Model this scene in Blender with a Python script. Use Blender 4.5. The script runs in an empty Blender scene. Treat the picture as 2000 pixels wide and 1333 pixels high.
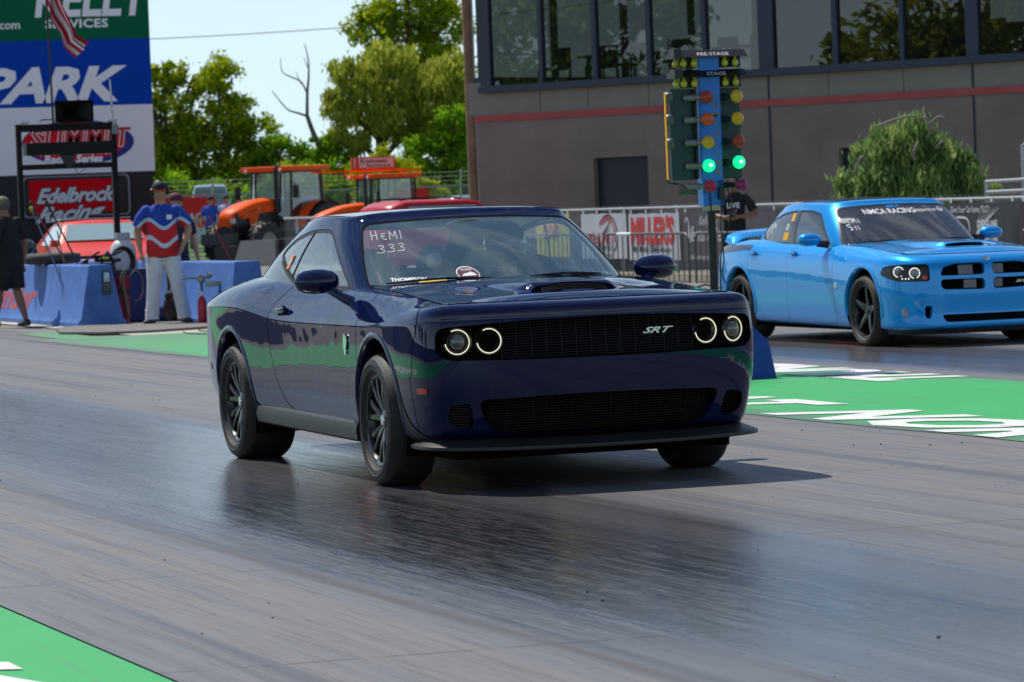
import bpy, bmesh, math, random
import numpy as np
from mathutils import Vector, Matrix
from mathutils.bvhtree import BVHTree

scene = bpy.context.scene
R = math.radians
PI = math.pi

# ------------------------------------------------------------------ camera
CAM = np.array([20.1277, -6.8589, 1.4661])
YAW, PITCH, ROLL, FPX = 2.8208, -0.0349, -0.0383, 7800.0
_F = np.array([math.cos(YAW)*math.cos(PITCH), math.sin(YAW)*math.cos(PITCH), math.sin(PITCH)])
_R = np.cross(_F, [0, 0, 1]); _R /= np.linalg.norm(_R)
_U = np.cross(_R, _F)
_R2 = _R*math.cos(ROLL) + _U*math.sin(ROLL)
_U2 = -_R*math.sin(ROLL) + _U*math.cos(ROLL)
cd = bpy.data.cameras.new('camera')
cam = bpy.data.objects.new('camera', cd)
scene.collection.objects.link(cam)
cam.matrix_world = Matrix([[_R2[0], _U2[0], -_F[0], CAM[0]], [_R2[1], _U2[1], -_F[1], CAM[1]], [_R2[2], _U2[2], -_F[2], CAM[2]], [0, 0, 0, 1]])
cd.sensor_width = 36.0
cd.lens = 36.0*FPX/2000.0
cd.clip_start = 0.3
cd.clip_end = 6000.0
cd.dof.use_dof = True
cd.dof.focus_distance = 20.6
cd.dof.aperture_fstop = 10.0
scene.camera = cam

# ------------------------------------------------------------------ world and sun
SUN_DIR = Vector((-0.59, -0.24, 1.0)).normalized()      # towards the sun
SUN_EL = math.asin(SUN_DIR.z)
SUN_AZ = math.atan2(SUN_DIR.x, SUN_DIR.y)                # clockwise from +Y
world = bpy.data.worlds.new('World')
scene.world = world
world.use_nodes = True
wn = world.node_tree
wn.nodes.clear()
w_out = wn.nodes.new('ShaderNodeOutputWorld')
w_bg = wn.nodes.new('ShaderNodeBackground')
w_sky = wn.nodes.new('ShaderNodeTexSky')
w_sky.sky_type = 'NISHITA'
w_sky.sun_disc = False
w_sky.sun_elevation = SUN_EL
w_sky.sun_rotation = SUN_AZ
w_sky.altitude = 100.0
w_sky.air_density = 1.0
w_sky.dust_density = 0.0
w_sky.ozone_density = 4.0
w_bg.inputs[1].default_value = 0.060
# thin high cloud, mixed into the sky itself
w_tc = wn.nodes.new('ShaderNodeTexCoord')
w_map = wn.nodes.new('ShaderNodeMapping')
w_map.inputs['Scale'].default_value = (2.2, 2.2, 9.0)
w_noi = wn.nodes.new('ShaderNodeTexNoise')
w_noi.inputs['Scale'].default_value = 2.6
w_noi.inputs['Detail'].default_value = 7.0
w_noi.inputs['Roughness'].default_value = 0.62
w_ramp = wn.nodes.new('ShaderNodeValToRGB')
w_ramp.color_ramp.elements[0].position = 0.47
w_ramp.color_ramp.elements[0].color = (0, 0, 0, 1)
w_ramp.color_ramp.elements[1].position = 0.78
w_ramp.color_ramp.elements[1].color = (0.75, 0.75, 0.75, 1)
w_mix = wn.nodes.new('ShaderNodeMixRGB')
w_mix.inputs[2].default_value = (12.5, 13.6, 14.4, 1)
wn.links.new(w_tc.outputs['Generated'], w_map.inputs[0])
wn.links.new(w_map.outputs[0], w_noi.inputs[0])
wn.links.new(w_noi.outputs[0], w_ramp.inputs[0])
wn.links.new(w_ramp.outputs[0], w_mix.inputs[0])
w_tint = wn.nodes.new('ShaderNodeMixRGB'); w_tint.blend_type = 'MULTIPLY'; w_tint.inputs[0].default_value = 1.0
w_tint.inputs[2].default_value = (0.98, 1.10, 1.34, 1)
wn.links.new(w_sky.outputs[0], w_tint.inputs[1])
wn.links.new(w_tint.outputs[0], w_mix.inputs[1])
# bright summer haze low over the horizon
w_sep = wn.nodes.new('ShaderNodeSeparateXYZ'); wn.links.new(w_tc.outputs['Generated'], w_sep.inputs[0])
w_hz = wn.nodes.new('ShaderNodeMapRange'); w_hz.interpolation_type = 'SMOOTHSTEP'
w_hz.inputs['From Min'].default_value = 0.48; w_hz.inputs['From Max'].default_value = -0.06
w_hz.inputs['To Min'].default_value = 0.0; w_hz.inputs['To Max'].default_value = 1.0
wn.links.new(w_sep.outputs[2], w_hz.inputs[0])
w_hm = wn.nodes.new('ShaderNodeMixRGB'); w_hm.inputs[2].default_value = (11.6, 14.6, 16.2, 1)
wn.links.new(w_hz.outputs[0], w_hm.inputs[0]); wn.links.new(w_mix.outputs[0], w_hm.inputs[1])
wn.links.new(w_hm.outputs[0], w_bg.inputs[0])
wn.links.new(w_bg.outputs[0], w_out.inputs[0])

sl = bpy.data.lights.new('sun', 'SUN')
sl.energy = 4.4
sl.angle = R(0.53)
sl.color = (1.0, 0.95, 0.87)
sun = bpy.data.objects.new('sun', sl)
sun.rotation_euler = SUN_DIR.to_track_quat('Z', 'Y').to_euler()
sun.location = (0, 0, 30)
scene.collection.objects.link(sun)

scene.view_settings.view_transform = 'Standard'
scene.view_settings.look = 'None'
scene.view_settings.exposure = 0.14
scene.view_settings.gamma = 1.0
scene.cycles.max_bounces = 8
scene.cycles.transparent_max_bounces = 24
scene.cycles.caustics_reflective = False
scene.cycles.caustics_refractive = False
scene.cycles.sample_clamp_indirect = 6.0

# ------------------------------------------------------------------ colours and materials
def lin(c):
    return c/12.92 if c <= 0.04045 else ((c+0.055)/1.055)**2.4
def H(h):
    h = h.lstrip('#')
    return tuple(lin(int(h[i:i+2], 16)/255.0) for i in (0, 2, 4)) + (1.0,)
def G3(v):
    return (v, v, v, 1.0)

MATS = {}
def mat(name, col=(0.5, 0.5, 0.5, 1), rough=0.5, metal=0.0, coat=0.0, spec=0.5, noise=0.0, nscale=8.0, bump=0.0, bscale=60.0, alpha=1.0, emit=0.0, emit_col=None, trans=0.0, ior=1.45, rnoise=0.0):
    if name in MATS:
        return MATS[name]
    m = bpy.data.materials.new(name)
    m.use_nodes = True
    nt = m.node_tree
    b = nt.nodes['Principled BSDF']
    b.inputs['Base Color'].default_value = col
    b.inputs['Roughness'].default_value = rough
    b.inputs['Metallic'].default_value = metal
    b.inputs['Coat Weight'].default_value = coat
    b.inputs['Coat Roughness'].default_value = 0.02
    b.inputs['Specular IOR Level'].default_value = spec
    b.inputs['Alpha'].default_value = alpha
    b.inputs['Transmission Weight'].default_value = trans
    b.inputs['IOR'].default_value = ior
    if emit > 0:
        b.inputs['Emission Color'].default_value = emit_col or col
        b.inputs['Emission Strength'].default_value = emit
    if noise > 0 or bump > 0 or rnoise > 0:
        tc = nt.nodes.new('ShaderNodeTexCoord')
        no = nt.nodes.new('ShaderNodeTexNoise')
        no.inputs['Scale'].default_value = nscale
        no.inputs['Detail'].default_value = 6.0
        no.inputs['Roughness'].default_value = 0.6
        nt.links.new(tc.outputs['Object'], no.inputs['Vector'])
        if noise > 0:
            mr = nt.nodes.new('ShaderNodeMapRange')
            mr.inputs['From Min'].default_value = 0.3
            mr.inputs['From Max'].default_value = 0.7
            mr.inputs['To Min'].default_value = 1.0-noise
            mr.inputs['To Max'].default_value = 1.0+noise
            mx = nt.nodes.new('ShaderNodeVectorMath'); mx.operation = 'SCALE'
            mx.inputs[0].default_value = col[:3]
            nt.links.new(no.outputs[0], mr.inputs[0])
            nt.links.new(mr.outputs[0], mx.inputs['Scale'])
            nt.links.new(mx.outputs[0], b.inputs['Base Color'])
        if rnoise > 0:
            mr2 = nt.nodes.new('ShaderNodeMapRange')
            mr2.inputs['From Min'].default_value = 0.3
            mr2.inputs['From Max'].default_value = 0.7
            mr2.inputs['To Min'].default_value = max(0.02, rough-rnoise)
            mr2.inputs['To Max'].default_value = min(1, rough+rnoise)
            nt.links.new(no.outputs[0], mr2.inputs[0])
            nt.links.new(mr2.outputs[0], b.inputs['Roughness'])
        if bump > 0:
            n2 = nt.nodes.new('ShaderNodeTexNoise')
            n2.inputs['Scale'].default_value = bscale
            n2.inputs['Detail'].default_value = 4.0
            nt.links.new(tc.outputs['Object'], n2.inputs['Vector'])
            bp = nt.nodes.new('ShaderNodeBump')
            bp.inputs['Strength'].default_value = bump
            bp.inputs['Distance'].default_value = 0.02
            nt.links.new(n2.outputs[0], bp.inputs['Height'])
            nt.links.new(bp.outputs[0], b.inputs['Normal'])
    MATS[name] = m
    return m

# ------------------------------------------------------------------ mesh building
class MB:
    def __init__(s):
        s.v = []; s.f = []; s.m = []; s.n = None
    def add(s, vs, fs, mi=0):
        o = len(s.v)
        s.v.extend([tuple(float(c) for c in p) for p in vs])
        s.f.extend([tuple(i+o for i in f) for f in fs])
        s.m.extend([mi]*len(fs))
        return s
    def box(s, x0, x1, y0, y1, z0, z1, mi=0, M=None):
        vs = [(x0, y0, z0), (x1, y0, z0), (x1, y1, z0), (x0, y1, z0), (x0, y0, z1), (x1, y0, z1), (x1, y1, z1), (x0, y1, z1)]
        if M is not None:
            vs = [tuple(M @ Vector(p)) for p in vs]
        return s.add(vs, [(0, 3, 2, 1), (4, 5, 6, 7), (0, 1, 5, 4), (1, 2, 6, 5), (2, 3, 7, 6), (3, 0, 4, 7)], mi)
    def rbox(s, x0, x1, y0, y1, z0, z1, b=0.01, mi=0, M=None):
        bm = bmesh.new()
        bmesh.ops.create_cube(bm, size=1.0)
        for v in bm.verts:
            v.co = Vector(((x0+x1)/2 + v.co.x*(x1-x0), (y0+y1)/2 + v.co.y*(y1-y0), (z0+z1)/2 + v.co.z*(z1-z0)))
        bmesh.ops.bevel(bm, geom=bm.edges[:], offset=b, segments=2, affect='EDGES', profile=0.7)
        return s.bm(bm, mi, M)
    def bm(s, bm, mi=0, M=None):
        bm.verts.index_update()
        vs = [tuple((M @ v.co) if M is not None else v.co) for v in bm.verts]
        fs = [tuple(v.index for v in f.verts) for f in bm.faces]
        bm.free()
        return s.add(vs, fs, mi)
    def tube(s, pts, r, n=8, mi=0, caps=True, sx=1.0):
        pts = [Vector(p) for p in pts]
        rs = r if isinstance(r, (list, tuple)) else [r]*len(pts)
        vs = []; fs = []
        up = None
        for i, p in enumerate(pts):
            t = (pts[min(i+1, len(pts)-1)] - pts[max(i-1, 0)])
            if t.length < 1e-9: t = Vector((0, 0, 1))
            t.normalize()
            if up is None:
                up = Vector((0, 0, 1)) if abs(t.z) < 0.9 else Vector((1, 0, 0))
            a = t.cross(up)
            if a.length < 1e-6: a = t.cross(Vector((0, 1, 0.1)))
            a.normalize()
            b = a.cross(t).normalized()
            up = b
            for k in range(n):
                th = 2*PI*k/n
                vs.append(p + a*(math.cos(th)*rs[i]*sx) + b*(math.sin(th)*rs[i]))
        for i in range(len(pts)-1):
            for k in range(n):
                k2 = (k+1) % n
                fs.append((i*n+k, i*n+k2, (i+1)*n+k2, (i+1)*n+k))
        if caps:
            fs.append(tuple(range(n-1, -1, -1)))
            fs.append(tuple((len(pts)-1)*n+k for k in range(n)))
        return s.add(vs, fs, mi)
    def lathe(s, prof, n=24, mi=0, M=None, closed=False):
        # prof: list of (r, h); axis = local Z
        vs = []; fs = []
        for r, h in prof:
            for k in range(n):
                a = 2*PI*k/n
                vs.append((r*math.cos(a), r*math.sin(a), h))
        m = len(prof)
        for i in range(m if closed else m-1):
            j = (i+1) % m
            for k in range(n):
                k2 = (k+1) % n
                fs.append((i*n+k, i*n+k2, j*n+k2, j*n+k))
        if M is not None:
            vs = [tuple(M @ Vector(p)) for p in vs]
        return s.add(vs, fs, mi)
    def sphere(s, c, r, n=12, mi=0, sc=(1, 1, 1), M=None):
        prof = []
        k = max(4, n//2)
        for i in range(k+1):
            a = -PI/2 + PI*i/k
            prof.append((max(1e-5, r*math.cos(a)), r*math.sin(a)))
        T = Matrix.Translation(Vector(c)) @ Matrix.Diagonal((sc[0], sc[1], sc[2], 1))
        if M is not None: T = M @ T
        return s.lathe(prof, n, mi, T)
    def prism(s, poly, h0, h1, axis='z', mi=0, M=None):
        n = len(poly)
        def P(a, b, h):
            return {'z': (a, b, h), 'y': (a, h, b), 'x': (h, a, b)}[axis]
        vs = [P(a, b, h0) for a, b in poly] + [P(a, b, h1) for a, b in poly]
        if M is not None:
            vs = [tuple(M @ Vector(p)) for p in vs]
        fs = [tuple(range(n-1, -1, -1)), tuple(range(n, 2*n))] + [(i, (i+1) % n, (i+1) % n+n, i+n) for i in range(n)]
        return s.add(vs, fs, mi)
    def build(s, name, mats, parent=None, smooth=None, fix=True, bevel=0.0):
        me = bpy.data.meshes.new(name)
        me.from_pydata(s.v, [], s.f)
        if not isinstance(mats, (list, tuple)): mats = [mats]
        for m in mats: me.materials.append(m)
        if len(mats) > 1:
            me.polygons.foreach_set('material_index', s.m)
        if fix and s.n is None:
            bm = bmesh.new(); bm.from_mesh(me)
            bmesh.ops.recalc_face_normals(bm, faces=bm.faces[:])
            if bevel > 0:
                bmesh.ops.bevel(bm, geom=[e for e in bm.edges if len(e.link_faces) == 2 and e.calc_face_angle(0) > 0.5], offset=bevel, segments=2, affect='EDGES', profile=0.7, clamp_overlap=True)
            bm.to_mesh(me); bm.free()
        me.update()
        if s.n is not None:
            me.polygons.foreach_set('use_smooth', [True]*len(me.polygons))
            me.normals_split_custom_set_from_vertices([tuple(x) for x in s.n])
        elif smooth is not None:
            me.polygons.foreach_set('use_smooth', [True]*len(me.polygons))
            if smooth < 3.1:
                try: me.set_sharp_from_angle(angle=smooth)
                except Exception: pass
        ob = bpy.data.objects.new(name, me)
        scene.collection.objects.link(ob)
        if parent is not None: ob.parent = parent
        return ob

def tag(o, label=None, cat=None, group=None, kind=None):
    if label: o['label'] = label
    if cat: o['category'] = cat
    if group: o['group'] = group
    if kind: o['kind'] = kind
    return o
def thing(name, label, cat, loc=(0, 0, 0), rz=0.0, group=None):
    o = bpy.data.objects.new(name, None)
    o.empty_display_size = 0.2
    scene.collection.objects.link(o)
    o.location = loc
    o.rotation_euler = (0, 0, rz)
    return tag(o, label, cat, group)
def kids(o):
    return [c for c in bpy.data.objects if c.parent == o]
def dup(o, loc=None, rz=None, label=None, parent=None):
    c = o.copy(); scene.collection.objects.link(c)
    c.parent = parent
    if loc is not None: c.location = loc
    if rz is not None: c.rotation_euler = (0, 0, rz)
    if label: c['label'] = label
    for k in kids(o): dup(k, parent=c)
    return c

# text as mesh (built-in font); returns verts (x right, y up) and faces, origin at left baseline
def text_geo(txt, size=1.0, shear=0.0, bold=0.0, xs=1.0, center=False, spacing=1.0, res=2):
    cu = bpy.data.curves.new('t', 'FONT')
    cu.body = txt; cu.size = size; cu.shear = shear; cu.offset = bold
    cu.resolution_u = res; cu.space_character = spacing
    cu.align_x = 'CENTER' if center else 'LEFT'
    ob = bpy.data.objects.new('t', cu)
    scene.collection.objects.link(ob)
    bpy.context.view_layer.update()
    me = ob.to_mesh()
    vs = [(v.co.x*xs, v.co.y) for v in me.vertices]
    fs = [tuple(p.vertices) for p in me.polygons]
    def area(f): return sum(vs[f[i-1]][0]*vs[f[i]][1]-vs[f[i]][0]*vs[f[i-1]][1] for i in range(len(f)))
    A = [area(f) for f in fs]; sg = 1 if sum(A) > 0 else -1
    fs = [f for f, a in zip(fs, A) if a*sg > 0]          # drop the folded slivers a bold outline leaves
    ob.to_mesh_clear()
    bpy.data.objects.remove(ob); bpy.data.curves.remove(cu)
    return vs, fs
def text_on(mb, txt, O, X, Y, mi=0, **kw):
    vs, fs = text_geo(txt, **kw)
    O = Vector(O); X = Vector(X); Y = Vector(Y)
    mb.add([O + X*a + Y*b for a, b in vs], fs, mi)
    return mb
def stroke(mb, pts, w, O, X, Y, mi=0):
    # flat ribbon stroke along 2D polyline
    O = Vector(O); X = Vector(X); Y = Vector(Y)
    P = [Vector((a, b)) for a, b in pts]
    vs = []; fs = []
    for i, p in enumerate(P):
        t = P[min(i+1, len(P)-1)] - P[max(i-1, 0)]
        if t.length < 1e-9: t = Vector((1, 0))
        t.normalize(); n = Vector((-t.y, t.x))
        for sgn in (1, -1):
            q = p + n*(sgn*w/2)
            vs.append(O + X*q.x + Y*q.y)
    for i in range(len(P)-1):
        fs.append((2*i, 2*i+2, 2*i+3, 2*i+1))
    mb.add(vs, fs, mi)
def smooth2(pts, k=6):
    # Catmull-Rom through points (any dimension)
    P = [np.array(p, float) for p in pts]
    out = []
    for i in range(len(P)-1):
        p0 = P[max(i-1, 0)]; p1 = P[i]; p2 = P[i+1]; p3 = P[min(i+2, len(P)-1)]
        for j in range(k):
            t = j/k
            out.append(0.5*((2*p1)+(-p0+p2)*t+(2*p0-5*p1+4*p2-p3)*t*t+(-p0+3*p1-3*p2+p3)*t**3))
    out.append(P[-1])
    return [tuple(q) for q in out]

# ------------------------------------------------------------------ smooth sheets with exact normals, clipped by functions
def bspl(C, sub, closed=False):
    # C: (n, ...) control points -> cubic B-spline samples along axis 0
    C = np.asarray(C, float)
    if not closed:
        C = np.concatenate([(2*C[:1]-C[1:2]), C, (2*C[-1:]-C[-2:-1])], 0)
    else:
        C = np.concatenate([C[-1:], C, C[:2]], 0)
    n = len(C)-3
    out = []
    for i in range(n):
        for j in range(sub):
            t = j/sub
            b = [(1-t)**3/6, (3*t**3-6*t*t+4)/6, (-3*t**3+3*t*t+3*t+1)/6, t**3/6]
            out.append(sum(b[k]*C[i+k] for k in range(4)))
    if not closed:
        out.append((C[n]+4*C[n+1]+C[n+2])/6)
    return np.array(out)

class Sheet:
    def __init__(s, V, N, F):
        s.V = V; s.N = N; s.F = F
    @staticmethod
    def grid(P, flip=False, closed=False):
        # P (a, b, 3)
        a, b = P.shape[:2]
        du = np.gradient(P, axis=0); dv = np.gradient(P, axis=1)
        if closed:
            du = (np.roll(P, -1, 0)-np.roll(P, 1, 0))/2
        N = np.cross(du, dv)
        L = np.linalg.norm(N, axis=2, keepdims=True); L[L < 1e-12] = 1
        N = N/L
        if flip: N = -N
        F = []
        for i in range(a if closed else a-1):
            i2 = (i+1) % a
            for j in range(b-1):
                q = (i*b+j, i2*b+j, i2*b+j+1, i*b+j+1)
                F.append(q[::-1] if flip else q)
        return Sheet(P.reshape(-1, 3).copy(), N.reshape(-1, 3).copy(), F)
    def clip(s, fn):
        # keep where fn(V) > 0
        d = fn(s.V)
        V = list(s.V); N = list(s.N); F = []
        cache = {}
        def cut(a, b):
            k = (a, b) if a < b else (b, a)
            if k in cache: return cache[k]
            t = d[k[0]]/(d[k[0]]-d[k[1]])
            V.append(V[k[0]]*(1-t)+V[k[1]]*t)
            n = N[k[0]]*(1-t)+N[k[1]]*t
            N.append(n/max(1e-9, np.linalg.norm(n)))
            cache[k] = len(V)-1
            return cache[k]
        pos = d > 0
        for f in s.F:
            c = [pos[i] for i in f]
            if all(c): F.append(f); continue
            if not any(c): continue
            o = []
            for i in range(len(f)):
                a, b = f[i], f[(i+1) % len(f)]
                if pos[a]: o.append(a)
                if pos[a] != pos[b]: o.append(cut(a, b))
            if len(o) > 2: F.append(tuple(o))
        return Sheet(np.array(V), np.array(N), F).compact()
    def compact(s):
        used = sorted({i for f in s.F for i in f})
        mp = {o: n for n, o in enumerate(used)}
        if not used:
            return Sheet(np.zeros((0, 3)), np.zeros((0, 3)), [])
        return Sheet(s.V[used], s.N[used], [tuple(mp[i] for i in f) for f in s.F])
    def offset(s, d):
        return Sheet(s.V+s.N*d, s.N.copy(), list(s.F))
    def shift(s, dx=0, dy=0, dz=0):
        return Sheet(s.V+np.array([dx, dy, dz]), s.N.copy(), list(s.F))
    def mirror(s):
        V = s.V.copy(); V[:, 1] *= -1
        N = s.N.copy(); N[:, 1] *= -1
        return Sheet(V, N, [f[::-1] for f in s.F])
    def __add__(s, o):
        n = len(s.V)
        return Sheet(np.concatenate([s.V, o.V]), np.concatenate([s.N, o.N]), list(s.F)+[tuple(i+n for i in f) for f in o.F])
    def largest(s):
        par = list(range(len(s.V)))
        def find(a):
            while par[a] != a: par[a] = par[par[a]]; a = par[a]
            return a
        for f in s.F:
            r0 = find(f[0])
            for i in f[1:]: par[find(i)] = r0
        cnt = {}
        for f in s.F: cnt[find(f[0])] = cnt.get(find(f[0]), 0)+1
        if not cnt: return s
        k = max(cnt, key=cnt.get)
        return Sheet(s.V, s.N, [f for f in s.F if find(f[0]) == k]).compact()
    def border(s):
        # boundary edges as vertex pairs
        E = {}
        for f in s.F:
            for i in range(len(f)):
                a, b = f[i], f[(i+1) % len(f)]
                E[(a, b)] = E.get((a, b), 0)+1
        return [(a, b) for (a, b) in E if (b, a) not in E]
    def build(s, name, mats, parent=None):
        if not len(s.F): return None
        mb = MB(); mb.v = [tuple(p) for p in s.V]; mb.f = s.F; mb.m = [0]*len(s.F); mb.n = s.N
        return mb.build(name, mats, parent, fix=False)
    def bvh(s):
        return BVHTree.FromPolygons([Vector(p) for p in s.V], s.F)

def wall_from(mb, sh, keep, vec, mi=0):
    # extrude the border edges of a sheet whose midpoints pass keep() along vec
    V = s_v = sh.V
    vec = np.array(vec, float)
    for a, b in sh.border():
        m = (V[a]+V[b])/2
        if keep(m):
            mb.add([V[a], V[b], V[b]+vec, V[a]+vec], [(0, 1, 2, 3)], mi)

def polysdf(poly):
    P = np.array(poly, float)
    A = P; B = np.roll(P, -1, 0)
    def fn(X):
        x = X[:, 0][:, None]; y = X[:, 1][:, None]
        ex = (B-A)[:, 0]; ey = (B-A)[:, 1]
        t = np.clip(((x-A[:, 0])*ex+(y-A[:, 1])*ey)/(ex*ex+ey*ey+1e-12), 0, 1)
        d = np.sqrt((x-A[:, 0]-t*ex)**2+(y-A[:, 1]-t*ey)**2).min(1)
        c = ((A[:, 1] > y) != (B[:, 1] > y)) & (x < (B[:, 0]-A[:, 0])*(y-A[:, 1])/(B[:, 1]-A[:, 1]+1e-12)+A[:, 0])
        inside = c.sum(1) % 2 == 1
        return np.where(inside, d, -d)
    return fn
def rpoly(pts, r=0.03, k=5):
    # round the corners of a polygon
    P = [np.array(p, float) for p in pts]
    rr = r if isinstance(r, (list, tuple)) else [r]*len(P)
    out = []
    n = len(P)
    for i in range(n):
        a, b, c = P[i-1], P[i], P[(i+1) % n]
        u = a-b; v = c-b
        lu = np.linalg.norm(u); lv = np.linalg.norm(v)
        q = min(rr[i], lu*0.48, lv*0.48)
        if q < 1e-6: out.append(tuple(b)); continue
        s0 = b+u/lu*q; s1 = b+v/lv*q
        for j in range(k+1):
            t = j/k
            out.append(tuple((1-t)**2*s0+2*t*(1-t)*b+t*t*s1))
    return out
# ------------------------------------------------------------------ ground materials
def nodes(m):
    return m.node_tree, m.node_tree.nodes, m.node_tree.links
def math_node(nt, op, a=None, b=None, c=None):
    n = nt.nodes.new('ShaderNodeMath'); n.operation = op
    for i, v in enumerate((a, b, c)):
        if v is None: continue
        if isinstance(v, (int, float)): n.inputs[i].default_value = v
        else: nt.links.new(v, n.inputs[i])
    return n.outputs[0]
def noise_node(nt, vec, scale, detail=5, rough=0.6, mscale=None, loc=None):
    if mscale is not None or loc is not None:
        mp = nt.nodes.new('ShaderNodeMapping')
        if mscale: mp.inputs['Scale'].default_value = mscale
        if loc: mp.inputs['Location'].default_value = loc
        nt.links.new(vec, mp.inputs[0]); vec = mp.outputs[0]
    n = nt.nodes.new('ShaderNodeTexNoise')
    n.inputs['Scale'].default_value = scale; n.inputs['Detail'].default_value = detail; n.inputs['Roughness'].default_value = rough
    nt.links.new(vec, n.inputs[0])
    return n.outputs[0]
def rng(nt, v, a, b, c=0.0, d=1.0, smooth=True):
    n = nt.nodes.new('ShaderNodeMapRange')
    if smooth: n.interpolation_type = 'SMOOTHSTEP'
    for i, q in enumerate((a, b, c, d)): n.inputs[i+1].default_value = q
    nt.links.new(v, n.inputs[0])
    return n.outputs[0]
def mixc(nt, f, a, b, mode='MIX'):
    n = nt.nodes.new('ShaderNodeMixRGB'); n.blend_type = mode
    for i, v in enumerate((f, a, b)):
        if isinstance(v, (int, float)): n.inputs[i].default_value = v
        elif isinstance(v, tuple): n.inputs[i].default_value = v
        else: nt.links.new(v, n.inputs[i])
    return n.outputs[0]
def base_mat(name):
    m = bpy.data.materials.new(name); m.use_nodes = True
    MATS[name] = m
    nt = m.node_tree; b = nt.nodes['Principled BSDF']
    tc = nt.nodes.new('ShaderNodeTexCoord')
    return m, nt, b, tc.outputs['Object']

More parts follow.
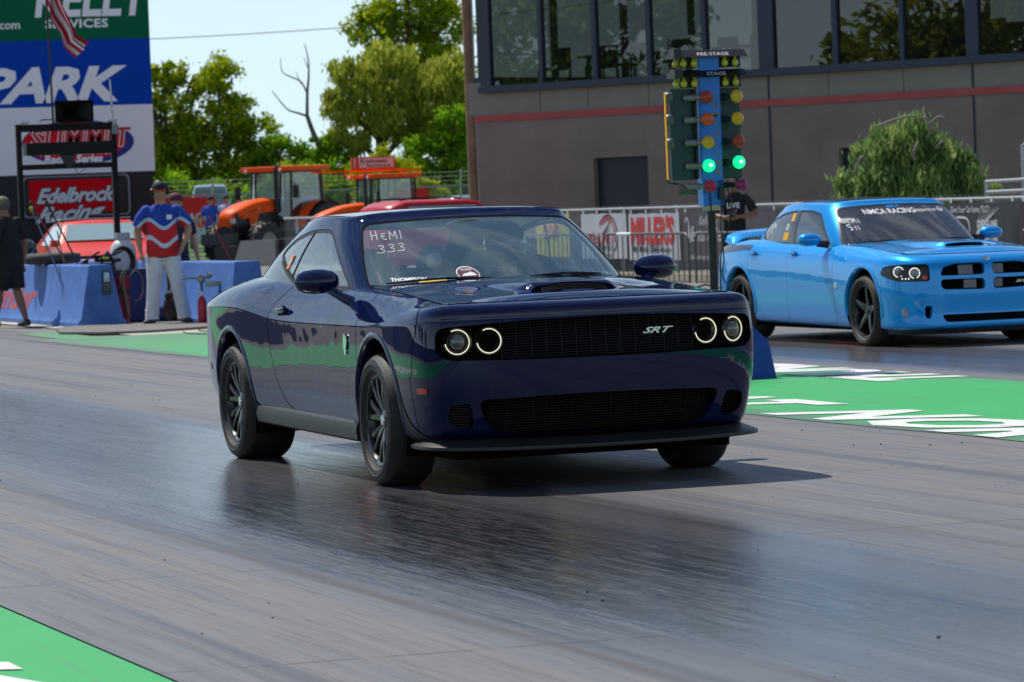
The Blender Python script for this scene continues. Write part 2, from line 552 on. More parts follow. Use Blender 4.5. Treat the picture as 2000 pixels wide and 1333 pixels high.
def track_material(name, lane_y):
    m, nt, b, P = base_mat(name)
    sep = nt.nodes.new('ShaderNodeSeparateXYZ'); nt.links.new(P, sep.inputs[0])
    X, Y = sep.outputs[0], sep.outputs[1]
    wob = noise_node(nt, P, .22, 3, .5)
    streak = noise_node(nt, P, 1.0, 9, .70, mscale=(.085, 6.5, 1))
    band2 = noise_node(nt, P, 1.0, 6, .62, mscale=(.035, 2.6, 1), loc=(1.7, 4.1, 0))
    fine = noise_node(nt, P, 1.0, 6, .7, mscale=(.9, 34.0, 1))
    broad = noise_node(nt, P, 1.0, 3, .5, mscale=(.05, 1.1, 1), loc=(3.1, .7, 0))
    grit = noise_node(nt, P, 85.0, 3, .7)
    scratch = noise_node(nt, P, 1.0, 10, .80, mscale=(.45, 62.0, 1), loc=(5.0, 2.0, 0))
    # rubber groove in the middle of the lane
    dy = math_node(nt, 'ABSOLUTE', math_node(nt, 'SUBTRACT', Y, lane_y-1.3))
    dyw = math_node(nt, 'ADD', dy, math_node(nt, 'MULTIPLY', math_node(nt, 'SUBTRACT', broad, .5), 2.2))
    groove = rng(nt, dyw, 1.7, .6)
    tyre = rng(nt, math_node(nt, 'ABSOLUTE', math_node(nt, 'SUBTRACT', dy, .82)), .42, .10)
    tyre = math_node(nt, 'MULTIPLY', tyre, rng(nt, streak, .42, .62))
    wheelx = rng(nt, broad, .38, .56)
    dark = math_node(nt, 'MULTIPLY', groove, rng(nt, streak, .30, .56))
    dark = math_node(nt, 'MAXIMUM', dark, math_node(nt, 'MULTIPLY', tyre, .9))
    dark = math_node(nt, 'MINIMUM', math_node(nt, 'ADD', math_node(nt, 'MULTIPLY', dark, .8), math_node(nt, 'MULTIPLY', rng(nt, fine, .40, .66), .28)), 1.0)
    c0 = mixc(nt, rng(nt, broad, .35, .65), (0.170, 0.164, 0.166, 1), (0.108, 0.118, 0.140, 1))
    c0 = mixc(nt, rng(nt, streak, .3, .7), c0, (0.180, 0.166, 0.152, 1))
    c0 = mixc(nt, rng(nt, band2, .50, .60, 0, .70), c0, (0.070, 0.074, 0.086, 1))
    c0 = mixc(nt, rng(nt, fine, .52, .66, 0, .5), c0, (0.06, 0.062, 0.07, 1))
    # burn-out rubber with the coupe's dark reflection painted into one black patch
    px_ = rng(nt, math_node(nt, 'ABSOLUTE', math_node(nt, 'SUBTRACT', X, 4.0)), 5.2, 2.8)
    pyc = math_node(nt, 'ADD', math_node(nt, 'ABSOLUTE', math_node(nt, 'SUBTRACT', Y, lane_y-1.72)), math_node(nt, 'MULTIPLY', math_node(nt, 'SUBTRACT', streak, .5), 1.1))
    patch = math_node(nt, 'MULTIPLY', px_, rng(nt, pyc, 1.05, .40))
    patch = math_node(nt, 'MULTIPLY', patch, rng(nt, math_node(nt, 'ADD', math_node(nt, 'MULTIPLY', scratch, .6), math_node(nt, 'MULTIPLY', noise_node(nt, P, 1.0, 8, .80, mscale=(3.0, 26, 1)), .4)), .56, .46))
    c1 = mixc(nt, math_node(nt, 'MULTIPLY', dark, .74), c0, (0.040, 0.043, 0.052, 1))
    c1 = mixc(nt, rng(nt, scratch, .53, .63, 0, .50), c1, (0.050, 0.052, 0.060, 1))
    c1 = mixc(nt, rng(nt, scratch, .44, .34, 0, .40), c1, (0.240, 0.235, 0.230, 1))
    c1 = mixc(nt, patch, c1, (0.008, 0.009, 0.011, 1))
    c1 = mixc(nt, math_node(nt, 'MULTIPLY', dark, rng(nt, noise_node(nt, P, 1.0, 6, .75, mscale=(2.2, 60, 1)), .56, .66)), c1, (0.12, 0.12, 0.13, 1))
    c1 = mixc(nt, rng(nt, grit, .58, .72, 0, .35), c1, (0.22, 0.21, 0.20, 1))
    # slab joints
    ax = math_node(nt, 'SUBTRACT', math_node(nt, 'FRACT', math_node(nt, 'ADD', math_node(nt, 'DIVIDE', math_node(nt, 'ADD', X, math_node(nt, 'MULTIPLY', math_node(nt, 'SUBTRACT', wob, .5), .12)), 3.32), .19)), .5)
    jx = rng(nt, math_node(nt, 'ABSOLUTE', ax), .0016, .0032, 1.0, 0.0)
    jn = rng(nt, noise_node(nt, P, 7.0, 3), .38, .50)
    jx = math_node(nt, 'MULTIPLY', jx, jn)
    ly = None
    for c, w in ((-2.62, .028), (0.10, .012), (2.75, .014), (6.1, .014), (8.8, .010), (11.5, .012)):
        d = math_node(nt, 'ABSOLUTE', math_node(nt, 'SUBTRACT', math_node(nt, 'ADD', Y, math_node(nt, 'MULTIPLY', math_node(nt, 'SUBTRACT', wob, .5), .10)), c))
        j = rng(nt, d, w*.5, w, 1.0, 0.0)
        ly = j if ly is None else math_node(nt, 'MAXIMUM', ly, j)
    ly = math_node(nt, 'MULTIPLY', ly, rng(nt, noise_node(nt, P, 3.0, 4), .36, .52))
    c1 = mixc(nt, jx, c1, (0.012, 0.012, 0.014, 1))
    c1 = mixc(nt, math_node(nt, 'MULTIPLY', ly, .8), c1, (0.085, 0.066, 0.045, 1))
    # rubber crumbs
    vor = nt.nodes.new('ShaderNodeTexVoronoi'); vor.inputs['Scale'].default_value = 2.1
    nt.links.new(P, vor.inputs['Vector'])
    crumb = rng(nt, vor.outputs['Distance'], .016, .030, 1.0, 0.0)
    c1 = mixc(nt, crumb, c1, (0.012, 0.012, 0.012, 1))
    nt.links.new(c1, b.inputs['Base Color'])
    r = math_node(nt, 'ADD', math_node(nt, 'MULTIPLY', rng(nt, fine, .3, .7), .16), math_node(nt, 'SUBTRACT', .44, math_node(nt, 'MULTIPLY', groove, .38)))
    r = math_node(nt, 'ADD', r, math_node(nt, 'MULTIPLY', rng(nt, streak, .3, .7), .06))
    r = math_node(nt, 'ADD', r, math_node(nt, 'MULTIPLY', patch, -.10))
    nt.links.new(r, b.inputs['Roughness'])
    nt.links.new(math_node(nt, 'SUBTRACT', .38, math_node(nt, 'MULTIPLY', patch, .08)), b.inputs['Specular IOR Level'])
    bp = nt.nodes.new('ShaderNodeBump'); bp.inputs['Strength'].default_value = .25; bp.inputs['Distance'].default_value = .004
    nt.links.new(grit, bp.inputs['Height']); nt.links.new(bp.outputs[0], b.inputs['Normal'])
    return m
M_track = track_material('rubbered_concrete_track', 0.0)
M_track_far = track_material('rubbered_concrete_far_lane', 8.75)

def painted_ground(name, col, wear_to, edge=None):
    m, nt, b, P = base_mat(name)
    n1 = noise_node(nt, P, 1.0, 7, .68, mscale=(.5, 9.0, 1))
    n2 = noise_node(nt, P, 60.0, 3, .7)
    n3 = noise_node(nt, P, .5, 4, .6)
    c = mixc(nt, rng(nt, n3, .3, .7, 0, .22), col, tuple(q*.75 for q in col[:3])+(1,))
    c = mixc(nt, rng(nt, n1, .55, .70, 0, .7), c, wear_to)
    c = mixc(nt, rng(nt, n2, .60, .70, 0, .35), c, wear_to)
    vor = nt.nodes.new('ShaderNodeTexVoronoi'); vor.inputs['Scale'].default_value = 2.6
    nt.links.new(P, vor.inputs['Vector'])
    c = mixc(nt, rng(nt, vor.outputs['Distance'], .018, .034, 1, 0), c, (.012, .012, .012, 1))
    if edge:
        sep = nt.nodes.new('ShaderNodeSeparateXYZ'); nt.links.new(P, sep.inputs[0])
        for y_in, y_out in edge:
            w = math_node(nt, 'ADD', sep.outputs[1], math_node(nt, 'MULTIPLY', math_node(nt, 'SUBTRACT', n1, .5), .9))
            c = mixc(nt, rng(nt, w, y_in, y_out, 0, .92), c, (.085, .088, .095, 1))
        w2 = math_node(nt, 'ADD', sep.outputs[0], math_node(nt, 'MULTIPLY', math_node(nt, 'SUBTRACT', n3, .5), 8.0))
        c = mixc(nt, rng(nt, w2, -16.0, -29.0, 0, .55), c, (.14, .17, .14, 1))
        n4 = noise_node(nt, P, 1.0, 7, .7, mscale=(.25, 14.0, 1))
        c = mixc(nt, rng(nt, n4, .56, .70, 0, .45), c, (.05, .07, .06, 1))
    nt.links.new(c, b.inputs['Base Color'])
    b.inputs['Roughness'].default_value = .55
    bp = nt.nodes.new('ShaderNodeBump'); bp.inputs['Strength'].default_value = .2; bp.inputs['Distance'].default_value = .004
    nt.links.new(n2, bp.inputs['Height']); nt.links.new(bp.outputs[0], b.inputs['Normal'])
    return m
M_green = painted_ground('green_ground_paint', (0.010, 0.36, 0.075, 1), (0.10, 0.14, 0.11, 1))
M_greenmed = painted_ground('green_median_paint', (0.010, 0.36, 0.075, 1), (0.10, 0.14, 0.11, 1), edge=((3.32, 2.85), (5.72, 6.05)))
M_whitepaint = painted_ground('white_ground_paint', (0.72, 0.72, 0.70, 1), (0.30, 0.36, 0.30, 1))
M_apron = mat('grey_apron_pavement', (0.17, 0.165, 0.155, 1), .8, noise=.25, nscale=.8, bump=.3, bscale=40)
M_tan = MATS.get('x')
M_pale_conc = mat('pale_concrete', (0.46, 0.42, 0.36, 1), .8, noise=.2, nscale=1.5, bump=.3, bscale=30)
M_grass = mat('mown_grass', (0.075, 0.145, 0.02, 1), .9, noise=.45, nscale=2.5, bump=.8, bscale=9)

def sheet_rect(name, x0, x1, y0, y1, z, m, nx=1, ny=1):
    mb = MB()
    vs = [(x0+(x1-x0)*i/nx, y0+(y1-y0)*j/ny, z) for i in range(nx+1) for j in range(ny+1)]
    fs = [(i*(ny+1)+j, (i+1)*(ny+1)+j, (i+1)*(ny+1)+j+1, i*(ny+1)+j+1) for i in range(nx) for j in range(ny)]
    mb.add(vs, fs)
    return tag(mb.build(name, m, fix=False), kind='structure')
sheet_rect('ground', -2600, 400, -1500, 1500, -.012, M_apron)
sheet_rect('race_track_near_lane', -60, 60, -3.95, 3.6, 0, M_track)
sheet_rect('race_track_far_lane', -60, 60, 5.6, 13.4, -.001, M_track_far)
sheet_rect('concrete_apron', -60, -27.5, 4.2, 5.9, .0025, M_pale_conc)
sheet_rect('grass', -560, -112, -120, 260, .02, M_grass)
sheet_rect('grass_strip', -112, -96, 16.5, 60, .012, M_grass)

# green median with a worn ragged edge, and the green verge by the camera
random.seed(3)
def ragged(name, x0, x1, y0, y1, z, m, amp, step=.5):
    mb = MB(); n = int((x1-x0)/step)
    ph = [random.uniform(0, 6) for _ in range(4)]
    def e(x, k): return amp*(math.sin(x*.31+ph[k])*.6+math.sin(x*1.7+ph[k+1])*.25+random.uniform(-.15, .15))
    vs = []
    for i in range(n+1):
        x = x0+(x1-x0)*i/n
        vs += [(x, y0+e(x, 0), z), (x, y1+e(x, 1), z)]
    mb.add(vs, [(2*i, 2*i+2, 2*i+3, 2*i+1) for i in range(n)])
    return tag(mb.build(name, m, fix=False), kind='structure')
ragged('painted_median', -27.9, 60, 2.90, 5.98, .004, M_greenmed, .07)
ragged('painted_median_edge', -30.6, -27.0, 3.25, 3.75, .0065, M_greenmed, .06)
sheet_rect('painted_verge', -60, 60, -7.6, -3.97, .004, M_green)

# lettering painted on the median and the verge
mb = MB()
text_on(mb, 'AT', (-7.1, 3.02, .0085), (1, 0, 0), (0, 1, 0), size=1.10, shear=.40, bold=.050, xs=1.30); text_on(mb, 'NORWALK', (-4.35, 3.02, .0085), (1, 0, 0), (0, 1, 0), size=1.10, shear=.45, bold=.050, xs=1.40, spacing=1.10)
tag(mb.build('painted_lettering', M_whitepaint), 'big white letters painted along the near edge of the green median', 'ground lettering')
mb = MB()
text_on(mb, 'THUNDER', (-7.3, 5.93, .0085), (-1, 0, 0), (0, -1, 0), size=.95, shear=.35, bold=.05, xs=1.25)
tag(mb.build('painted_lettering', M_whitepaint), 'white letters painted along the far edge of the green median behind the coupe', 'ground lettering')
mb = MB()
text_on(mb, 'NORWALK', (-11.0, -5.15, .0085), (1, 0, 0), (0, 1, 0), size=1.1, shear=.35, bold=.035, xs=1.22)
tag(mb.build('painted_lettering', M_whitepaint), 'white letters on the green verge beside the coupe, outside the frame to the left', 'ground lettering')
mb = MB()
text_on(mb, 'NORWALK', (5.98, -5.11, .0085), (1, 0, 0), (0, 1, 0), size=1.08, shear=.45, bold=.05, xs=1.15)
tag(mb.build('painted_lettering', M_whitepaint), 'white letters on the green verge, cut off by the bottom left corner of the photo', 'ground lettering')
# spectator-side guard wall (reflected in the coupe's flank)
mb = MB()
mb.prism([(-10.3, 0), (-9.9, .9), (-9.7, .9), (-9.3, 0)], -70, 45, 'x')
gw = thing('guard_wall', 'long low concrete guard wall behind the near verge', 'wall', (-12, -9.8, 0))
w_ = mb.build('wall', mat('guard_concrete', (0.085, 0.08, 0.078, 1), .7, noise=.2)); 
w_.parent = gw; w_.matrix_parent_inverse = Matrix.Translation((12, 9.8, 0))
mb = MB()
for i, t in enumerate(('Racing', 'Summit', 'Thunder')):
    text_on(mb, t, (-3.0-9*i, -9.345, .18), (-1, 0, 0), (0, -.41, .91), size=.7, shear=.3, bold=.02, xs=1.4)
l_ = mb.build('wall_lettering', mat('faded_blue_letters', (0.03, 0.06, 0.30, 1), .6)); l_.parent = gw; l_.matrix_parent_inverse = Matrix.Translation((12, 9.8, 0))

# rubber mat by the starter, its edge slightly curled
mb = MB()
mp = [(-29.55, 3.62), (-28.75, 3.98), (-28.6, 4.6), (-28.95, 5.2), (-29.3, 5.75), (-30.5, 6.05), (-32.1, 5.75), (-32.2, 4.4), (-31.6, 4.02), (-30.4, 3.80)]
mb.prism(rpoly(mp, .1), .006, .035, 'z')
tag(mb.build('rubber_mat', mat('grey_rubber_mat', (0.16, 0.15, 0.14, 1), .8, noise=.2)), 'grey rubber mat lying between the blue barrier and the green paint', 'mat')
mb = MB()
mb.tube(smooth2([(-28.2, 4.9, .012), (-27.2, 4.75, .012), (-26.6, 4.9, .012), (-27.4, 5.2, .012), (-28.4, 5.15, .012), (-29.2, 5.6, .05)], 8), .007, 5)
tag(mb.build('cord', mat('brown_cord', (.10, .06, .03, 1), .8)), 'thin brown cord looped on the green paint in front of the mat', 'cord')
# little pebbles / rubber crumbs near the camera
random.seed(11)
mb = MB()
for k in range(170):
    x = random.uniform(-14, 11); y = random.choice([random.uniform(-3.6, 2.8), random.uniform(1.4, 3.4)])
    if -4.4 < x < 1.3 and abs(y) < 1.05: continue
    r_ = random.choice([.0025, .003, .004, .006])
    mb.sphere((x, y, r_*.5), r_, 6, 0, (random.uniform(.8, 2.2), random.uniform(.6, 1.4), .6))
tag(mb.build('rubber_crumbs', mat('rubber_crumb', G3(.012), .8), smooth=1.0), 'small black rubber crumbs scattered over the track', 'debris', kind='stuff')
# ------------------------------------------------------------------ shared car materials and parts
M_tyre = mat('tyre_rubber', G3(0.022), 0.62, noise=0.35, nscale=14, bump=0.15, bscale=90)
M_tyre_brown = mat('dusty_rubber', (0.05, 0.045, 0.04, 1), 0.75, noise=0.3, nscale=10, bump=0.2, bscale=70)
M_rim_black = mat('gloss_black_rim', G3(0.006), 0.22, spec=.4, coat=0.3)
M_chrome = mat('chrome', G3(0.75), 0.12, metal=1.0)
M_blackgloss = mat('gloss_black', G3(0.006), 0.15, coat=0.4)
M_blackmat = mat('satin_black_plastic', G3(0.014), 0.45)
M_skirt = mat('dusty_black_skirt', G3(0.018), 0.42, noise=0.25, nscale=5)
M_void = mat('deep_black_void', G3(0.003), 0.9, spec=0.1)
M_tan = mat('tan_seat_leather', (0.66, 0.52, 0.38, 1), 0.6)
M_darkint = mat('dark_cabin_trim', G3(0.02), 0.7)
M_white = mat('white_paint_marker', G3(0.8), 0.6)
M_halo = mat('lit_halo_ring', (1.0, 0.95, 0.75, 1), 0.3, emit=0.7, emit_col=(1.0, 0.92, 0.62, 1))
M_lens = mat('clear_lens', (0.9, 0.93, 0.95, 1), 0.03, trans=1.0, ior=1.3)
M_orange_lens = mat('orange_marker_lens', H('#d83a10'), 0.25, coat=0.5)
M_red_lens = mat('red_marker_lens', H('#7a0f14'), 0.2, coat=0.5)
M_disc = mat('brake_disc', G3(0.06), 0.4, metal=0.8)
M_caliper = mat('red_caliper', H('#a01418'), 0.35)

def glass_mat(name, tint, alpha, rough=0.02, haze_veil=0.0, veil_col=(.75, .8, .8, 1)):
    m = bpy.data.materials.new(name); m.use_nodes = True
    nt = m.node_tree; nt.nodes.clear()
    out = nt.nodes.new('ShaderNodeOutputMaterial')
    mix = nt.nodes.new('ShaderNodeMixShader')
    tr = nt.nodes.new('ShaderNodeBsdfTransparent'); tr.inputs[0].default_value = tint
    gl = nt.nodes.new('ShaderNodeBsdfGlossy'); gl.inputs['Roughness'].default_value = rough
    gl.inputs['Color'].default_value = (1, 1, 1, 1)
    lw = nt.nodes.new('ShaderNodeFresnel')
    ge = nt.nodes.new('ShaderNodeNewGeometry'); io = nt.nodes.new('ShaderNodeMapRange')
    io.inputs['To Min'].default_value = 1.5; io.inputs['To Max'].default_value = 1/1.5      # a thin pane: the same from both sides
    nt.links.new(ge.outputs['Backfacing'], io.inputs[0]); nt.links.new(io.outputs[0], lw.inputs[0])
    mr = nt.nodes.new('ShaderNodeMapRange')
    mr.inputs['From Min'].default_value = 0.0; mr.inputs['From Max'].default_value = 1.0
    mr.inputs['To Min'].default_value = alpha; mr.inputs['To Max'].default_value = 1.0
    nt.links.new(lw.outputs[0], mr.inputs[0])
    nt.links.new(mr.outputs[0], mix.inputs[0])
    nt.links.new(tr.outputs[0], mix.inputs[1]); nt.links.new(gl.outputs[0], mix.inputs[2])
    last = mix.outputs[0]
    if haze_veil > 0:
        df = nt.nodes.new('ShaderNodeBsdfDiffuse'); df.inputs[0].default_value = veil_col  # pale diffuse veil paints reflected haze over the glass
        m2 = nt.nodes.new('ShaderNodeMixShader'); m2.inputs[0].default_value = haze_veil
        nt.links.new(last, m2.inputs[1]); nt.links.new(df.outputs[0], m2.inputs[2]); last = m2.outputs[0]
    nt.links.new(last, out.inputs[0])
    MATS[name] = m
    return m

def paint_mat(name, base, metal, rough, ior=1.46, spec=0.15):
    m = mat(name, base, rough, metal=metal, coat=1.0)
    nt = m.node_tree; b = nt.nodes['Principled BSDF']
    b.inputs['Coat Roughness'].default_value = 0.015
    b.inputs['Coat IOR'].default_value = ior
    b.inputs['Specular IOR Level'].default_value = spec
    # very slight orange peel
    tc = nt.nodes.new('ShaderNodeTexCoord'); n2 = nt.nodes.new('ShaderNodeTexNoise')
    n2.inputs['Scale'].default_value = 5.0
    n2.inputs['Detail'].default_value = 1.0
    bp = nt.nodes.new('ShaderNodeBump'); bp.inputs['Strength'].default_value = 0.035; bp.inputs['Distance'].default_value = 0.05
    nt.links.new(tc.outputs['Object'], n2.inputs['Vector']); nt.links.new(n2.outputs[0], bp.inputs['Height'])
    nt.links.new(bp.outputs[0], b.inputs['Coat Normal'])
    return m

def make_wheel(parent, x, side, yout, r, w, rrim, nsp, style, steer=0.0, tyre=None, caliper=False):
    """side -1 = car's right. yout = |y| of the outer sidewall. Parts: wheel > tyre, rim, hub cap"""
    tyre = tyre or M_tyre
    # local frame: +Z local = outward
    base = Matrix.Translation((x, side*(yout-w/2), r-0.012)) @ Matrix.Rotation(steer, 4, 'Z') @ Matrix.Rotation(-side*PI/2, 4, 'X')
    h = w/2
    rs = (r-rrim)
    prof = [(rrim-0.004, -h+0.03), (rrim+0.012, -h+0.012), (rrim+rs*0.35, -h-0.012), (rrim+rs*0.65, -h-0.006), (r-0.022, -h+0.012), (r-0.008, -h+0.03), (r-0.002, -h+0.06),
            (r, -0.05), (r, 0.05), (r-0.002, h-0.06), (r-0.008, h-0.03), (r-0.022, h-0.012), (rrim+rs*0.70, h+0.004), (rrim+rs*0.45, h+0.012), (rrim+rs*0.42, h+0.0085), (rrim+rs*0.2, h+0.006), (rrim+0.012, h-0.008), (rrim-0.004, h-0.022)]
    mb = MB(); mb.lathe(prof, 72, 0, base)
    ty = mb.build('tyre', tyre, parent, smooth=0.6)
    # contact flattening
    for v in ty.data.vertices:
        if v.co.z < 0.0: v.co.z = 0.0 + (v.co.z)*0.0
    # rim: barrel + lip
    mb = MB()
    mb.lathe([(rrim-0.012, -h+0.02), (rrim-0.03, -h+0.04), (rrim-0.035, 0.0), (rrim-0.03, h-0.05), (rrim-0.018, h-0.02), (rrim-0.004, h-0.014), (rrim+0.004, h-0.018), (rrim+0.004, h-0.03)], 64, 0, base)
    # hub
    hz = h-0.055
    mb.lathe([(0.0005, hz+0.012), (0.035, hz+0.012), (0.06, hz), (0.075, hz-0.03), (0.075, hz-0.08), (0.0005, hz-0.08)], 32, 0, base)
    def bar(a0, r0, a1, r1, w0, w1, z0, z1, th):
        p0 = Vector((r0*math.cos(a0), r0*math.sin(a0), z0)); p1 = Vector((r1*math.cos(a1), r1*math.sin(a1), z1))
        d = (p1-p0).normalized(); n = d.cross(Vector((0, 0, 1))).normalized()
        vs = []
        for p, ww in ((p0, w0), ((p0+p1)/2+Vector((0, 0, 0.006)), (w0+w1)/2), (p1, w1)):
            vs += [p+n*ww*0.5-Vector((0, 0, 0.006)), p+n*ww*0.28, p-n*ww*0.28, p-n*ww*0.5-Vector((0, 0, 0.006)), p-n*ww*0.5-Vector((0, 0, th)), p+n*ww*0.5-Vector((0, 0, th))]
        fs = []
        for i in (0, 6):
            for k in range(6):
                k2 = (k+1) % 6
                fs.append((i+k, i+k2, i+k2+6, i+k+6))
        fs += [(5, 4, 3, 2, 1, 0), (12, 13, 14, 15, 16, 17)]
        mb.add([tuple(base @ v) for v in vs], fs, 0)
    for k in range(nsp):
        a = 2*PI*k/nsp + 0.21
        if style == 'split':
            bar(a-0.03, 0.045, a-0.20, rrim-0.014, 0.046, 0.032, hz+0.002, h-0.026, 0.035)
            bar(a+0.03, 0.045, a+0.20, rrim-0.014, 0.046, 0.032, hz+0.002, h-0.026, 0.035)
        else:
            bar(a, 0.03, a, rrim-0.012, 0.085, 0.040, hz+0.004, h-0.022, 0.035)
    rim = mb.build('rim', M_rim_black, parent, smooth=0.5)
    mb = MB()
    mb.lathe([(0.0005, hz+0.019), (0.026, hz+0.018), (0.031, hz+0.012)], 20, 0, base)
    hc = mb.build('hub_cap', M_chrome if style == 'split' else M_rim_black, parent, smooth=0.6)
    mb = MB()
    rd = rrim*0.74
    mb.lathe([(0.06, -0.01), (rd, -0.01), (rd, 0.012), (0.06, 0.012)], 40, 0, base, closed=True)
    bd = mb.build('brake_disc', M_disc if not caliper else M_disc, parent, smooth=0.5)
    if caliper:
        mb = MB()
        for i in range(6):
            a0 = -0.35+i*0.13+ (PI*0.02)
            T = base @ Matrix.Rotation(PI/2*(-side)+a0, 4, 'Z')
            mb.box(rd-0.07, rd+0.015, -0.014, 0.014, -0.03, 0.035, 0, T)
        mb.build('brake_caliper', M_caliper, parent)
    return ty

def wheel_well(parent, x, side, yin, yout, R0, zc, name='wheel_well'):
    mb = MB()
    n = 28
    vs = []; fs = []
    for i in range(n+1):
        a = -0.5 + (PI+1.0)*i/n
        for y in (yin, yout):
            vs.append((x+R0*math.cos(a), side*y, zc+R0*math.sin(a)))
    for i in range(n): fs.append((2*i, 2*i+1, 2*i+3, 2*i+2))
    mb.add(vs, fs)
    vs = [(x, side*yin, zc)] + [(x+R0*math.cos(-0.5+(PI+1.0)*i/n), side*yin, zc+R0*math.sin(-0.5+(PI+1.0)*i/n)) for i in range(n+1)]
    mb.add(vs, [(0, i, i+1) for i in range(1, n+1)])
    return mb.build(name, M_void, parent, fix=False)

def arch_lip(bvh, parent, cx, cz, side, R0, a0, a1, mat_, name='arch_lip', w=0.03, proud=0.006, n=48):
    """rolled lip that follows the body surface round a wheel arch"""
    mb = MB(); rows = []
    for i in range(n+1):
        a = a0+(a1-a0)*i/n
        sec = []
        for k, (dr, dy) in enumerate([(w, -0.001), (w*0.7, proud*0.8), (w*0.3, proud), (0.0, proud*0.5), (-0.006, -0.004), (-0.006, -0.05)]):
            x = cx+(R0+dr)*math.cos(a); z = cz+(R0+dr)*math.sin(a)
            xx = cx+(R0+max(dr, 0.004))*math.cos(a); zz = cz+(R0+max(dr, 0.004))*math.sin(a)
            hit = bvh.ray_cast(Vector((xx, side*2.0, zz)), Vector((0, -side, 0)), 2.0)
            if hit[0] is None: sec = None; break
            sec.append((x, hit[0].y+side*dy, z))
        if sec: rows.append(sec)
    vs = [p for r_ in rows for p in r_]
    m = 6
    fs = []
    for i in range(len(rows)-1):
        for k in range(m-1):
            fs.append((i*m+k, i*m+k+1, (i+1)*m+k+1, (i+1)*m+k))
    mb.add(vs, fs)
    return mb.build(name, mat_, parent, smooth=1.2)

def stations_sheet(outl, rows, subu, subv):
    """outl: plan outline stations (x,y) from front centre to rear centre (y>=0).
    rows: list of (z[], inset[]) lists at the stations. Returns a closed grid of points all round the car."""
    O = np.array(outl, float); n = len(O)
    full = np.concatenate([O, (O*np.array([1, -1]))[::-1][1:-1]], 0)      # closed loop
    T = np.roll(full, -1, 0)-np.roll(full, 1, 0)
    T /= np.linalg.norm(T, axis=1, keepdims=True)
    Nn = np.stack([T[:, 1], -T[:, 0]], 1)
    if Nn[0, 0] < 0: Nn = -Nn
    C = []
    for z, ins in rows:
        z = np.array(z, float); ins = np.array(ins, float)
        zf = np.concatenate([z, z[::-1][1:-1]]); insf = np.concatenate([ins, ins[::-1][1:-1]])
        C.append(np.concatenate([full-Nn*insf[:, None], zf[:, None]], 1))
    C = np.array(C)                      # (rows, stations, 3)
    P = bspl(C.transpose(1, 0, 2), subu, closed=True)   # around
    P = bspl(P.transpose(1, 0, 2), subv)                # up
    return P.transpose(1, 0, 2)          # (around, up, 3)

def interp_at(keys, xs):
    k = sorted(keys)
    return list(np.interp(xs, [a for a, b in k], [b for a, b in k]))
# ------------------------------------------------------------------ the dark blue coupe
P_navy = paint_mat('navy_metallic_paint', (0.0035, 0.0085, 0.046, 1), 0.0, 0.5, 1.47, 0.0)
M_cglass = glass_mat('coupe_glass', (0.90, 0.97, 0.97, 1), 0.10, haze_veil=.075, veil_col=(.46, .80, .88, 1))
M_cglass_side = glass_mat('coupe_side_glass', (0.80, 0.92, 0.94, 1), 0.14, haze_veil=.03)

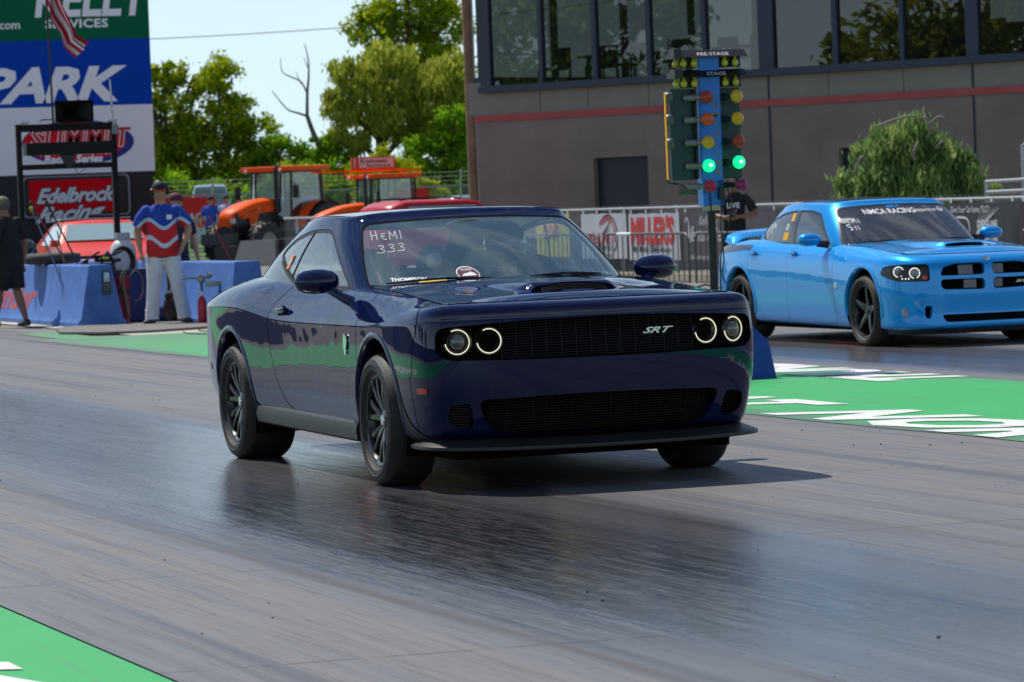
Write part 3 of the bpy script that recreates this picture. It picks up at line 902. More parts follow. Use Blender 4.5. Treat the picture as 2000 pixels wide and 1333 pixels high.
def build_coupe():
    car = thing('sports_coupe', 'dark navy blue two-door muscle coupe in the near lane, front wheels just lifting', 'car', (0, 0, 0))
    outl = [(.940, 0), (.938, .22), (.928, .44), (.910, .64), (.884, .790), (.825, .882), (.68, .928), (.43, .944), (.15, .944), (-.2, .938), (-.6, .934), (-1.0, .932), (-1.4, .930),
            (-1.8, .932), (-2.15, .938), (-2.5, .952), (-2.85, .962), (-3.2, .958), (-3.5, .940), (-3.74, .905), (-3.92, .84), (-4.01, .72), (-4.05, .5), (-4.07, .25), (-4.075, 0)]
    X = [p[0] for p in outl]; n = len(X)
    # helper: values by station x (front centre ... rear centre)
    def zs(*k): return interp_at(k, X)
    def ins(front, corner, *k):
        v = interp_at(k, X)
        for i in range(n):
            if X[i] > 0.80: v[i] = front
            elif X[i] > 0.50: v[i] = corner
        return v
    crease = zs((-4.1, .885), (-3.3, .905), (-2.75, .910), (-2.55, .895), (-2.32, .862), (-2.1, .842), (-1.5, .836), (-.3, .836), (.3, .845), (.7, .858), (.95, .868))
    c = np.array(crease)
    rows = []
    rows.append((zs((-4.1, .34), (-3.4, .27), (-2.2, .27), (-.4, .24), (.6, .24), (.95, .25)), ins(.20, .14, (-4.1, .12), (.5, .14))))
    rows.append((zs((-4.1, .36), (-3.4, .29), (-2.2, .29), (-.4, .255), (.6, .26), (.95, .27)), ins(.085, .06, (-4.1, .06), (-2.2, .045), (.5, .045))))
    rows.append((zs((-4.1, .42), (-2.2, .36), (-.4, .33), (.6, .34), (.95, .34)), ins(.055, .040, (-4.1, .02), (-2.2, .022), (.5, .020))))
    rows.append((zs((-4.1, .52), (-2.2, .48), (.5, .46), (.95, .46)), ins(.022, .016, (-4.1, .0), (-2.2, .004), (-1.2, .008), (.5, .006))))
    rows.append((zs((-4.1, .64), (-2.2, .60), (.5, .58), (.95, .57)), ins(.000, .002, (-4.1, -.004), (-2.2, .000), (.5, .001))))
    rows.append(((c-.155).tolist(), ins(-.006, -.004, (-4.1, .0), (-2.85, -.004), (-2.2, .000), (.5, .0))))
    rows.append(((c-.075).tolist(), ins(.000, -.001, (-4.1, .001), (-2.2, .0015), (.5, .001))))
    rows.append(((c-.025).tolist(), ins(.006, .001, (-4.1, .001), (-2.2, .002), (.5, .0015))))
    rows.append(((c-.005).tolist(), ins(.010, .002, (-4.1, .000), (-2.2, .0018), (.5, .0015))))
    for _k in range(2): rows.append(((c+.000).tolist(), ins(.011, .0025, (-4.1, .0005), (-2.2, .0020), (.5, .0018))))
    rows.append(((c+.008).tolist(), ins(.016, .008, (-4.1, .005), (-2.2, .0065), (.5, .0065))))
    rows.append(((c+.030).tolist(), ins(.014, .014, (-4.1, .016), (-2.2, .015), (.5, .016))))
    rows.append((zs((-4.1, .935), (-3.3, .968), (-2.6, .972), (-2.2, .925), (-1.5, .905), (-.3, .908), (.3, .905), (.7, .912), (.95, .926)), ins(.022, .030, (-4.1, .05), (-2.6, .040), (-2.2, .042), (.5, .048))))
    rows.append((zs((-4.1, .960), (-3.3, 1.015), (-2.6, 1.030), (-2.2, .985), (-1.5, .965), (-.3, .965), (.3, .945), (.7, .935), (.95, .944)), ins(.040, .062, (-4.1, .11), (-2.6, .092), (-2.2, .080), (-.3, .085), (.5, .098))))
    rows.append((zs((-4.1, .975), (-3.3, 1.045), (-2.6, 1.066), (-2.2, 1.042), (-1.5, 1.020), (-.3, 1.005), (.3, .966), (.7, .947), (.95, .952)), ins(.072, .105, (-4.1, .18), (-2.6, .165), (-2.2, .128), (-.3, .133), (.5, .150))))
    rows.append((zs((-4.1, .985), (-3.3, 1.062), (-2.6, 1.085), (-2.2, 1.070), (-1.5, 1.048), (-.3, 1.018), (.3, .975), (.7, .953), (.95, .957)), ins(.108, .155, (-4.1, .25), (-2.6, .240), (-2.2, .175), (-.3, .178), (.5, .190))))
    P = stations_sheet(outl, rows, 8, 6)
    skin = Sheet.grid(P, closed=True)
    if (skin.N[len(skin.N)//4]*np.array([0, 1, 0])).sum() < 0 and skin.V[len(skin.N)//4][1] > 0:
        skin = Sheet.grid(P, flip=True, closed=True)
    fullbvh = skin.bvh()

    # wheel arches (front centre x=0, rear x=-2.946)
    FA, RA, ZC = (0.015, .375), (-2.946, .365), .375
    RF, RR = .408, .402
    def arches(V, grow=0.0):
        d1 = np.hypot(V[:, 0]-FA[0], V[:, 2]-FA[1])-(RF+grow)
        d2 = np.hypot(V[:, 0]-RA[0], V[:, 2]-RA[1])-(RR+grow)
        return np.minimum(d1, d2)
    body = skin.clip(lambda V: arches(V))
    # front openings, seen from the front (y, z)
    gr = rpoly([(-.856, .838), (-.45, .862), (0, .870), (.45, .862), (.856, .838), (.862, .71), (.81, .672), (.4, .662), (0, .660), (-.4, .662), (-.81, .672), (-.862, .71)], [.05, .2, .2, .2, .05, .08, .08, .2, .2, .2, .08, .08])
    ia = rpoly([(-.66, .465), (0, .482), (.66, .465), (.60, .325), (.50, .285), (0, .278), (-.50, .285), (-.60, .325)], [.05, .3, .05, .06, .06, .3, .06, .06])
    ib = rpoly([(.695, .455), (.80, .44), (.80, .36), (.72, .315), (.665, .325)], .03)
    ic = [(-a, b) for a, b in ib][::-1]
    def front_sd(poly):
        f = polysdf(poly)
        return lambda V: np.where(V[:, 0] > 0.25, f(np.stack([V[:, 1], V[:, 2]], 1)), -1.0)
    opens = [front_sd(p) for p in (gr, ia, ib, ic)]
    for f in opens: body = body.clip(lambda V, f=f: -f(V))
    # door and fascia splits in side view
    door_poly = rpoly([(-.315, 1.12), (-.345, .80), (-.335, .45), (-.30, .312), (-.6, .300), (-1.2, .300), (-1.66, .312), (-1.88, .37), (-2.03, .52), (-2.125, .70), (-2.165, .84), (-2.13, .93), (-2.03, 1.00), (-1.93, 1.12)], .06)
    dsd = polysdf(door_poly)
    def door_side(s):
        return lambda V: np.where(V[:, 1]*s > 0.3, dsd(np.stack([V[:, 0], V[:, 2]], 1)), -1.0)
    g = .0044
    for s, nm in ((-1, 'door'), (1, 'door')):
        f = door_side(s)
        d_ = body.clip(lambda V: f(V)-g)
        d_.largest().build('door', P_navy, car)
        body = body.clip(lambda V: -f(V)-g)
    # front fascia: everything ahead of the cut line just before the wheel
    fx = polysdf([(.60, -1), (.60, .585), (.625, .60), (.66, .74), (.70, .86), (.665, .905), (.50, .99), (2, 1.6), (2, -1)])
    fs_ = lambda V: fx(np.stack([V[:, 0], V[:, 2]], 1))
    fascia = body.clip(lambda V: fs_(V)-.0040)
    body = body.clip(lambda V: -fs_(V)-.0040)
    # cut off body top rows under the greenhouse are left; build
    body.build('body_panels', P_navy, car)
    fl = polysdf(smooth2([(.30, .60), (.385, .595), (.43, .52), (.475, .42), (.55, .33), (.68, .275), (.84, .245), (.95, .235)], 4)+[(1.2, .22), (1.2, -.5), (-.0, -.5), (-.0, .60)])
    ff = lambda V: fl(np.stack([V[:, 0], V[:, 2]], 1))
    flare = (skin.clip(lambda V: arches(V)).clip(lambda V: ff(V)).clip(lambda V: V[:, 0]-.30))
    flare.offset(.004).build('lower_flare', M_skirt, car)
    fascia = fascia.clip(lambda V: -ff(V))
    fascia.build('front_bumper', P_navy, car)
    # inner dark liner seen through the gaps
    liner = skin.clip(lambda V: arches(V)-.01)
    for f in opens: liner = liner.clip(lambda V, f=f: -f(V)-.004)
    liner.offset(-.012).build('inner_liner', M_void, car)
    # walls of the openings and recessed backs
    dark = skin
    for f, dep in zip(opens, (.055, .10, .08, .08)):
        mb = MB(); reg = skin.clip(lambda V: f(V)+.0)
        wall_from(mb, reg, lambda m: True, (-dep, 0, 0)); mb.build('opening_rim', P_navy, car, smooth=1.0)
        reg.shift(dx=-dep).clip(lambda V: V[:, 0] > -5).build('grille_back', M_void, car)
    # grille mesh: fine horizontal bars
    fb = fullbvh
    def front_x(y, z):
        h = fb.ray_cast(Vector((2.0, y, z)), Vector((-1, 0, 0)), 3.0)
        return h[0].x if h[0] else .8
    mb = MB()
    for z in np.arange(.675, .868, .0135):
        ys = np.linspace(-.52, .52, 27)
        pts = [(front_x(y, z)-.042, y, z) for y in ys]
        mb.tube(pts, .0024, 5)
    for y in np.arange(-.52, .521, .08):
        mb.tube([(front_x(y, z)-.052, y, z) for z in (.67, .72, .77, .82, .866)], .0022, 5)
    mb.build('grille_mesh', M_blackmat, car, smooth=1.0)
    mb = MB()
    for z in np.arange(.295, .475, .0135):
        hw = .60 if z > .33 else .53
        mb.tube([(front_x(y, z)-.05, y, z) for y in np.linspace(-hw, hw, 25)], .0026, 5)
    for y in np.arange(-.56, .561, .07):
        mb.tube([(front_x(y, z)-.056, y, z) for z in (.285, .35, .41, .475)], .002, 5)
    for s in (-1, 1):
        for z in np.arange(.33, .45, .0135):
            mb.tube([(front_x(s*y, z)-.045, s*y, z) for y in np.linspace(.68, .795, 6)], .0025, 5)
    mb.build('intake_mesh', M_blackmat, car, smooth=1.0)
    # headlights
    for y in (-.748, -.588, .588, .748):
        s = 1 if y > 0 else -1
        x0 = front_x(y, .765)
        yaw = s*math.radians(22 if abs(y) > .6 else 9)
        T = Matrix.Translation((x0-.034, y, .765)) @ Matrix.Rotation(yaw, 4, 'Z') @ Matrix.Rotation(PI/2, 4, 'Y')
        hl = MB()
        hl.lathe([(.0005, -.05), (.050, -.05), (.058, -.022), (.072, -.010), (.075, .002), (.071, .008), (.066, .004), (.062, -.02)], 40, 0, T)
        lamp = hl.build('headlight', M_blackgloss, car, smooth=0.8)
        ring = MB(); vs = []; fs = []
        # halo: open arc of about 300 degrees
        a0, a1 = (math.radians(-82), math.radians(208))
        m_ = 44
        pts = []
        for i in range(m_+1):
            a = a0+(a1-a0)*i/m_
            # local: x-axis of T points down (rot Y): angle measured so that gap is at the outer top
            pts.append(tuple(T @ Vector((.0615*math.cos(a), .0615*math.sin(a)*1.0, .006))))
        ring.tube(pts, .0028, 8)
        ring.build('halo_ring', M_halo, lamp, smooth=1.0)
        pj = MB(); pj.lathe([(.046, -.018), (.055, -.004), (.0575, .0)], 36, 0, T); pj.build('reflector', mat('smoked_reflector', G3(.16), .18, metal=.9), lamp, smooth=1.0)
        if abs(y) > .6:
            pj = MB(); pj.lathe([(.0005, .030), (.015, .028), (.030, .019), (.040, .004), (.043, -.02)], 28, 0, T)
            pj.build('projector_lens', mat('projector_glass', G3(.10), 0.06, coat=1.0, spec=1.0), lamp, smooth=1.0)
            pj = MB(); pj.lathe([(.043, -.02), (.047, -.005), (.052, -.02)], 28, 0, T)
            pj.build('bezel', M_chrome, lamp, smooth=1.0)
        else:
            pj = MB(); pj.lathe([(.0005, -.045), (.040, -.045), (.055, -.012), (.060, -.01)], 28, 0, T)
            pj.build('duct', M_void, lamp, smooth=1.0)
    # emblem on the grille
    mb = MB()
    vs, fs2 = text_geo('SRT', size=.043, shear=.5, bold=.0012, xs=2.0)
    mb.add([(front_x(.235+a, .775)-.036, .235+a, .766+b) for a, b in vs], fs2)
    mb.build('grille_badge', M_chrome, car)
    # splitter
    mb = MB()
    out = smooth2([(.44, .890, .0), (.60, .912, .0), (.80, .895, 0), (.915, .80, 0), (.975, .61, 0), (.995, .36, 0), (1.0, 0, 0)], 6)
    out = out+[(x, -y, z) for x, y, z in out[::-1][1:]]
    vs = []; fs = []
    m_ = len(out)
    for x, y, z in out:
        zt = .222+.018*abs(y)**2
        w = 1.0
        vs += [(x, y, zt), (x, y, zt-.018), (x*.86-.02, y*.86, zt-.022), (x*.90-.02 if x > .6 else x, y*.925, zt+.035)]
    for i in range(m_-1):
        for k in range(4):
            k2 = (k+1) % 4
            fs.append((4*i+k, 4*i+k2, 4*i+4+k2, 4*i+4+k))
    fs += [(0, 1, 2, 3), (4*m_-1, 4*m_-2, 4*m_-3, 4*m_-4)]
    mb.add(vs, fs)
    mb.build('front_splitter', M_skirt, car, bevel=0.003, smooth=0.7)
    # underbody, side skirts
    mb = MB()
    mb.box(-3.6, .80, -.66, .66, .20, .27)
    mb.box(.2, .78, -.74, .74, .16, .24)
    mb.build('underbody', M_void, car)
    for s in (-1, 1):
        mb = MB()
        sec = [(.905, .315), (.925, .30), (.932, .26), (.925, .215), (.90, .20), (.80, .20), (.80, .30)]
        xs = np.linspace(-2.50, -.415, 20)
        vs = []; fs = []
        for x in xs:
            zz = .02*(-(x+.4))/2.1+.008
            for y, z in sec: vs.append((x, s*y, z+zz))
        m_ = len(sec)
        for i in range(len(xs)-1):
            for k in range(m_):
                k2 = (k+1) % m_
                fs.append((i*m_+k, i*m_+k2, (i+1)*m_+k2, (i+1)*m_+k))
        fs += [tuple(range(m_)), tuple(range((len(xs)-1)*m_, len(xs)*m_))]
        mb.add(vs, fs)
        mb.build('side_skirt', M_skirt, car, smooth=0.6)
    for s in (-1, 1):
        arch_lip(fullbvh, car, FA[0], FA[1], s, RF-.004, math.radians(-12), math.radians(196), P_navy, proud=.009, w=.034)
        arch_lip(fullbvh, car, RA[0], RA[1], s, RR-.004, math.radians(-12), math.radians(196), P_navy, proud=.009, w=.034)
        wheel_well(car, FA[0], s, .50, .90, .425, FA[1])
        wheel_well(car, RA[0], s, .50, .92, .415, RA[1])

    # ---- hood: between the fenders, from the shut line back to the cowl
    row = skin
    bt = P[:, -1, :]                        # top edge of the side skin, all round
    half = bt[bt[:, 1] >= -1e-6]
    half = half[np.argsort(-half[:, 0])]
    xe = half[:, 0]; ye = half[:, 1]; ze = half[:, 2]
    # side boundary y(x) for hood
    fm = (xe < .74) & (xe > -1.0)
    def yedge(x): return np.interp(-x, -xe[fm], ye[fm])
    def zedge(x): return np.interp(-x, -xe[fm], ze[fm])
    nose = half[(xe > .45)]
    nose = nose[np.argsort(nose[:, 1])]
    def xfront(y): return np.interp(y, nose[:, 1], nose[:, 0])
    def hood_pt(a, b):
        # a: 0 front .. 1 back; b: -1..1 across
        yb = b
        y = yb*0.74
        xf = xfront(abs(y)) - .009
        xb = -.50-.16*abs(b)**3
        x = xf+(xb-xf)*a
        hw = yedge(x)-.006 if x < .58 else None
        if hw is not None:
            hwf = yedge(.58)-.006
            y = b*(hwf+(hw-hwf)*1.0)*1.0
        else:
            y = b*(yedge(.58)-.006)
        return x, y
    na, nbb = 110, 120
    HP = np.zeros((na+1, nbb+1, 3))
    for i in range(na+1):
        for j in range(nbb+1):
            a = i/na; b = -1+2*j/nbb
            x, y = hood_pt(a, b)
            ay = abs(y)
            ze_ = zedge(min(x, .58)) if x < .58 else np.interp(-x, -xe[(xe > .4)], ze[(xe > .4)])
            hw = .74
            t = min(1, ay/hw)
            ze_ += .0045
            crown = .034*(1-t**2.2)
            z = ze_+crown*min(1, (1-a)*0+ (a*9 if a < .11 else 1))*1.0
            if a < .11: z = ze_+crown*(a/.11)**.6*1.0 if False else ze_+crown*math.sin(min(1, a/.11)*PI/2)
            # central power bulge with scoop
            w0 = .19+.03*max(0, .6-x); w1 = .30+.10*max(0, .6-x)
            q = 1-min(1, max(0, (ay-w0)/(w1-w0))); q = q*q*(3-2*q)
            xe_ = .575-.06*(ay/.2)**2
            fa = min(1, max(0, (xe_+.045-x)/.09)); fa = fa*fa*(3-2*fa)
            z += max(0, 1.043+.012*min(1, max(0, -x+.4)/.9)-z)*q*fa
            # outer valleys
            v = math.exp(-((ay-.46)/.075)**2)*math.exp(-((x-.12)/.22)**2)
            z -= .020*v
            HP[i, j] = (x, y, z)
    hood = Sheet.grid(HP, flip=False)
    if hood.N[:, 2].mean() < 0: hood = Sheet.grid(HP, flip=True)
    hb = hood.bvh()
    def hz(x, y):
        h = hb.ray_cast(Vector((x, y, 2)), Vector((0, 0, -1)), 3)
        return h[0].z if h[0] else 1.0
    # forward-facing scoop mouth: the steep ramp of the bulge is cut away and filled with mesh
    sc = rpoly([(.597, -.12), (.602, 0), (.597, .12), (.565, .215), (.535, .245), (.512, .215), (.538, .12), (.543, 0), (.538, -.12), (.512, -.215), (.535, -.245), (.565, -.215)], .02)
    scd = polysdf(sc)
    hood_c = hood.clip(lambda V: -scd(V[:, :2]))
    hd_o = hood_c.build('hood', P_navy, car)
    mb = MB(); wall_from(mb, hood, lambda m: True, (0, 0, -.016)); mb.build('hood_flange', M_void, hd_o, fix=False)
    mouth = hood.clip(lambda V: scd(V[:, :2])+.004).shift(dx=-.018, dz=-.006)
    mouth.build('scoop_mesh', M_void, car)
    mb = MB(); wall_from(mb, hood.clip(lambda V: scd(V[:, :2])), lambda m: True, (-.03, 0, -.012)); mb.build('scoop_rim', P_navy, car, smooth=1.0)
    mb = MB()
    for k in range(5):
        t = .12+.19*k
        pts = []
        for y in np.linspace(-.18, .18, 17):
            e = (abs(y)/.2)**2
            x = (.598-.045*e)*(1-t)+(.545-.03*e)*t
            pts.append((x-.010, y, hz(x, y)-.002))
        mb.tube(pts, .0025, 5)
    mb.build('scoop_bars', M_blackmat, car, smooth=1.0)
    # side hood vents
    for s in (-1, 1):
        vt = polysdf([(.0, s*.395), (.22, s*.435), (.22, s*.470), (.0, s*.440)] if s > 0 else [(.0, s*.440), (.22, s*.470), (.22, s*.435), (.0, s*.395)])
        hood.clip(lambda V: vt(V[:, :2])).shift(dz=.0015).build('hood_vent', M_blackmat, car)
    # nose gap strip between hood and bumper, dark
    # cowl / wiper tray
    mb = MB()
    ys = np.linspace(-.735, .735, 29)
    vs = []; fs = []
    for y in ys:
        xb = -.50-.16*abs(y/.74)**3
        vs += [(xb-.006, y, hz(xb+.03, y)-.006), (xb-.16, y*.99, hz(xb+.03, y)-.004)]
    for i in range(len(ys)-1): fs.append((2*i, 2*i+1, 2*i+3, 2*i+2))
    mb.add(vs, fs)
    mb.build('cowl', M_blackmat, car, smooth=1.0)
    # ---- rear deck and parcel area
    DP = np.zeros((21, 41, 3))
    rb = half[(xe < -3.0)]
    for i in range(21):
        for j in range(41):
            b = -1+2*j/40
            xr = np.interp(abs(b)*.70, np.sort(rb[:, 1]), rb[np.argsort(rb[:, 1]), 0])
            x = -3.05+(xr+3.05)*i/20
            yy = np.interp(-x, -xe[(xe < -2.6)], ye[(xe < -2.6)]) if x > -3.7 else .70
            y = b*min(yy, .74)
            ed = np.interp(-x, -xe[(xe < -2.6)], ze[(xe < -2.6)])
            DP[i, j] = (x, y, ed+.018*(1-b*b)+(.03*max(0, (-x-3.6)/.25)**2 if x < -3.6 else 0))
    dk = Sheet.grid(DP)
    if dk.N[:, 2].mean() < 0: dk = Sheet.grid(DP, flip=True)
    dk.build('boot_lid', P_navy, car)
    # spoiler
    mb = MB()
    ys = np.linspace(-.78, .78, 25); vs = []; fs = []
    for y in ys:
        x0 = -3.93+.20*(abs(y)/.78)**3; e = 1-(abs(y)/.78)**6
        zb = .985
        vs += [(x0+.10, y, zb), (x0+.02, y, zb+.05*e), (x0-.05, y, zb+.055*e), (x0-.04, y, zb-.01)]
    for i in range(24):
        for k in range(4):
            k2 = (k+1) % 4
            fs.append((4*i+k, 4*i+k2, 4*i+4+k2, 4*i+4+k))
    mb.add(vs, fs); mb.build('spoiler', M_blackgloss, car, smooth=0.9)

    # ---- greenhouse ring
    o0 = [(-.47, 0), (-.48, .26), (-.53, .51), (-.625, .69), (-.76, .765), (-.98, .795), (-1.3, .805), (-1.65, .808), (-2.0, .808), (-2.35, .798), (-2.72, .770), (-3.06, .725), (-3.32, .66), (-3.48, .54), (-3.56, .36), (-3.59, .18), (-3.60, 0)]
    z0 = [1.035, 1.033, 1.028, 1.02, 1.012, 1.008, 1.012, 1.02, 1.03, 1.045, 1.06, 1.06, 1.055, 1.055, 1.06, 1.065, 1.067]
    o1 = [(-1.235, 0), (-1.24, .21), (-1.265, .42), (-1.305, .56), (-1.36, .625), (-1.45, .648), (-1.58, .658), (-1.75, .662), (-1.95, .660), (-2.15, .648), (-2.38, .624), (-2.60, .588), (-2.76, .53), (-2.83, .42), (-2.855, .28), (-2.865, .14), (-2.87, 0)]
    z1 = [1.415, 1.413, 1.407, 1.398, 1.390, 1.388, 1.392, 1.398, 1.398, 1.390, 1.373, 1.350, 1.338, 1.338, 1.348, 1.353, 1.355]
    o0 = np.array(o0); o1 = np.array(o1); z0 = np.array(z0); z1 = np.array(z1)
    m_ = len(o0)
    rws = []
    for t, bul in ((-.12, .0), (0, .0), (.2, .010), (.4, .018), (.6, .020), (.8, .014), (.92, .006), (1.0, -.002), (1.035, -.014), (1.05, -.040), (1.055, -.075)):
        tt = min(t, 1.0)
        o = o0+(o1-o0)*t if t <= 1 else o1+(np.array([[-1.95, 0]])-o1)*0
        z = z0+(z1-z0)*t if t <= 1 else z1+(t-1)*.55
        full = np.concatenate([o, (o*np.array([1, -1]))[::-1][1:-1]], 0)
        T = np.roll(full, -1, 0)-np.roll(full, 1, 0); T /= np.linalg.norm(T, axis=1, keepdims=True)
        Nn = np.stack([T[:, 1], -T[:, 0]], 1)
        if Nn[0, 0] < 0: Nn = -Nn
        sidew = np.abs(Nn[:, 1])
        bl = bul if bul > 0 else bul
        full = full+Nn*bl
        zf = np.concatenate([z, z[::-1][1:-1]])
        rws.append(np.concatenate([full, zf[:, None]], 1))
    C = np.array(rws)
    GP = bspl(C.transpose(1, 0, 2), 8, closed=True)
    GP = bspl(GP.transpose(1, 0, 2), 6).transpose(1, 0, 2)
    ring = Sheet.grid(GP, closed=True)
    k0 = np.argmax(ring.V[:, 1])
    if ring.N[k0][1] < 0: ring = Sheet.grid(GP, flip=True, closed=True)
    # windscreen region from the front (y,z), side glass from the side (x,z), rear glass from behind
    ws = polysdf(rpoly([(-.735, 1.035), (-.45, 1.02), (0, 1.015), (.45, 1.02), (.735, 1.035), (.705, 1.15), (.655, 1.27), (.598, 1.375), (.30, 1.393), (0, 1.398), (-.30, 1.393), (-.598, 1.375), (-.655, 1.27), (-.705, 1.15)], [.02, .1, .1, .1, .02, .1, .1, .05, .1, .1, .1, .05, .1, .1]))
    f_ws = lambda V: np.where(V[:, 0] > -1.6, ws(np.stack([V[:, 1], V[:, 2]], 1)), -1)
    sg = polysdf(rpoly([(-.90, 1.015), (-1.5, 1.03), (-1.98, 1.045), (-2.10, 1.065), (-2.42, 1.155), (-2.58, 1.205), (-2.50, 1.255), (-2.32, 1.305), (-2.02, 1.342), (-1.76, 1.352), (-1.60, 1.345), (-1.49, 1.31)], [.02, .1, .05, .05, .05, .03, .05, .1, .1, .1, .05, .03]))
    f_sg = lambda V: np.where((np.abs(V[:, 1]) > .4), sg(np.stack([V[:, 0], V[:, 2]], 1)), -1)
    rg = polysdf(rpoly([(-.52, 1.08), (.52, 1.08), (.43, 1.325), (-.43, 1.325)], .05))
    f_rg = lambda V: np.where(V[:, 0] < -2.65, rg(np.stack([V[:, 1], V[:, 2]], 1)), -1)
    fr = ring
    for f in (f_ws, f_sg, f_rg): fr = fr.clip(lambda V, f=f: -f(V))
    fr.build('cabin_pillars', P_navy, car)
    wsS = ring.clip(lambda V: f_ws(V)-.004)
    w_ = wsS.offset(-.004)
    w_.build('windscreen', M_cglass, car)
    # black seals
    mb = MB()
    reg = ring.clip(f_ws); wall_from(mb, reg, lambda m: True, (-.004, 0, -.02))
    band = ring.clip(f_ws).clip(lambda V: .006-f_ws(V)).offset(-.001)
    mb.build('seal_wall', M_void, car)
    band.build('windscreen_seal', M_void, car)
    glasses = {}
    for s in (-1, 1):
        fs2 = lambda V: np.where(V[:, 1]*s > 0, f_sg(V), -1)
        reg = ring.clip(fs2)
        reg.clip(lambda V: fs2(V)-.016).offset(-.006).build('side_window', M_cglass_side, car)
        reg.clip(lambda V: .018-fs2(V)).offset(-.0035).build('window_seal', M_blackmat, car)
        mb = MB(); wall_from(mb, reg, lambda m: True, (0, -s*.02, 0)); mb.build('window_reveal', M_void, car)
        glasses[s] = reg
    reg = ring.clip(f_rg)
    reg.offset(-.004).build('rear_window', M_cglass, car)
    # division bar between door glass and quarter glass
    rbv = ring.bvh()
    def side_pt(s, x, z, out=0.0):
        h = rbv.ray_cast(Vector((x, s*2, z)), Vector((0, -s, 0)), 2)
        return (x, h[0].y+s*out, z) if h[0] else (x, s*.6, z)
    for s in (-1, 1):
        mb = MB()
        pts = [side_pt(s, -2.12+.20*t, 1.07+.268*t, -.005) for t in np.linspace(0, 1, 8)]
        mb.tube(pts, .0045, 6)
        mb.build('window_bar', M_blackmat, car, smooth=1.0)
        mb = MB()
        pts = [side_pt(s, x, z, .003) for x, z in smooth2([(-.84, 1.007), (-1.2, 1.015), (-1.6, 1.026), (-1.92, 1.037), (-2.03, 1.052), (-2.25, 1.105), (-2.45, 1.165)], 5)]
        mb.tube(pts, .008, 6)
        mb.build('belt_moulding', M_blackmat, car, smooth=1.0)
    # roof panel
    te = GP[:, -1, :]
    hr = te[te[:, 1] >= -1e-6]; hr = hr[np.argsort(-hr[:, 0])]
    xmin, xmax = hr[:, 0].min(), hr[:, 0].max()
    nA, nB = 60, 50
    RP = np.zeros((nA+1, nB+1, 3))
    for i in range(nA+1):
        th = i/nA
        x = xmax+(xmin-xmax)*(.5-.5*math.cos(PI*th))
        hw = np.interp(-x, -hr[:, 0], hr[:, 1]); zz = np.interp(-x, -hr[:, 0], hr[:, 2])
        for j in range(nB+1):
            b = -1+2*j/nB
            zc = .022*(1-b*b)*math.sin(PI*min(1, max(0, (xmax-x)/(xmax-xmin))))**.5
            RP[i, j] = (x, b*hw, zz+zc)
    rf = Sheet.grid(RP)
    if rf.N[:, 2].mean() < 0: rf = Sheet.grid(RP, flip=True)
    rf.build('roof', P_navy, car)
    # roof ditch line
    for s in (-1, 1):
        mb = MB()
        pts = [side_pt(s, x, z, .0) for x, z in ((-1.40, 1.388),)]
        k = [p for p in GP[:, -9, :] if p[1]*s > .3]
        k = sorted(k, key=lambda p: -p[0])
        mb.tube([tuple(p) for p in k if -2.6 < p[0] < -1.3], .0025, 5)
        mb.build('roof_seam', M_void, car)

    # ---- interior
    mb = MB()
    mb.box(-3.2, -.55, -.70, .70, .30, .34)
    mb.box(-3.15, -2.75, -.62, .62, .34, 1.02)
    mb.build('cabin_floor', mat('tan_cabin_trim', (.26, .20, .14, 1), .7), car)
    mb = MB()
    prof = smooth2([(-.56, 1.02), (-.70, 1.045), (-.95, 1.035), (-1.08, .98), (-1.10, .86)], 5)
    vs = []; fs = []
    for x, z in prof: vs += [(x, -.66, z-.02), (x, 0, z), (x, .66, z-.02)]
    for i in range(len(prof)-1):
        for k in range(2): fs.append((3*i+k, 3*i+k+1, 3*i+4+k, 3*i+3+k))
    mb.add(vs, fs); mb.build('dashboard', mat('dash_top', (.13, .11, .09, 1), .6), car, smooth=1.0)
    def seat(x, y, w=.25, top=1.20):
        st = MB()
        pr = smooth2([(0, .40), (-.02, .60), (-.10, .85), (-.19, 1.02), (-.24, top), (-.30, top+.01), (-.33, top-.04), (-.27, .98), (-.20, .60), (-.16, .40)], 4)
        wd = lambda z: w*(1.0 if z < .9 else max(.42, 1.0-(z-.9)*2.0))
        vs = []; fs = []; n_ = len(pr)
        for b in (-1, -.85, 0, .85, 1):
            for px_, pz in pr:
                k_ = (1 if abs(b) < .9 else .86)
                vs.append((x+px_*k_+(-.02 if abs(b) >= .9 else 0), y+b*wd(pz), pz))
        for i in range(4):
            for k in range(n_):
                k2 = (k+1) % n_
                fs.append((i*n_+k, i*n_+k2, (i+1)*n_+k2, (i+1)*n_+k))
        st.add(vs, fs)
        st.rbox(x-.12, x+.42, y-w, y+w, .38, .52, .05)
        st.build('seat', M_tan, car, smooth=0.9)
    seat(-1.75, -.36); seat(-1.75, .36)
    mb = MB(); mb.rbox(-2.75, -2.45, -.58, .58, .60, 1.0, .06); mb.build('rear_seat', M_tan, car, smooth=.8)
    mb = MB()
    T = Matrix.Translation((-1.22, .36, 1.0)) @ Matrix.Rotation(math.radians(-68), 4, 'Y')
    mb.lathe([(.165, -.012), (.18, 0), (.165, .012), (.155, 0)], 28, 0, T, closed=True)
    mb.box(-.155, .155, -.02, .02, -.01, .01, 0, T)
    mb.build('steering_wheel', M_darkint, car, smooth=1.0)
    # rear-view mirror blob at the header
    mb = MB(); mb.sphere((-1.16, -.02, 1.345), .06, 12, 0, (.5, 2.2, .55)); mb.build('interior_mirror', M_darkint, car, smooth=1.0)

    # ---- wipers
    mb = MB()
    wb = w_.bvh()
    def ws_pt(y, z, off=.012):
        h = wb.ray_cast(Vector((1.0, y, z)), Vector((-1, 0, 0)), 4)
        return (h[0].x+off, y, z+off*.4) if h[0] else (-.5, y, z)
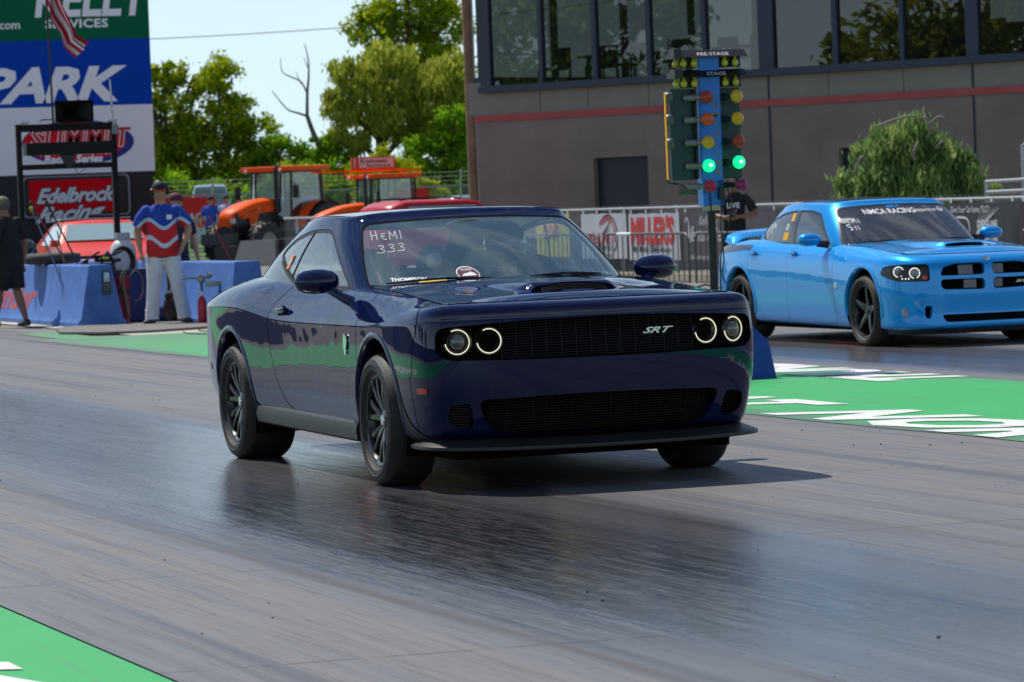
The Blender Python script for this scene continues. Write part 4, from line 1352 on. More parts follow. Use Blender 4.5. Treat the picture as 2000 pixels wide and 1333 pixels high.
    for y0, y1 in ((-.66, -.06), (.02, .56)):
        pts = [ws_pt(y0+(y1-y0)*t, 1.040+.014*math.sin(PI*t)+.006*t, .016) for t in np.linspace(0, 1, 10)]
        mb.tube(pts, [.004]+[.007]*8+[.004], 6)
        mb.tube([(-.50, y1+.02, 1.035), ws_pt((y0+y1)/2, 1.055, .03)], .006, 6)
    mb.build('wiper', M_blackmat, car, smooth=1.0)

    # ---- mirrors
    for s in (-1, 1):
        mt = MB()
        y0 = s*.985
        prof = [(0, 0)]
        vs = []; fs = []; nn = 20
        secs = [(-1.0, .02, .010), (-.9, .058, .030), (-.6, .085, .052), (-.2, .094, .060), (.3, .090, .058), (.7, .074, .046), (.92, .045, .028), (1.0, .015, .01)]
        secs = [(-1.0, .006), (-.92, .50), (-.65, .84), (-.25, .99), (.2, 1.0), (.6, .90), (.88, .60), (1.0, .006)]
        for t, k in secs:
            yy = y0+s*t*.125
            for i in range(nn):
                a = 2*PI*i/nn
                cx = math.cos(a); sz = math.sin(a)
                fx_ = .085*k*cx if cx > 0 else .045*k*cx
                vs.append((-.865+fx_-.03*abs(t), yy, 1.068+(.070*k*sz if sz > 0 else .066*k*sz)))
        for i in range(len(secs)-1):
            for k in range(nn):
                k2 = (k+1) % nn
                fs.append((i*nn+k, i*nn+k2, (i+1)*nn+k2, (i+1)*nn+k))
        mt.add(vs, fs)
        mi_ = mt.build('wing_mirror', P_navy, car, smooth=2.0)
        mb = MB()
        mb.tube([(-.84, s*.93, 1.03), (-.77, s*.895, .99), (-.70, s*.845, .955), (-.68, s*.80, .93)], [.028, .024, .030, .036], 10)
        mb.build('mirror_stalk', P_navy, mi_, smooth=1.0)
        mb = MB()
        mb.rbox(-.935, -.90, y0-.10, y0+.10, 1.02, 1.115, .015)
        mb.build('mirror_base', M_blackgloss, mi_)
    # ---- door handles, badge, markers
    def on_side(s, x, z, off=0.0):
        h = fullbvh.ray_cast(Vector((x, s*2, z)), Vector((0, -s, 0)), 2)
        return Vector((x, h[0].y+s*off, z)) if h[0] else Vector((x, s*.93, z))
    for s in (-1, 1):
        p = on_side(s, -1.905, .895)
        mb = MB()
        T = Matrix.Translation((p.x, p.y+s*.016, p.z)) @ Matrix.Rotation(math.radians(-6), 4, 'Y')
        mb.rbox(-.085, .085, -.012, .012, -.017, .017, .008, 0, T)
        mb.build('door_handle', P_navy, car, smooth=0.8)
        mb = MB()
        T = Matrix.Translation((p.x, p.y, p.z-.004))
        mb.lathe([(.0005, .004), (.05, .003), (.06, .0)], 20, 0, T @ Matrix.Diagonal((1.2, 1, .55, 1)) @ Matrix.Rotation(-s*PI/2, 4, 'X'))
        mb.build('handle_recess', M_void, car, smooth=1.0)
        for nm_, bx, mt_ in (('side_marker', (.665, .765, .503, .535), M_orange_lens), ('rear_side_marker', (-3.62, -3.50, .515, .552), M_red_lens)):
            q = lambda V: np.minimum.reduce([V[:, 0]-bx[0], bx[1]-V[:, 0], V[:, 2]-bx[2], bx[3]-V[:, 2], V[:, 1]*s-.5])
            pt = skin.clip(q).offset(.004)
            pt.build(nm_, mt_, car)
        # round-headed cat badge on the fender: rough silver relief
        mb = MB()
        p = on_side(s, -.535, .735, .004)
        pl = rpoly([(-.03, .045), (.0, .055), (.03, .040), (.035, 0), (.015, -.03), (.022, -.055), (-.004, -.062), (-.02, -.035), (-.032, -.01)], .01, 2)
        mb.prism([(p.x+a, p.z+b) for a, b in pl], p.y, p.y+s*.006, 'y')
        mb.build('fender_badge', M_chrome, car, bevel=.001)
    # tail lamp strip and rear plate so that it reads from other sides
    mb = MB()
    hz_ = lambda y: fullbvh.ray_cast(Vector((-6, y, .80)), Vector((1, 0, 0)), 4)
    vs = []; fs = []
    ys = np.linspace(-.72, .72, 31)
    for y in ys:
        h = fullbvh.ray_cast(Vector((-6, y, .80)), Vector((1, 0, 0)), 4)
        xx = h[0].x-.006 if h[0] else -4.0
        vs += [(xx, y, .74), (xx, y, .85)]
    for i in range(30): fs.append((2*i, 2*i+1, 2*i+3, 2*i+2))
    mb.add(vs, fs); mb.build('tail_light', M_red_lens, car)
    # ---- writing and stickers on the glass
    def on_ws(mb, strokes, w=.006):
        for st in strokes:
            P2 = smooth2(st, 4) if len(st) > 2 else [st[0], ((st[0][0]+st[1][0])/2, (st[0][1]+st[1][1])/2), st[1]]
            vs = []; fs = []
            A = [Vector(p) for p in P2]
            for i, p in enumerate(A):
                t = (A[min(i+1, len(A)-1)]-A[max(i-1, 0)]).normalized(); nrm = Vector((-t.y, t.x))*w/2
                for q in (p+nrm, p-nrm): vs.append(ws_pt(q.x, q.y, .0025))
            for i in range(len(A)-1): fs.append((2*i, 2*i+2, 2*i+3, 2*i+1))
            mb.add(vs, fs)
    mb = MB()
    def T_(pts, ox, oz, s=.05, sh=.35):
        return [(ox+(a+sh*b)*s, oz+b*s) for a, b in pts]
    ox, oz, S = -.600, 1.280, .050
    W = []
    W += [T_([(0, 0), (0, 1)], ox, oz, S), T_([(.5, 0), (.5, 1)], ox, oz, S), T_([(0, .45), (.5, .55)], ox, oz, S)]
    ox += .047; W += [T_([(.5, .7), (.12, .65), (.05, .3), (.25, .05), (.55, .12)], ox, oz, S), T_([(.08, .38), (.4, .42)], ox, oz, S)]
    ox += .041; W += [T_([(0, 0), (.1, .9), (.4, .35), (.7, .95), (.72, .05)], ox, oz, S)]
    ox += .058; W += [T_([(0, .05), (.05, 1.0)], ox, oz, S)]
    for k in range(3):
        ox = -.605+.052*k
        W += [T_([(.05, .85), (.45, .98), (.62, .78), (.25, .52), (.6, .40), (.45, .08), (-.25, .04)], ox, 1.208+.004*k, .044)]
    on_ws(mb, W, .0040)
    mb.build('windscreen_writing', mat('chalky_marker', G3(.5), .8), car)
    mb = MB()
    vs, fs2 = text_geo('THOMPSON', size=.026, shear=.3, bold=.0008, xs=1.25)
    mb.add([ws_pt(-.63+a, 1.055+b, .003) for a, b in vs], fs2)
    vs, fs2 = text_geo('SALE', size=.04, shear=.3, bold=.002, xs=1.4)
    mb.build('sponsor_strip', M_white, car)
    mb = MB()
    mb.add([ws_pt(a, b, .002) for a, b in ((-.50, 1.040), (-.35, 1.042), (-.345, 1.058), (-.49, 1.056))], [(0, 1, 2, 3)])
    mb.build('yellow_sticker', mat('yellow_vinyl', H('#e8c21a'), .5), car)
    mb = MB(); vs = [ws_pt(-.215+.062*math.cos(a), 1.082+.040*math.sin(a), .002) for a in np.linspace(0, 2*PI, 28)[:-1]]
    mb.add(vs, [tuple(range(27))]); st = mb.build('oval_sticker', M_white, car)
    mb = MB(); vs = [ws_pt(-.215+.057*math.cos(a), 1.082+.035*math.sin(a), .003) for a in np.linspace(0, 2*PI, 28)[:-1]]
    mb.add(vs, [tuple(range(27))]); mb.build('sticker_field', mat('maroon_vinyl', H('#5a2434'), .5), st)
    mb = MB()
    cs = [(-.255, 1.070), (-.240, 1.082), (-.215, 1.086), (-.200, 1.092), (-.180, 1.085), (-.172, 1.072)]
    mb.add([ws_pt(a, b, .004) for a, b in cs], [tuple(range(6))[::-1]])
    vs, fs2 = text_geo('RACING', size=.012, bold=.0004, xs=1.3, center=True)
    mb.add([ws_pt(-.215+a, 1.100+b, .004) for a, b in vs], fs2)
    mb.build('sticker_print', M_white, st)
    # quarter glass tech stickers
    mb = MB()
    for (xa, xb, za, zb) in ((-2.30, -2.24, 1.125, 1.15), (-2.27, -2.20, 1.18, 1.205)):
        mb.add([side_pt(-1, a, b, .001) for a, b in ((xa, za), (xb, za), (xb+.015, zb), (xa+.015, zb))], [(0, 1, 2, 3)])
    st = mb.build('tech_sticker', mat('orange_vinyl', H('#e88a14'), .5), car)
    mb = MB()
    mb.add([side_pt(-1, a, b, .001) for a, b in ((-2.285, 1.15), (-2.225, 1.15), (-2.195, 1.18), (-2.26, 1.18))], [(0, 1, 2, 3)])
    mb.build('sticker_panel', mat('pale_vinyl', H('#c9a9a0'), .5), st)

    # ---- wheels
    make_wheel(car, 0.0, -1, .945, .356, .245, .243, 7, 'split', steer=math.radians(-1.5), tyre=M_tyre)
    make_wheel(car, 0.0, 1, .945, .356, .245, .243, 7, 'split', steer=math.radians(-1.5), tyre=M_tyre)
    make_wheel(car, -2.946, -1, .955, .352, .30, .240, 7, 'split', tyre=M_tyre)
    make_wheel(car, -2.946, 1, .955, .352, .30, .240, 7, 'split', tyre=M_tyre)
    return car
coupe = build_coupe()
# ------------------------------------------------------------------ the bright blue four-door saloon in the far lane
P_blue = paint_mat('bright_blue_metallic_paint', (0.0, 0.31, 0.78, 1), 0.40, 0.38)
M_sglass = glass_mat('saloon_glass', (0.22, 0.26, 0.28, 1), 0.08, haze_veil=.05)
M_stripe = mat('charcoal_stripe_vinyl', (0.035, 0.05, 0.075, 1), .35, coat=.5)

def build_saloon():
    car = thing('saloon_car', 'bright blue four-door saloon with a rear spoiler in the far lane', 'car', (-13.95, 8.76, 0))
    SY, SZ = .925, .93
    outl = [(.93, 0), (.925, .22), (.905, .43), (.865, .60), (.80, .74), (.69, .845), (.50, .912), (.22, .934), (-.1, .938), (-.5, .938), (-1.0, .935), (-1.5, .935), (-2.0, .935),
            (-2.5, .940), (-2.8, .950), (-3.1, .955), (-3.4, .945), (-3.65, .915), (-3.85, .84), (-3.96, .70), (-4.02, .48), (-4.05, .24), (-4.06, 0)]
    X = [p[0] for p in outl]; n = len(X)
    def zs(*k): return interp_at(k, X)
    def ins(front, corner, *k):
        v = interp_at(k, X)
        for i in range(n):
            if X[i] > .70: v[i] = front
            elif X[i] > .42: v[i] = corner
        return v
    rows = [
        (zs((-4.1, .26), (-3.1, .20), (.9, .15)), ins(.10, .08, (-4.1, .1), (.4, .12))),
        (zs((-4.1, .28), (-3.1, .21), (.4, .175), (.9, .165)), ins(.01, .01, (-4.1, .03), (.4, .035))),
        (zs((-4.1, .33), (-3.1, .26), (.4, .22), (.9, .20)), ins(-.005, .0, (-4.1, .01), (.4, .02))),
        (zs((-4.1, .42), (-3.1, .36), (.9, .30)), ins(.010, .005, (-4.1, .0), (.4, .010))),
        (zs((-4.1, .52), (-3.1, .50), (.9, .42)), ins(.006, .004, (-4.1, -.005), (.4, .002))),
        (zs((-4.1, .64), (-3.1, .64), (.9, .52)), ins(.000, .000, (-4.1, -.005), (.4, -.003))),
        (zs((-4.1, .76), (-3.1, .78), (-1.5, .76), (.9, .60)), ins(.010, .004, (-4.1, .0), (-3.1, -.005), (.4, .000))),
        (zs((-4.1, .86), (-3.1, .88), (-1.5, .85), (.3, .78), (.9, .74)), ins(.012, .012, (-4.1, .01), (-3.1, .004), (.4, .012))),
        (zs((-4.1, .93), (-3.1, .96), (-2.4, .93), (-1.5, .905), (.3, .84), (.9, .82)), ins(.035, .03, (-4.1, .03), (-3.1, .020), (-2.2, .026), (.4, .035))),
        (zs((-4.1, .985), (-3.1, 1.02), (-2.5, .985), (-1.5, .955), (.3, .885), (.9, .865)), ins(.085, .06, (-4.1, .08), (-3.1, .060), (-2.2, .068), (.4, .085))),
        (zs((-4.1, 1.01), (-3.1, 1.055), (-2.5, 1.03), (-1.5, .995), (-.3, .965), (.3, .915), (.9, .885)), ins(.15, .11, (-4.1, .15), (-3.1, .125), (-2.2, .120), (.4, .145))),
        (zs((-4.1, 1.02), (-3.1, 1.07), (-2.5, 1.055), (-1.5, 1.025), (-.3, .99), (.3, .93), (.9, .90)), ins(.22, .16, (-4.1, .22), (-3.1, .2), (-2.2, .175), (.4, .20))),
    ]
    P = stations_sheet(outl, rows, 6, 5)
    S3 = np.array([1, SY, SZ])
    P = P*S3
    skin = Sheet.grid(P, closed=True)
    k0 = np.argmax(skin.V[:, 1])
    if skin.N[k0][1] < 0: skin = Sheet.grid(P, flip=True, closed=True)
    fb = skin.bvh()
    HWH = .335
    FA, RA = (0, .345), (-3.03, .345)
    RF = .385
    def arches(V, g=0.0):
        return np.minimum(np.hypot(V[:, 0]-FA[0], V[:, 2]-FA[1])-(RF+g), np.hypot(V[:, 0]-RA[0], V[:, 2]-RA[1])-(RF+g))
    body = skin.clip(lambda V: arches(V))
    def front_sd(poly):
        f = polysdf([(a*SY, b*SZ) for a, b in poly])
        return lambda V: np.where(V[:, 0] > .2, f(np.stack([V[:, 1], V[:, 2]], 1)), -1.0)
    g = []
    for s in (-1, 1):
        q = [(s*.042, .805), (s*.34, .805), (s*.47, .775), (s*.505, .690), (s*.042, .690)]
        g.append(rpoly(q if s > 0 else q[::-1], .016))
        q = [(s*.045, .655), (s*.495, .655), (s*.50, .580), (s*.46, .555), (s*.045, .545)]
        g.append(rpoly(q if s > 0 else q[::-1], .02))
    lamps = []
    for s in (-1, 1):
        q = [(s*.60, .810), (s*.80, .812), (s*.895, .800), (s*.915, .70), (s*.86, .645), (s*.60, .640)]
        lamps.append(rpoly(q if s > 0 else q[::-1], .03))
    low = rpoly([(-.50, .31), (.50, .31), (.46, .235), (-.46, .235)], .025)
    ducts = []
    for s in (-1, 1):
        q = [(s*.585, .40), (s*.655, .40), (s*.655, .285), (s*.60, .27)]
        ducts.append(rpoly(q if s > 0 else q[::-1], .02))
    opens = g+[low]+ducts
    fo = [front_sd(p) for p in opens]; fl = [front_sd(p) for p in lamps]
    for f in fo+fl: body = body.clip(lambda V, f=f: -f(V))
    gp_ = .002
    doors = []
    d1 = rpoly([(-.66, 1.06), (-.69, .7), (-.66, .35), (-.62, .20), (-1.2, .195), (-1.81, .20), (-1.82, .5), (-1.80, 1.06)], .05)
    d2 = rpoly([(-1.80, 1.06), (-1.82, .5), (-1.81, .20), (-2.35, .205), (-2.52, .28), (-2.66, .50), (-2.78, .72), (-2.82, .86), (-2.70, 1.06)], .05)
    for s in (-1, 1):
        for d in (d1, d2):
            sd = polysdf(d)
            f = lambda V: np.where(V[:, 1]*s > .3, sd(np.stack([V[:, 0], V[:, 2]], 1)), -1.0)
            body_d = body.clip(lambda V: f(V)-gp_)
            body_d.largest().build('door', P_blue, car)
            body = body.clip(lambda V: -f(V)-gp_)
    fx = polysdf([(.52, -1), (.52, .42), (.40, .52), (.40, .62), (.60, .80), (.62, .86), (.50, .98), (2, 1.6), (2, -1)])
    fs_ = lambda V: fx(np.stack([V[:, 0], V[:, 2]], 1))
    body.clip(lambda V: fs_(V)-.001).build('front_bumper', P_blue, car)
    body.clip(lambda V: -fs_(V)-.001).build('body_panels', P_blue, car)
    liner = skin.clip(lambda V: arches(V)-.01)
    for f in fo+fl: liner = liner.clip(lambda V, f=f: -f(V)-.003)
    liner.offset(-.012).build('inner_liner', M_void, car)
    for f, nm in [(f, 'grille_insert') for f in fo]:
        mb = MB(); reg = skin.clip(f); wall_from(mb, reg, lambda m: True, (-.05, 0, 0))
        r_ = mb.build('grille_surround', P_blue, car, smooth=1.0)
        reg.shift(dx=-.05).build(nm, M_void, car)
    def front_x(y, z):
        h = fb.ray_cast(Vector((2.0, y, z)), Vector((-1, 0, 0)), 3.0)
        return h[0].x if h[0] else .8
    M_mesh = mat('silver_grille_mesh', G3(.42), .5)
    mb = MB()
    for k, (y0, y1, z0, z1) in enumerate([(.05, .16, .565, .645), (.05, .18, .70, .785), (-.30, -.15, .70, .785), (-.25, -.12, .565, .645)]):
        for y in np.arange(y0, y1, .012):
            mb.tube([(front_x(y*SY, z0*SZ)-.035, y*SY, z0*SZ), (front_x(y*SY, z1*SZ)-.035, y*SY, z1*SZ)], .0026, 4)
        for z in np.arange(z0, z1, .012):
            mb.tube([(front_x(y0*SY, z*SZ)-.035, y0*SY, z*SZ), (front_x(y1*SY, z*SZ)-.035, y1*SY, z*SZ)], .0026, 4)
    mb.build('grille_mesh', M_mesh, car)
    mb = MB()
    for z in np.arange(.245, .305, .012):
        mb.tube([(front_x(y, z*SZ)-.03, y, z*SZ) for y in np.linspace(-.42, .42, 15)], .002, 4)
    mb.build('intake_mesh', M_blackmat, car)
    vs, fs2 = text_geo('SRT', size=.032, shear=.5, bold=.0006, xs=1.8)
    mb = MB(); mb.add([(front_x(.28+a, .56)-.02, .28+a, .556+b) for a, b in vs], fs2); mb.build('grille_badge', M_chrome, car)
    mb = MB()
    zz = .845*SZ
    em = rpoly([(-.045, .02), (-.012, .012), (0, .02), (.012, .012), (.045, .02), (.03, -.005), (.012, -.022), (-.012, -.022), (-.03, -.005)], .006, 2)
    mb.add([(front_x(a, zz+b)+.004, a, zz+b) for a, b in em], [tuple(range(len(em)))]); mb.build('nose_emblem', M_chrome, car, fix=False)
    # lamp units
    for s, f in zip((-1, 1), fl):
        reg = skin.clip(f)
        hb_ = reg.shift(dx=-.035).build('headlight', mat('lamp_black', G3(.02), .3), car)
        mb = MB(); wall_from(mb, reg, lambda m: True, (-.035, 0, 0)); mb.build('lamp_surround', M_blackgloss, hb_)
        for k, (y, z) in enumerate(((.835, .74), (.725, .725))):
            y *= s*SY; z *= SZ
            x0 = front_x(y, z)
            T = Matrix.Translation((x0-.012, y, z)) @ Matrix.Rotation(s*math.radians(30), 4, 'Z') @ Matrix.Rotation(PI/2, 4, 'Y')
            mb = MB()
            mb.tube([tuple(T @ Vector((.046*math.cos(a), .046*math.sin(a), .004))) for a in np.linspace(.4, 2*PI-.2, 36)], .0042, 6)
            mb.build('halo_ring', mat('white_halo_ring', G3(.9), .3, emit=.9, emit_col=(.95, 1, .92, 1)), hb_, smooth=1.0)
            mb = MB(); mb.lathe([(.0005, .014), (.016, .010), (.030, -.002), (.034, -.02)], 24, 0, T)
            mb.build('projector_lens', mat('projector_glass_grey', G3(.25), .08, coat=1) if k else MATS['projector_glass'], hb_, smooth=1.0)
        mb = MB()
        for k in range(3):
            y = s*(.775+.022*k)*SY; z = .672*SZ
            mb.sphere((front_x(y, z)-.008, y, z), .007, 8)
        mb.build('led_dots', mat('white_led', G3(.9), .3, emit=1.2), hb_)
        mb = MB(); y = s*.645*SY
        vs = [(front_x(y+a, .675*SZ+b)-.006, y+a, .675*SZ+b) for a, b in ((-.02, -.012), (.02, -.012), (.02, .018), (-.02, .018))]
        mb.add(vs, [(0, 1, 2, 3)]); mb.build('indicator', M_orange_lens, hb_)
        # fog lamp
        y = s*.80*SY; z = .335*SZ; x0 = front_x(y, z)
        T = Matrix.Translation((x0-.01, y, z)) @ Matrix.Rotation(s*math.radians(32), 4, 'Z') @ Matrix.Rotation(PI/2, 4, 'Y')
        mb = MB(); mb.lathe([(.0005, .012), (.03, .012), (.036, .018), (.042, .006), (.042, -.02)], 24, 0, T)
        mb.build('fog_lamp', mat('fog_glass', G3(.35), .15, coat=1), car, smooth=.8)
    # chin spoiler and skirts
    mb = MB()
    out = smooth2([(.42, .86), (.60, .83), (.75, .74), (.85, .58), (.90, .4), (.93, 0)], 5)
    out = out+[(x, -y) for x, y in out[::-1][1:]]
    vs = []; fs = []
    for x, y in out:
        y *= SY
        vs += [(x+.005, y*1.01, .158), (x-.01, y*.99, .115), (x-.05, y*.95, .112), (x-.05, y*.95, .16)]
    m_ = len(out)
    for i in range(m_-1):
        for k in range(4):
            k2 = (k+1) % 4; fs.append((4*i+k, 4*i+k2, 4*i+4+k2, 4*i+4+k))
    mb.add(vs, fs); mb.build('chin_spoiler', M_skirt, car, smooth=.8)
    mb = MB(); mb.box(-3.7, .75, -.66, .66, .13, .20); mb.build('underbody', M_void, car)
    for s in (-1, 1):
        arch_lip(fb, car, FA[0], FA[1], s, RF-.003, math.radians(-10), math.radians(190), P_blue, proud=.012, w=.045)
        arch_lip(fb, car, RA[0], RA[1], s, RF-.003, math.radians(-10), math.radians(190), P_blue, proud=.012, w=.045)
        wheel_well(car, FA[0], s, .45, .83, .40, FA[1]); wheel_well(car, RA[0], s, .45, .85, .40, RA[1])
    # hood
    bt = P[:, -1, :]; half = bt[bt[:, 1] >= -1e-6]; half = half[np.argsort(-half[:, 0])]
    xe, ye, ze = half[:, 0], half[:, 1], half[:, 2]
    nose = half[xe > .3]; nose = nose[np.argsort(nose[:, 1])]
    na, nb = 70, 90
    HP = np.zeros((na+1, nb+1, 3))
    for i in range(na+1):
        for j in range(nb+1):
            a = i/na; b = -1+2*j/nb
            yw = np.interp(.30, -xe[::-1]*-1, ye[::-1]) if False else None
            y = b*.66
            xf = np.interp(abs(y), nose[:, 1], nose[:, 0])-.003
            xb = -.55-.22*abs(b)**3
            x = xf+(xb-xf)*a
            hw = np.interp(-x, -xe, ye)-.003 if x < .38 else np.interp(-.38, -xe, ye)-.003
            y = b*hw
            zed = np.interp(-x, -xe, ze)
            ay = abs(y)
            z = zed+.035*(1-(ay/max(.3, hw))**2.2)*math.sin(min(1, a/.14)*PI/2)
            w0 = .17+.06*max(0, .5-x); w1 = .27+.14*max(0, .5-x)
            q = 1-min(1, max(0, (ay-w0)/(w1-w0))); q = q*q*(3-2*q)
            fa = min(1, max(0, (.44-.05*(ay/.2)**2+.05-x)/.10)); fa = fa*fa*(3-2*fa)
            z += max(0, .938+.015*min(1, max(0, .3-x))-z)*q*fa
            v = math.exp(-((ay-.40)/.06)**2)*fa*.010
            HP[i, j] = (x, y, z-v)
    hood = Sheet.grid(HP)
    if hood.N[:, 2].mean() < 0: hood = Sheet.grid(HP, flip=True)
    scd = polysdf(rpoly([(.465, -.10), (.470, 0), (.465, .10), (.435, .185), (.405, .205), (.395, .18), (.415, .10), (.42, 0), (.415, -.10), (.395, -.18), (.405, -.205), (.435, -.185)], .02))
    hd_o = hood.shift(dz=.004).clip(lambda V: -scd(V[:, :2])).build('hood', P_blue, car)
    mb = MB(); wall_from(mb, hood.shift(dz=.004), lambda m: True, (0, 0, -.014)); mb.build('hood_flange', M_void, hd_o, fix=False)
    hood.clip(lambda V: scd(V[:, :2])+.004).shift(dx=-.018, dz=-.006).build('scoop_mesh', M_void, car)
    st = hood.clip(lambda V: np.minimum.reduce([.36-V[:, 0], V[:, 0]+.52, .17-np.abs(V[:, 1])])).shift(dz=.0055)
    st.build('hood_stripe', M_stripe, car)
    hbv = hood.bvh()
    mb = MB(); vs = []; fs = []
    ys = np.linspace(-.66, .66, 25)
    for y in ys:
        xb = -.55-.22*abs(y/.66)**3
        h = hbv.ray_cast(Vector((xb+.02, y, 2)), Vector((0, 0, -1)), 3); zq = h[0].z if h[0] else .93
        vs += [(xb-.004, y, zq-.006), (xb-.18, y, zq-.002)]
    for i in range(24): fs.append((2*i, 2*i+1, 2*i+3, 2*i+2))
    mb.add(vs, fs); mb.build('cowl', M_blackmat, car)
    # boot lid and spoiler
    mb = MB(); vs = []; fs = []
    for i in range(9):
        x = -3.1-.83*i/8
        hw = np.interp(-x, -xe, ye); zed = np.interp(-x, -xe, ze)
        for j in range(13):
            b = -1+2*j/12; vs.append((x, b*hw, zed+.02*(1-b*b)))
    for i in range(8):
        for j in range(12): fs.append((i*13+j, i*13+j+1, (i+1)*13+j+1, (i+1)*13+j))
    mb.add(vs, fs); mb.build('boot_lid', P_blue, car, smooth=2.0)
    mb = MB(); vs = []; fs = []
    for t in np.linspace(-1, 1, 27):
        y = t*.80; e = abs(t)
        zc = 1.035+.035*(1-e**2) - (.05*max(0, (e-.80)/.20)**1.5)
        x0 = -3.60+.12*e**3
        th = .016
        vs += [(x0+.16, y, zc-.035), (x0+.08, y, zc+th*.6), (x0-.02, y, zc+th*.9), (x0-.10, y, zc+.03), (x0-.08, y, zc-.01), (x0+.05, y, zc-.04)]
    for i in range(26):
        for k in range(6):
            k2 = (k+1) % 6; fs.append((6*i+k, 6*i+k2, 6*i+6+k2, 6*i+6+k))
    fs += [(0, 1, 2, 3, 4, 5), tuple(26*6+k for k in (5, 4, 3, 2, 1, 0))]
    mb.add(vs, fs); mb.build('spoiler', P_blue, car, smooth=1.2)
    # greenhouse
    o0 = np.array([(-.53, 0), (-.545, .28), (-.60, .53), (-.70, .71), (-.87, .785), (-1.15, .805), (-1.6, .808), (-2.0, .806), (-2.4, .795), (-2.75, .765), (-3.0, .70), (-3.22, .62), (-3.38, .50), (-3.46, .34), (-3.50, .17), (-3.51, 0)])
    z0 = np.array([1.00, 1.0, .995, .99, .99, .995, 1.005, 1.015, 1.025, 1.04, 1.05, 1.055, 1.055, 1.055, 1.06, 1.06])
    o1 = np.array([(-1.20, 0), (-1.205, .23), (-1.23, .45), (-1.28, .58), (-1.37, .635), (-1.52, .655), (-1.75, .665), (-2.03, .662), (-2.27, .650), (-2.48, .625), (-2.63, .585), (-2.73, .51), (-2.79, .38), (-2.82, .26), (-2.83, .13), (-2.835, 0)])
    z1 = np.array([1.425, 1.423, 1.417, 1.407, 1.402, 1.404, 1.412, 1.416, 1.412, 1.400, 1.382, 1.365, 1.358, 1.362, 1.366, 1.368])
    rws = []
    for t, bul in ((-.15, 0), (0, 0), (.2, .014), (.4, .022), (.6, .022), (.8, .014), (.92, .006), (1.0, -.002), (1.035, -.016), (1.05, -.042), (1.055, -.08)):
        o = o0+(o1-o0)*t if t <= 1 else o1
        z = z0+(z1-z0)*t if t <= 1 else z1+(t-1)*.6
        full = np.concatenate([o, (o*np.array([1, -1]))[::-1][1:-1]], 0)
        T = np.roll(full, -1, 0)-np.roll(full, 1, 0); T /= np.linalg.norm(T, axis=1, keepdims=True)
        Nn = np.stack([T[:, 1], -T[:, 0]], 1)
        if Nn[0, 0] < 0: Nn = -Nn
        rws.append(np.concatenate([full+Nn*bul, np.concatenate([z, z[::-1][1:-1]])[:, None]], 1))
    GP = bspl(np.array(rws).transpose(1, 0, 2), 7, closed=True)
    GP = bspl(GP.transpose(1, 0, 2), 5).transpose(1, 0, 2)*S3
    ring = Sheet.grid(GP, closed=True)
    k0 = np.argmax(ring.V[:, 1])
    if ring.N[k0][1] < 0: ring = Sheet.grid(GP, flip=True, closed=True)
    def sc2(pts): return [(a*SY, b*SZ) for a, b in pts]
    def sc3(pts): return [(a, b*SZ) for a, b in pts]
    ws = polysdf(sc2(rpoly([(-.755, 1.0), (0, .985), (.755, 1.0), (.72, 1.12), (.665, 1.26), (.605, 1.388), (0, 1.412), (-.605, 1.388), (-.665, 1.26), (-.72, 1.12)], [.02, .3, .02, .1, .1, .05, .3, .05, .1, .1])))
    f_ws = lambda V: np.where(V[:, 0] > -1.7, ws(np.stack([V[:, 1], V[:, 2]], 1)), -1)
    win = rpoly([(-1.00, 1.005), (-2.55, 1.03), (-2.72, 1.05), (-2.95, 1.125), (-2.88, 1.20), (-2.68, 1.28), (-2.36, 1.345), (-2.0, 1.370), (-1.66, 1.365), (-1.42, 1.330)], [.02, .05, .05, .03, .06, .1, .1, .1, .06, .04])
    sg = polysdf(sc3(win))
    f_sg = lambda V: np.where(np.abs(V[:, 1]) > .35, sg(np.stack([V[:, 0], V[:, 2]], 1)), -1)
    rg = polysdf(sc2(rpoly([(-.5, 1.08), (.5, 1.08), (.42, 1.33), (-.42, 1.33)], .05)))
    f_rg = lambda V: np.where(V[:, 0] < -2.75, rg(np.stack([V[:, 1], V[:, 2]], 1)), -1)
    fr = ring
    for f in (f_ws, f_sg, f_rg): fr = fr.clip(lambda V, f=f: -f(V))
    fr.build('cabin_pillars', P_blue, car)
    wsS = ring.clip(lambda V: f_ws(V)-.004).offset(-.004); wsS.build('windscreen', M_sglass, car)
    ring.clip(f_ws).clip(lambda V: .010-f_ws(V)).offset(-.001).build('windscreen_seal', M_blackmat, car)
    ring.clip(f_rg).offset(-.004).build('rear_window', M_sglass, car)
    for s in (-1, 1):
        f2 = lambda V: np.where(V[:, 1]*s > 0, f_sg(V), -1)
        reg = ring.clip(f2)
        reg.clip(lambda V: .016-f2(V)).offset(-.003).build('window_seal', M_blackmat, car)
        inn = reg.clip(lambda V: f2(V)-.014).offset(-.006)
        inn.clip(lambda V: V[:, 0]+1.90+(V[:, 2]-.95)*.10).build('front_side_window', M_sglass, car)
        inn.clip(lambda V: -1.99-(V[:, 2]-.95)*.10-V[:, 0]).build('rear_side_window', M_sglass, car)
        reg.clip(lambda V: np.minimum(V[:, 0]+2.00+(V[:, 2]-.95)*.10, -1.89-(V[:, 2]-.95)*.10-V[:, 0])).offset(-.002).build('centre_pillar', M_blackgloss, car)
    te = GP[:, -1, :]; hr = te[te[:, 1] >= -1e-6]; hr = hr[np.argsort(-hr[:, 0])]
    xmin, xmax = hr[:, 0].min(), hr[:, 0].max()
    RP = np.zeros((41, 37, 3))
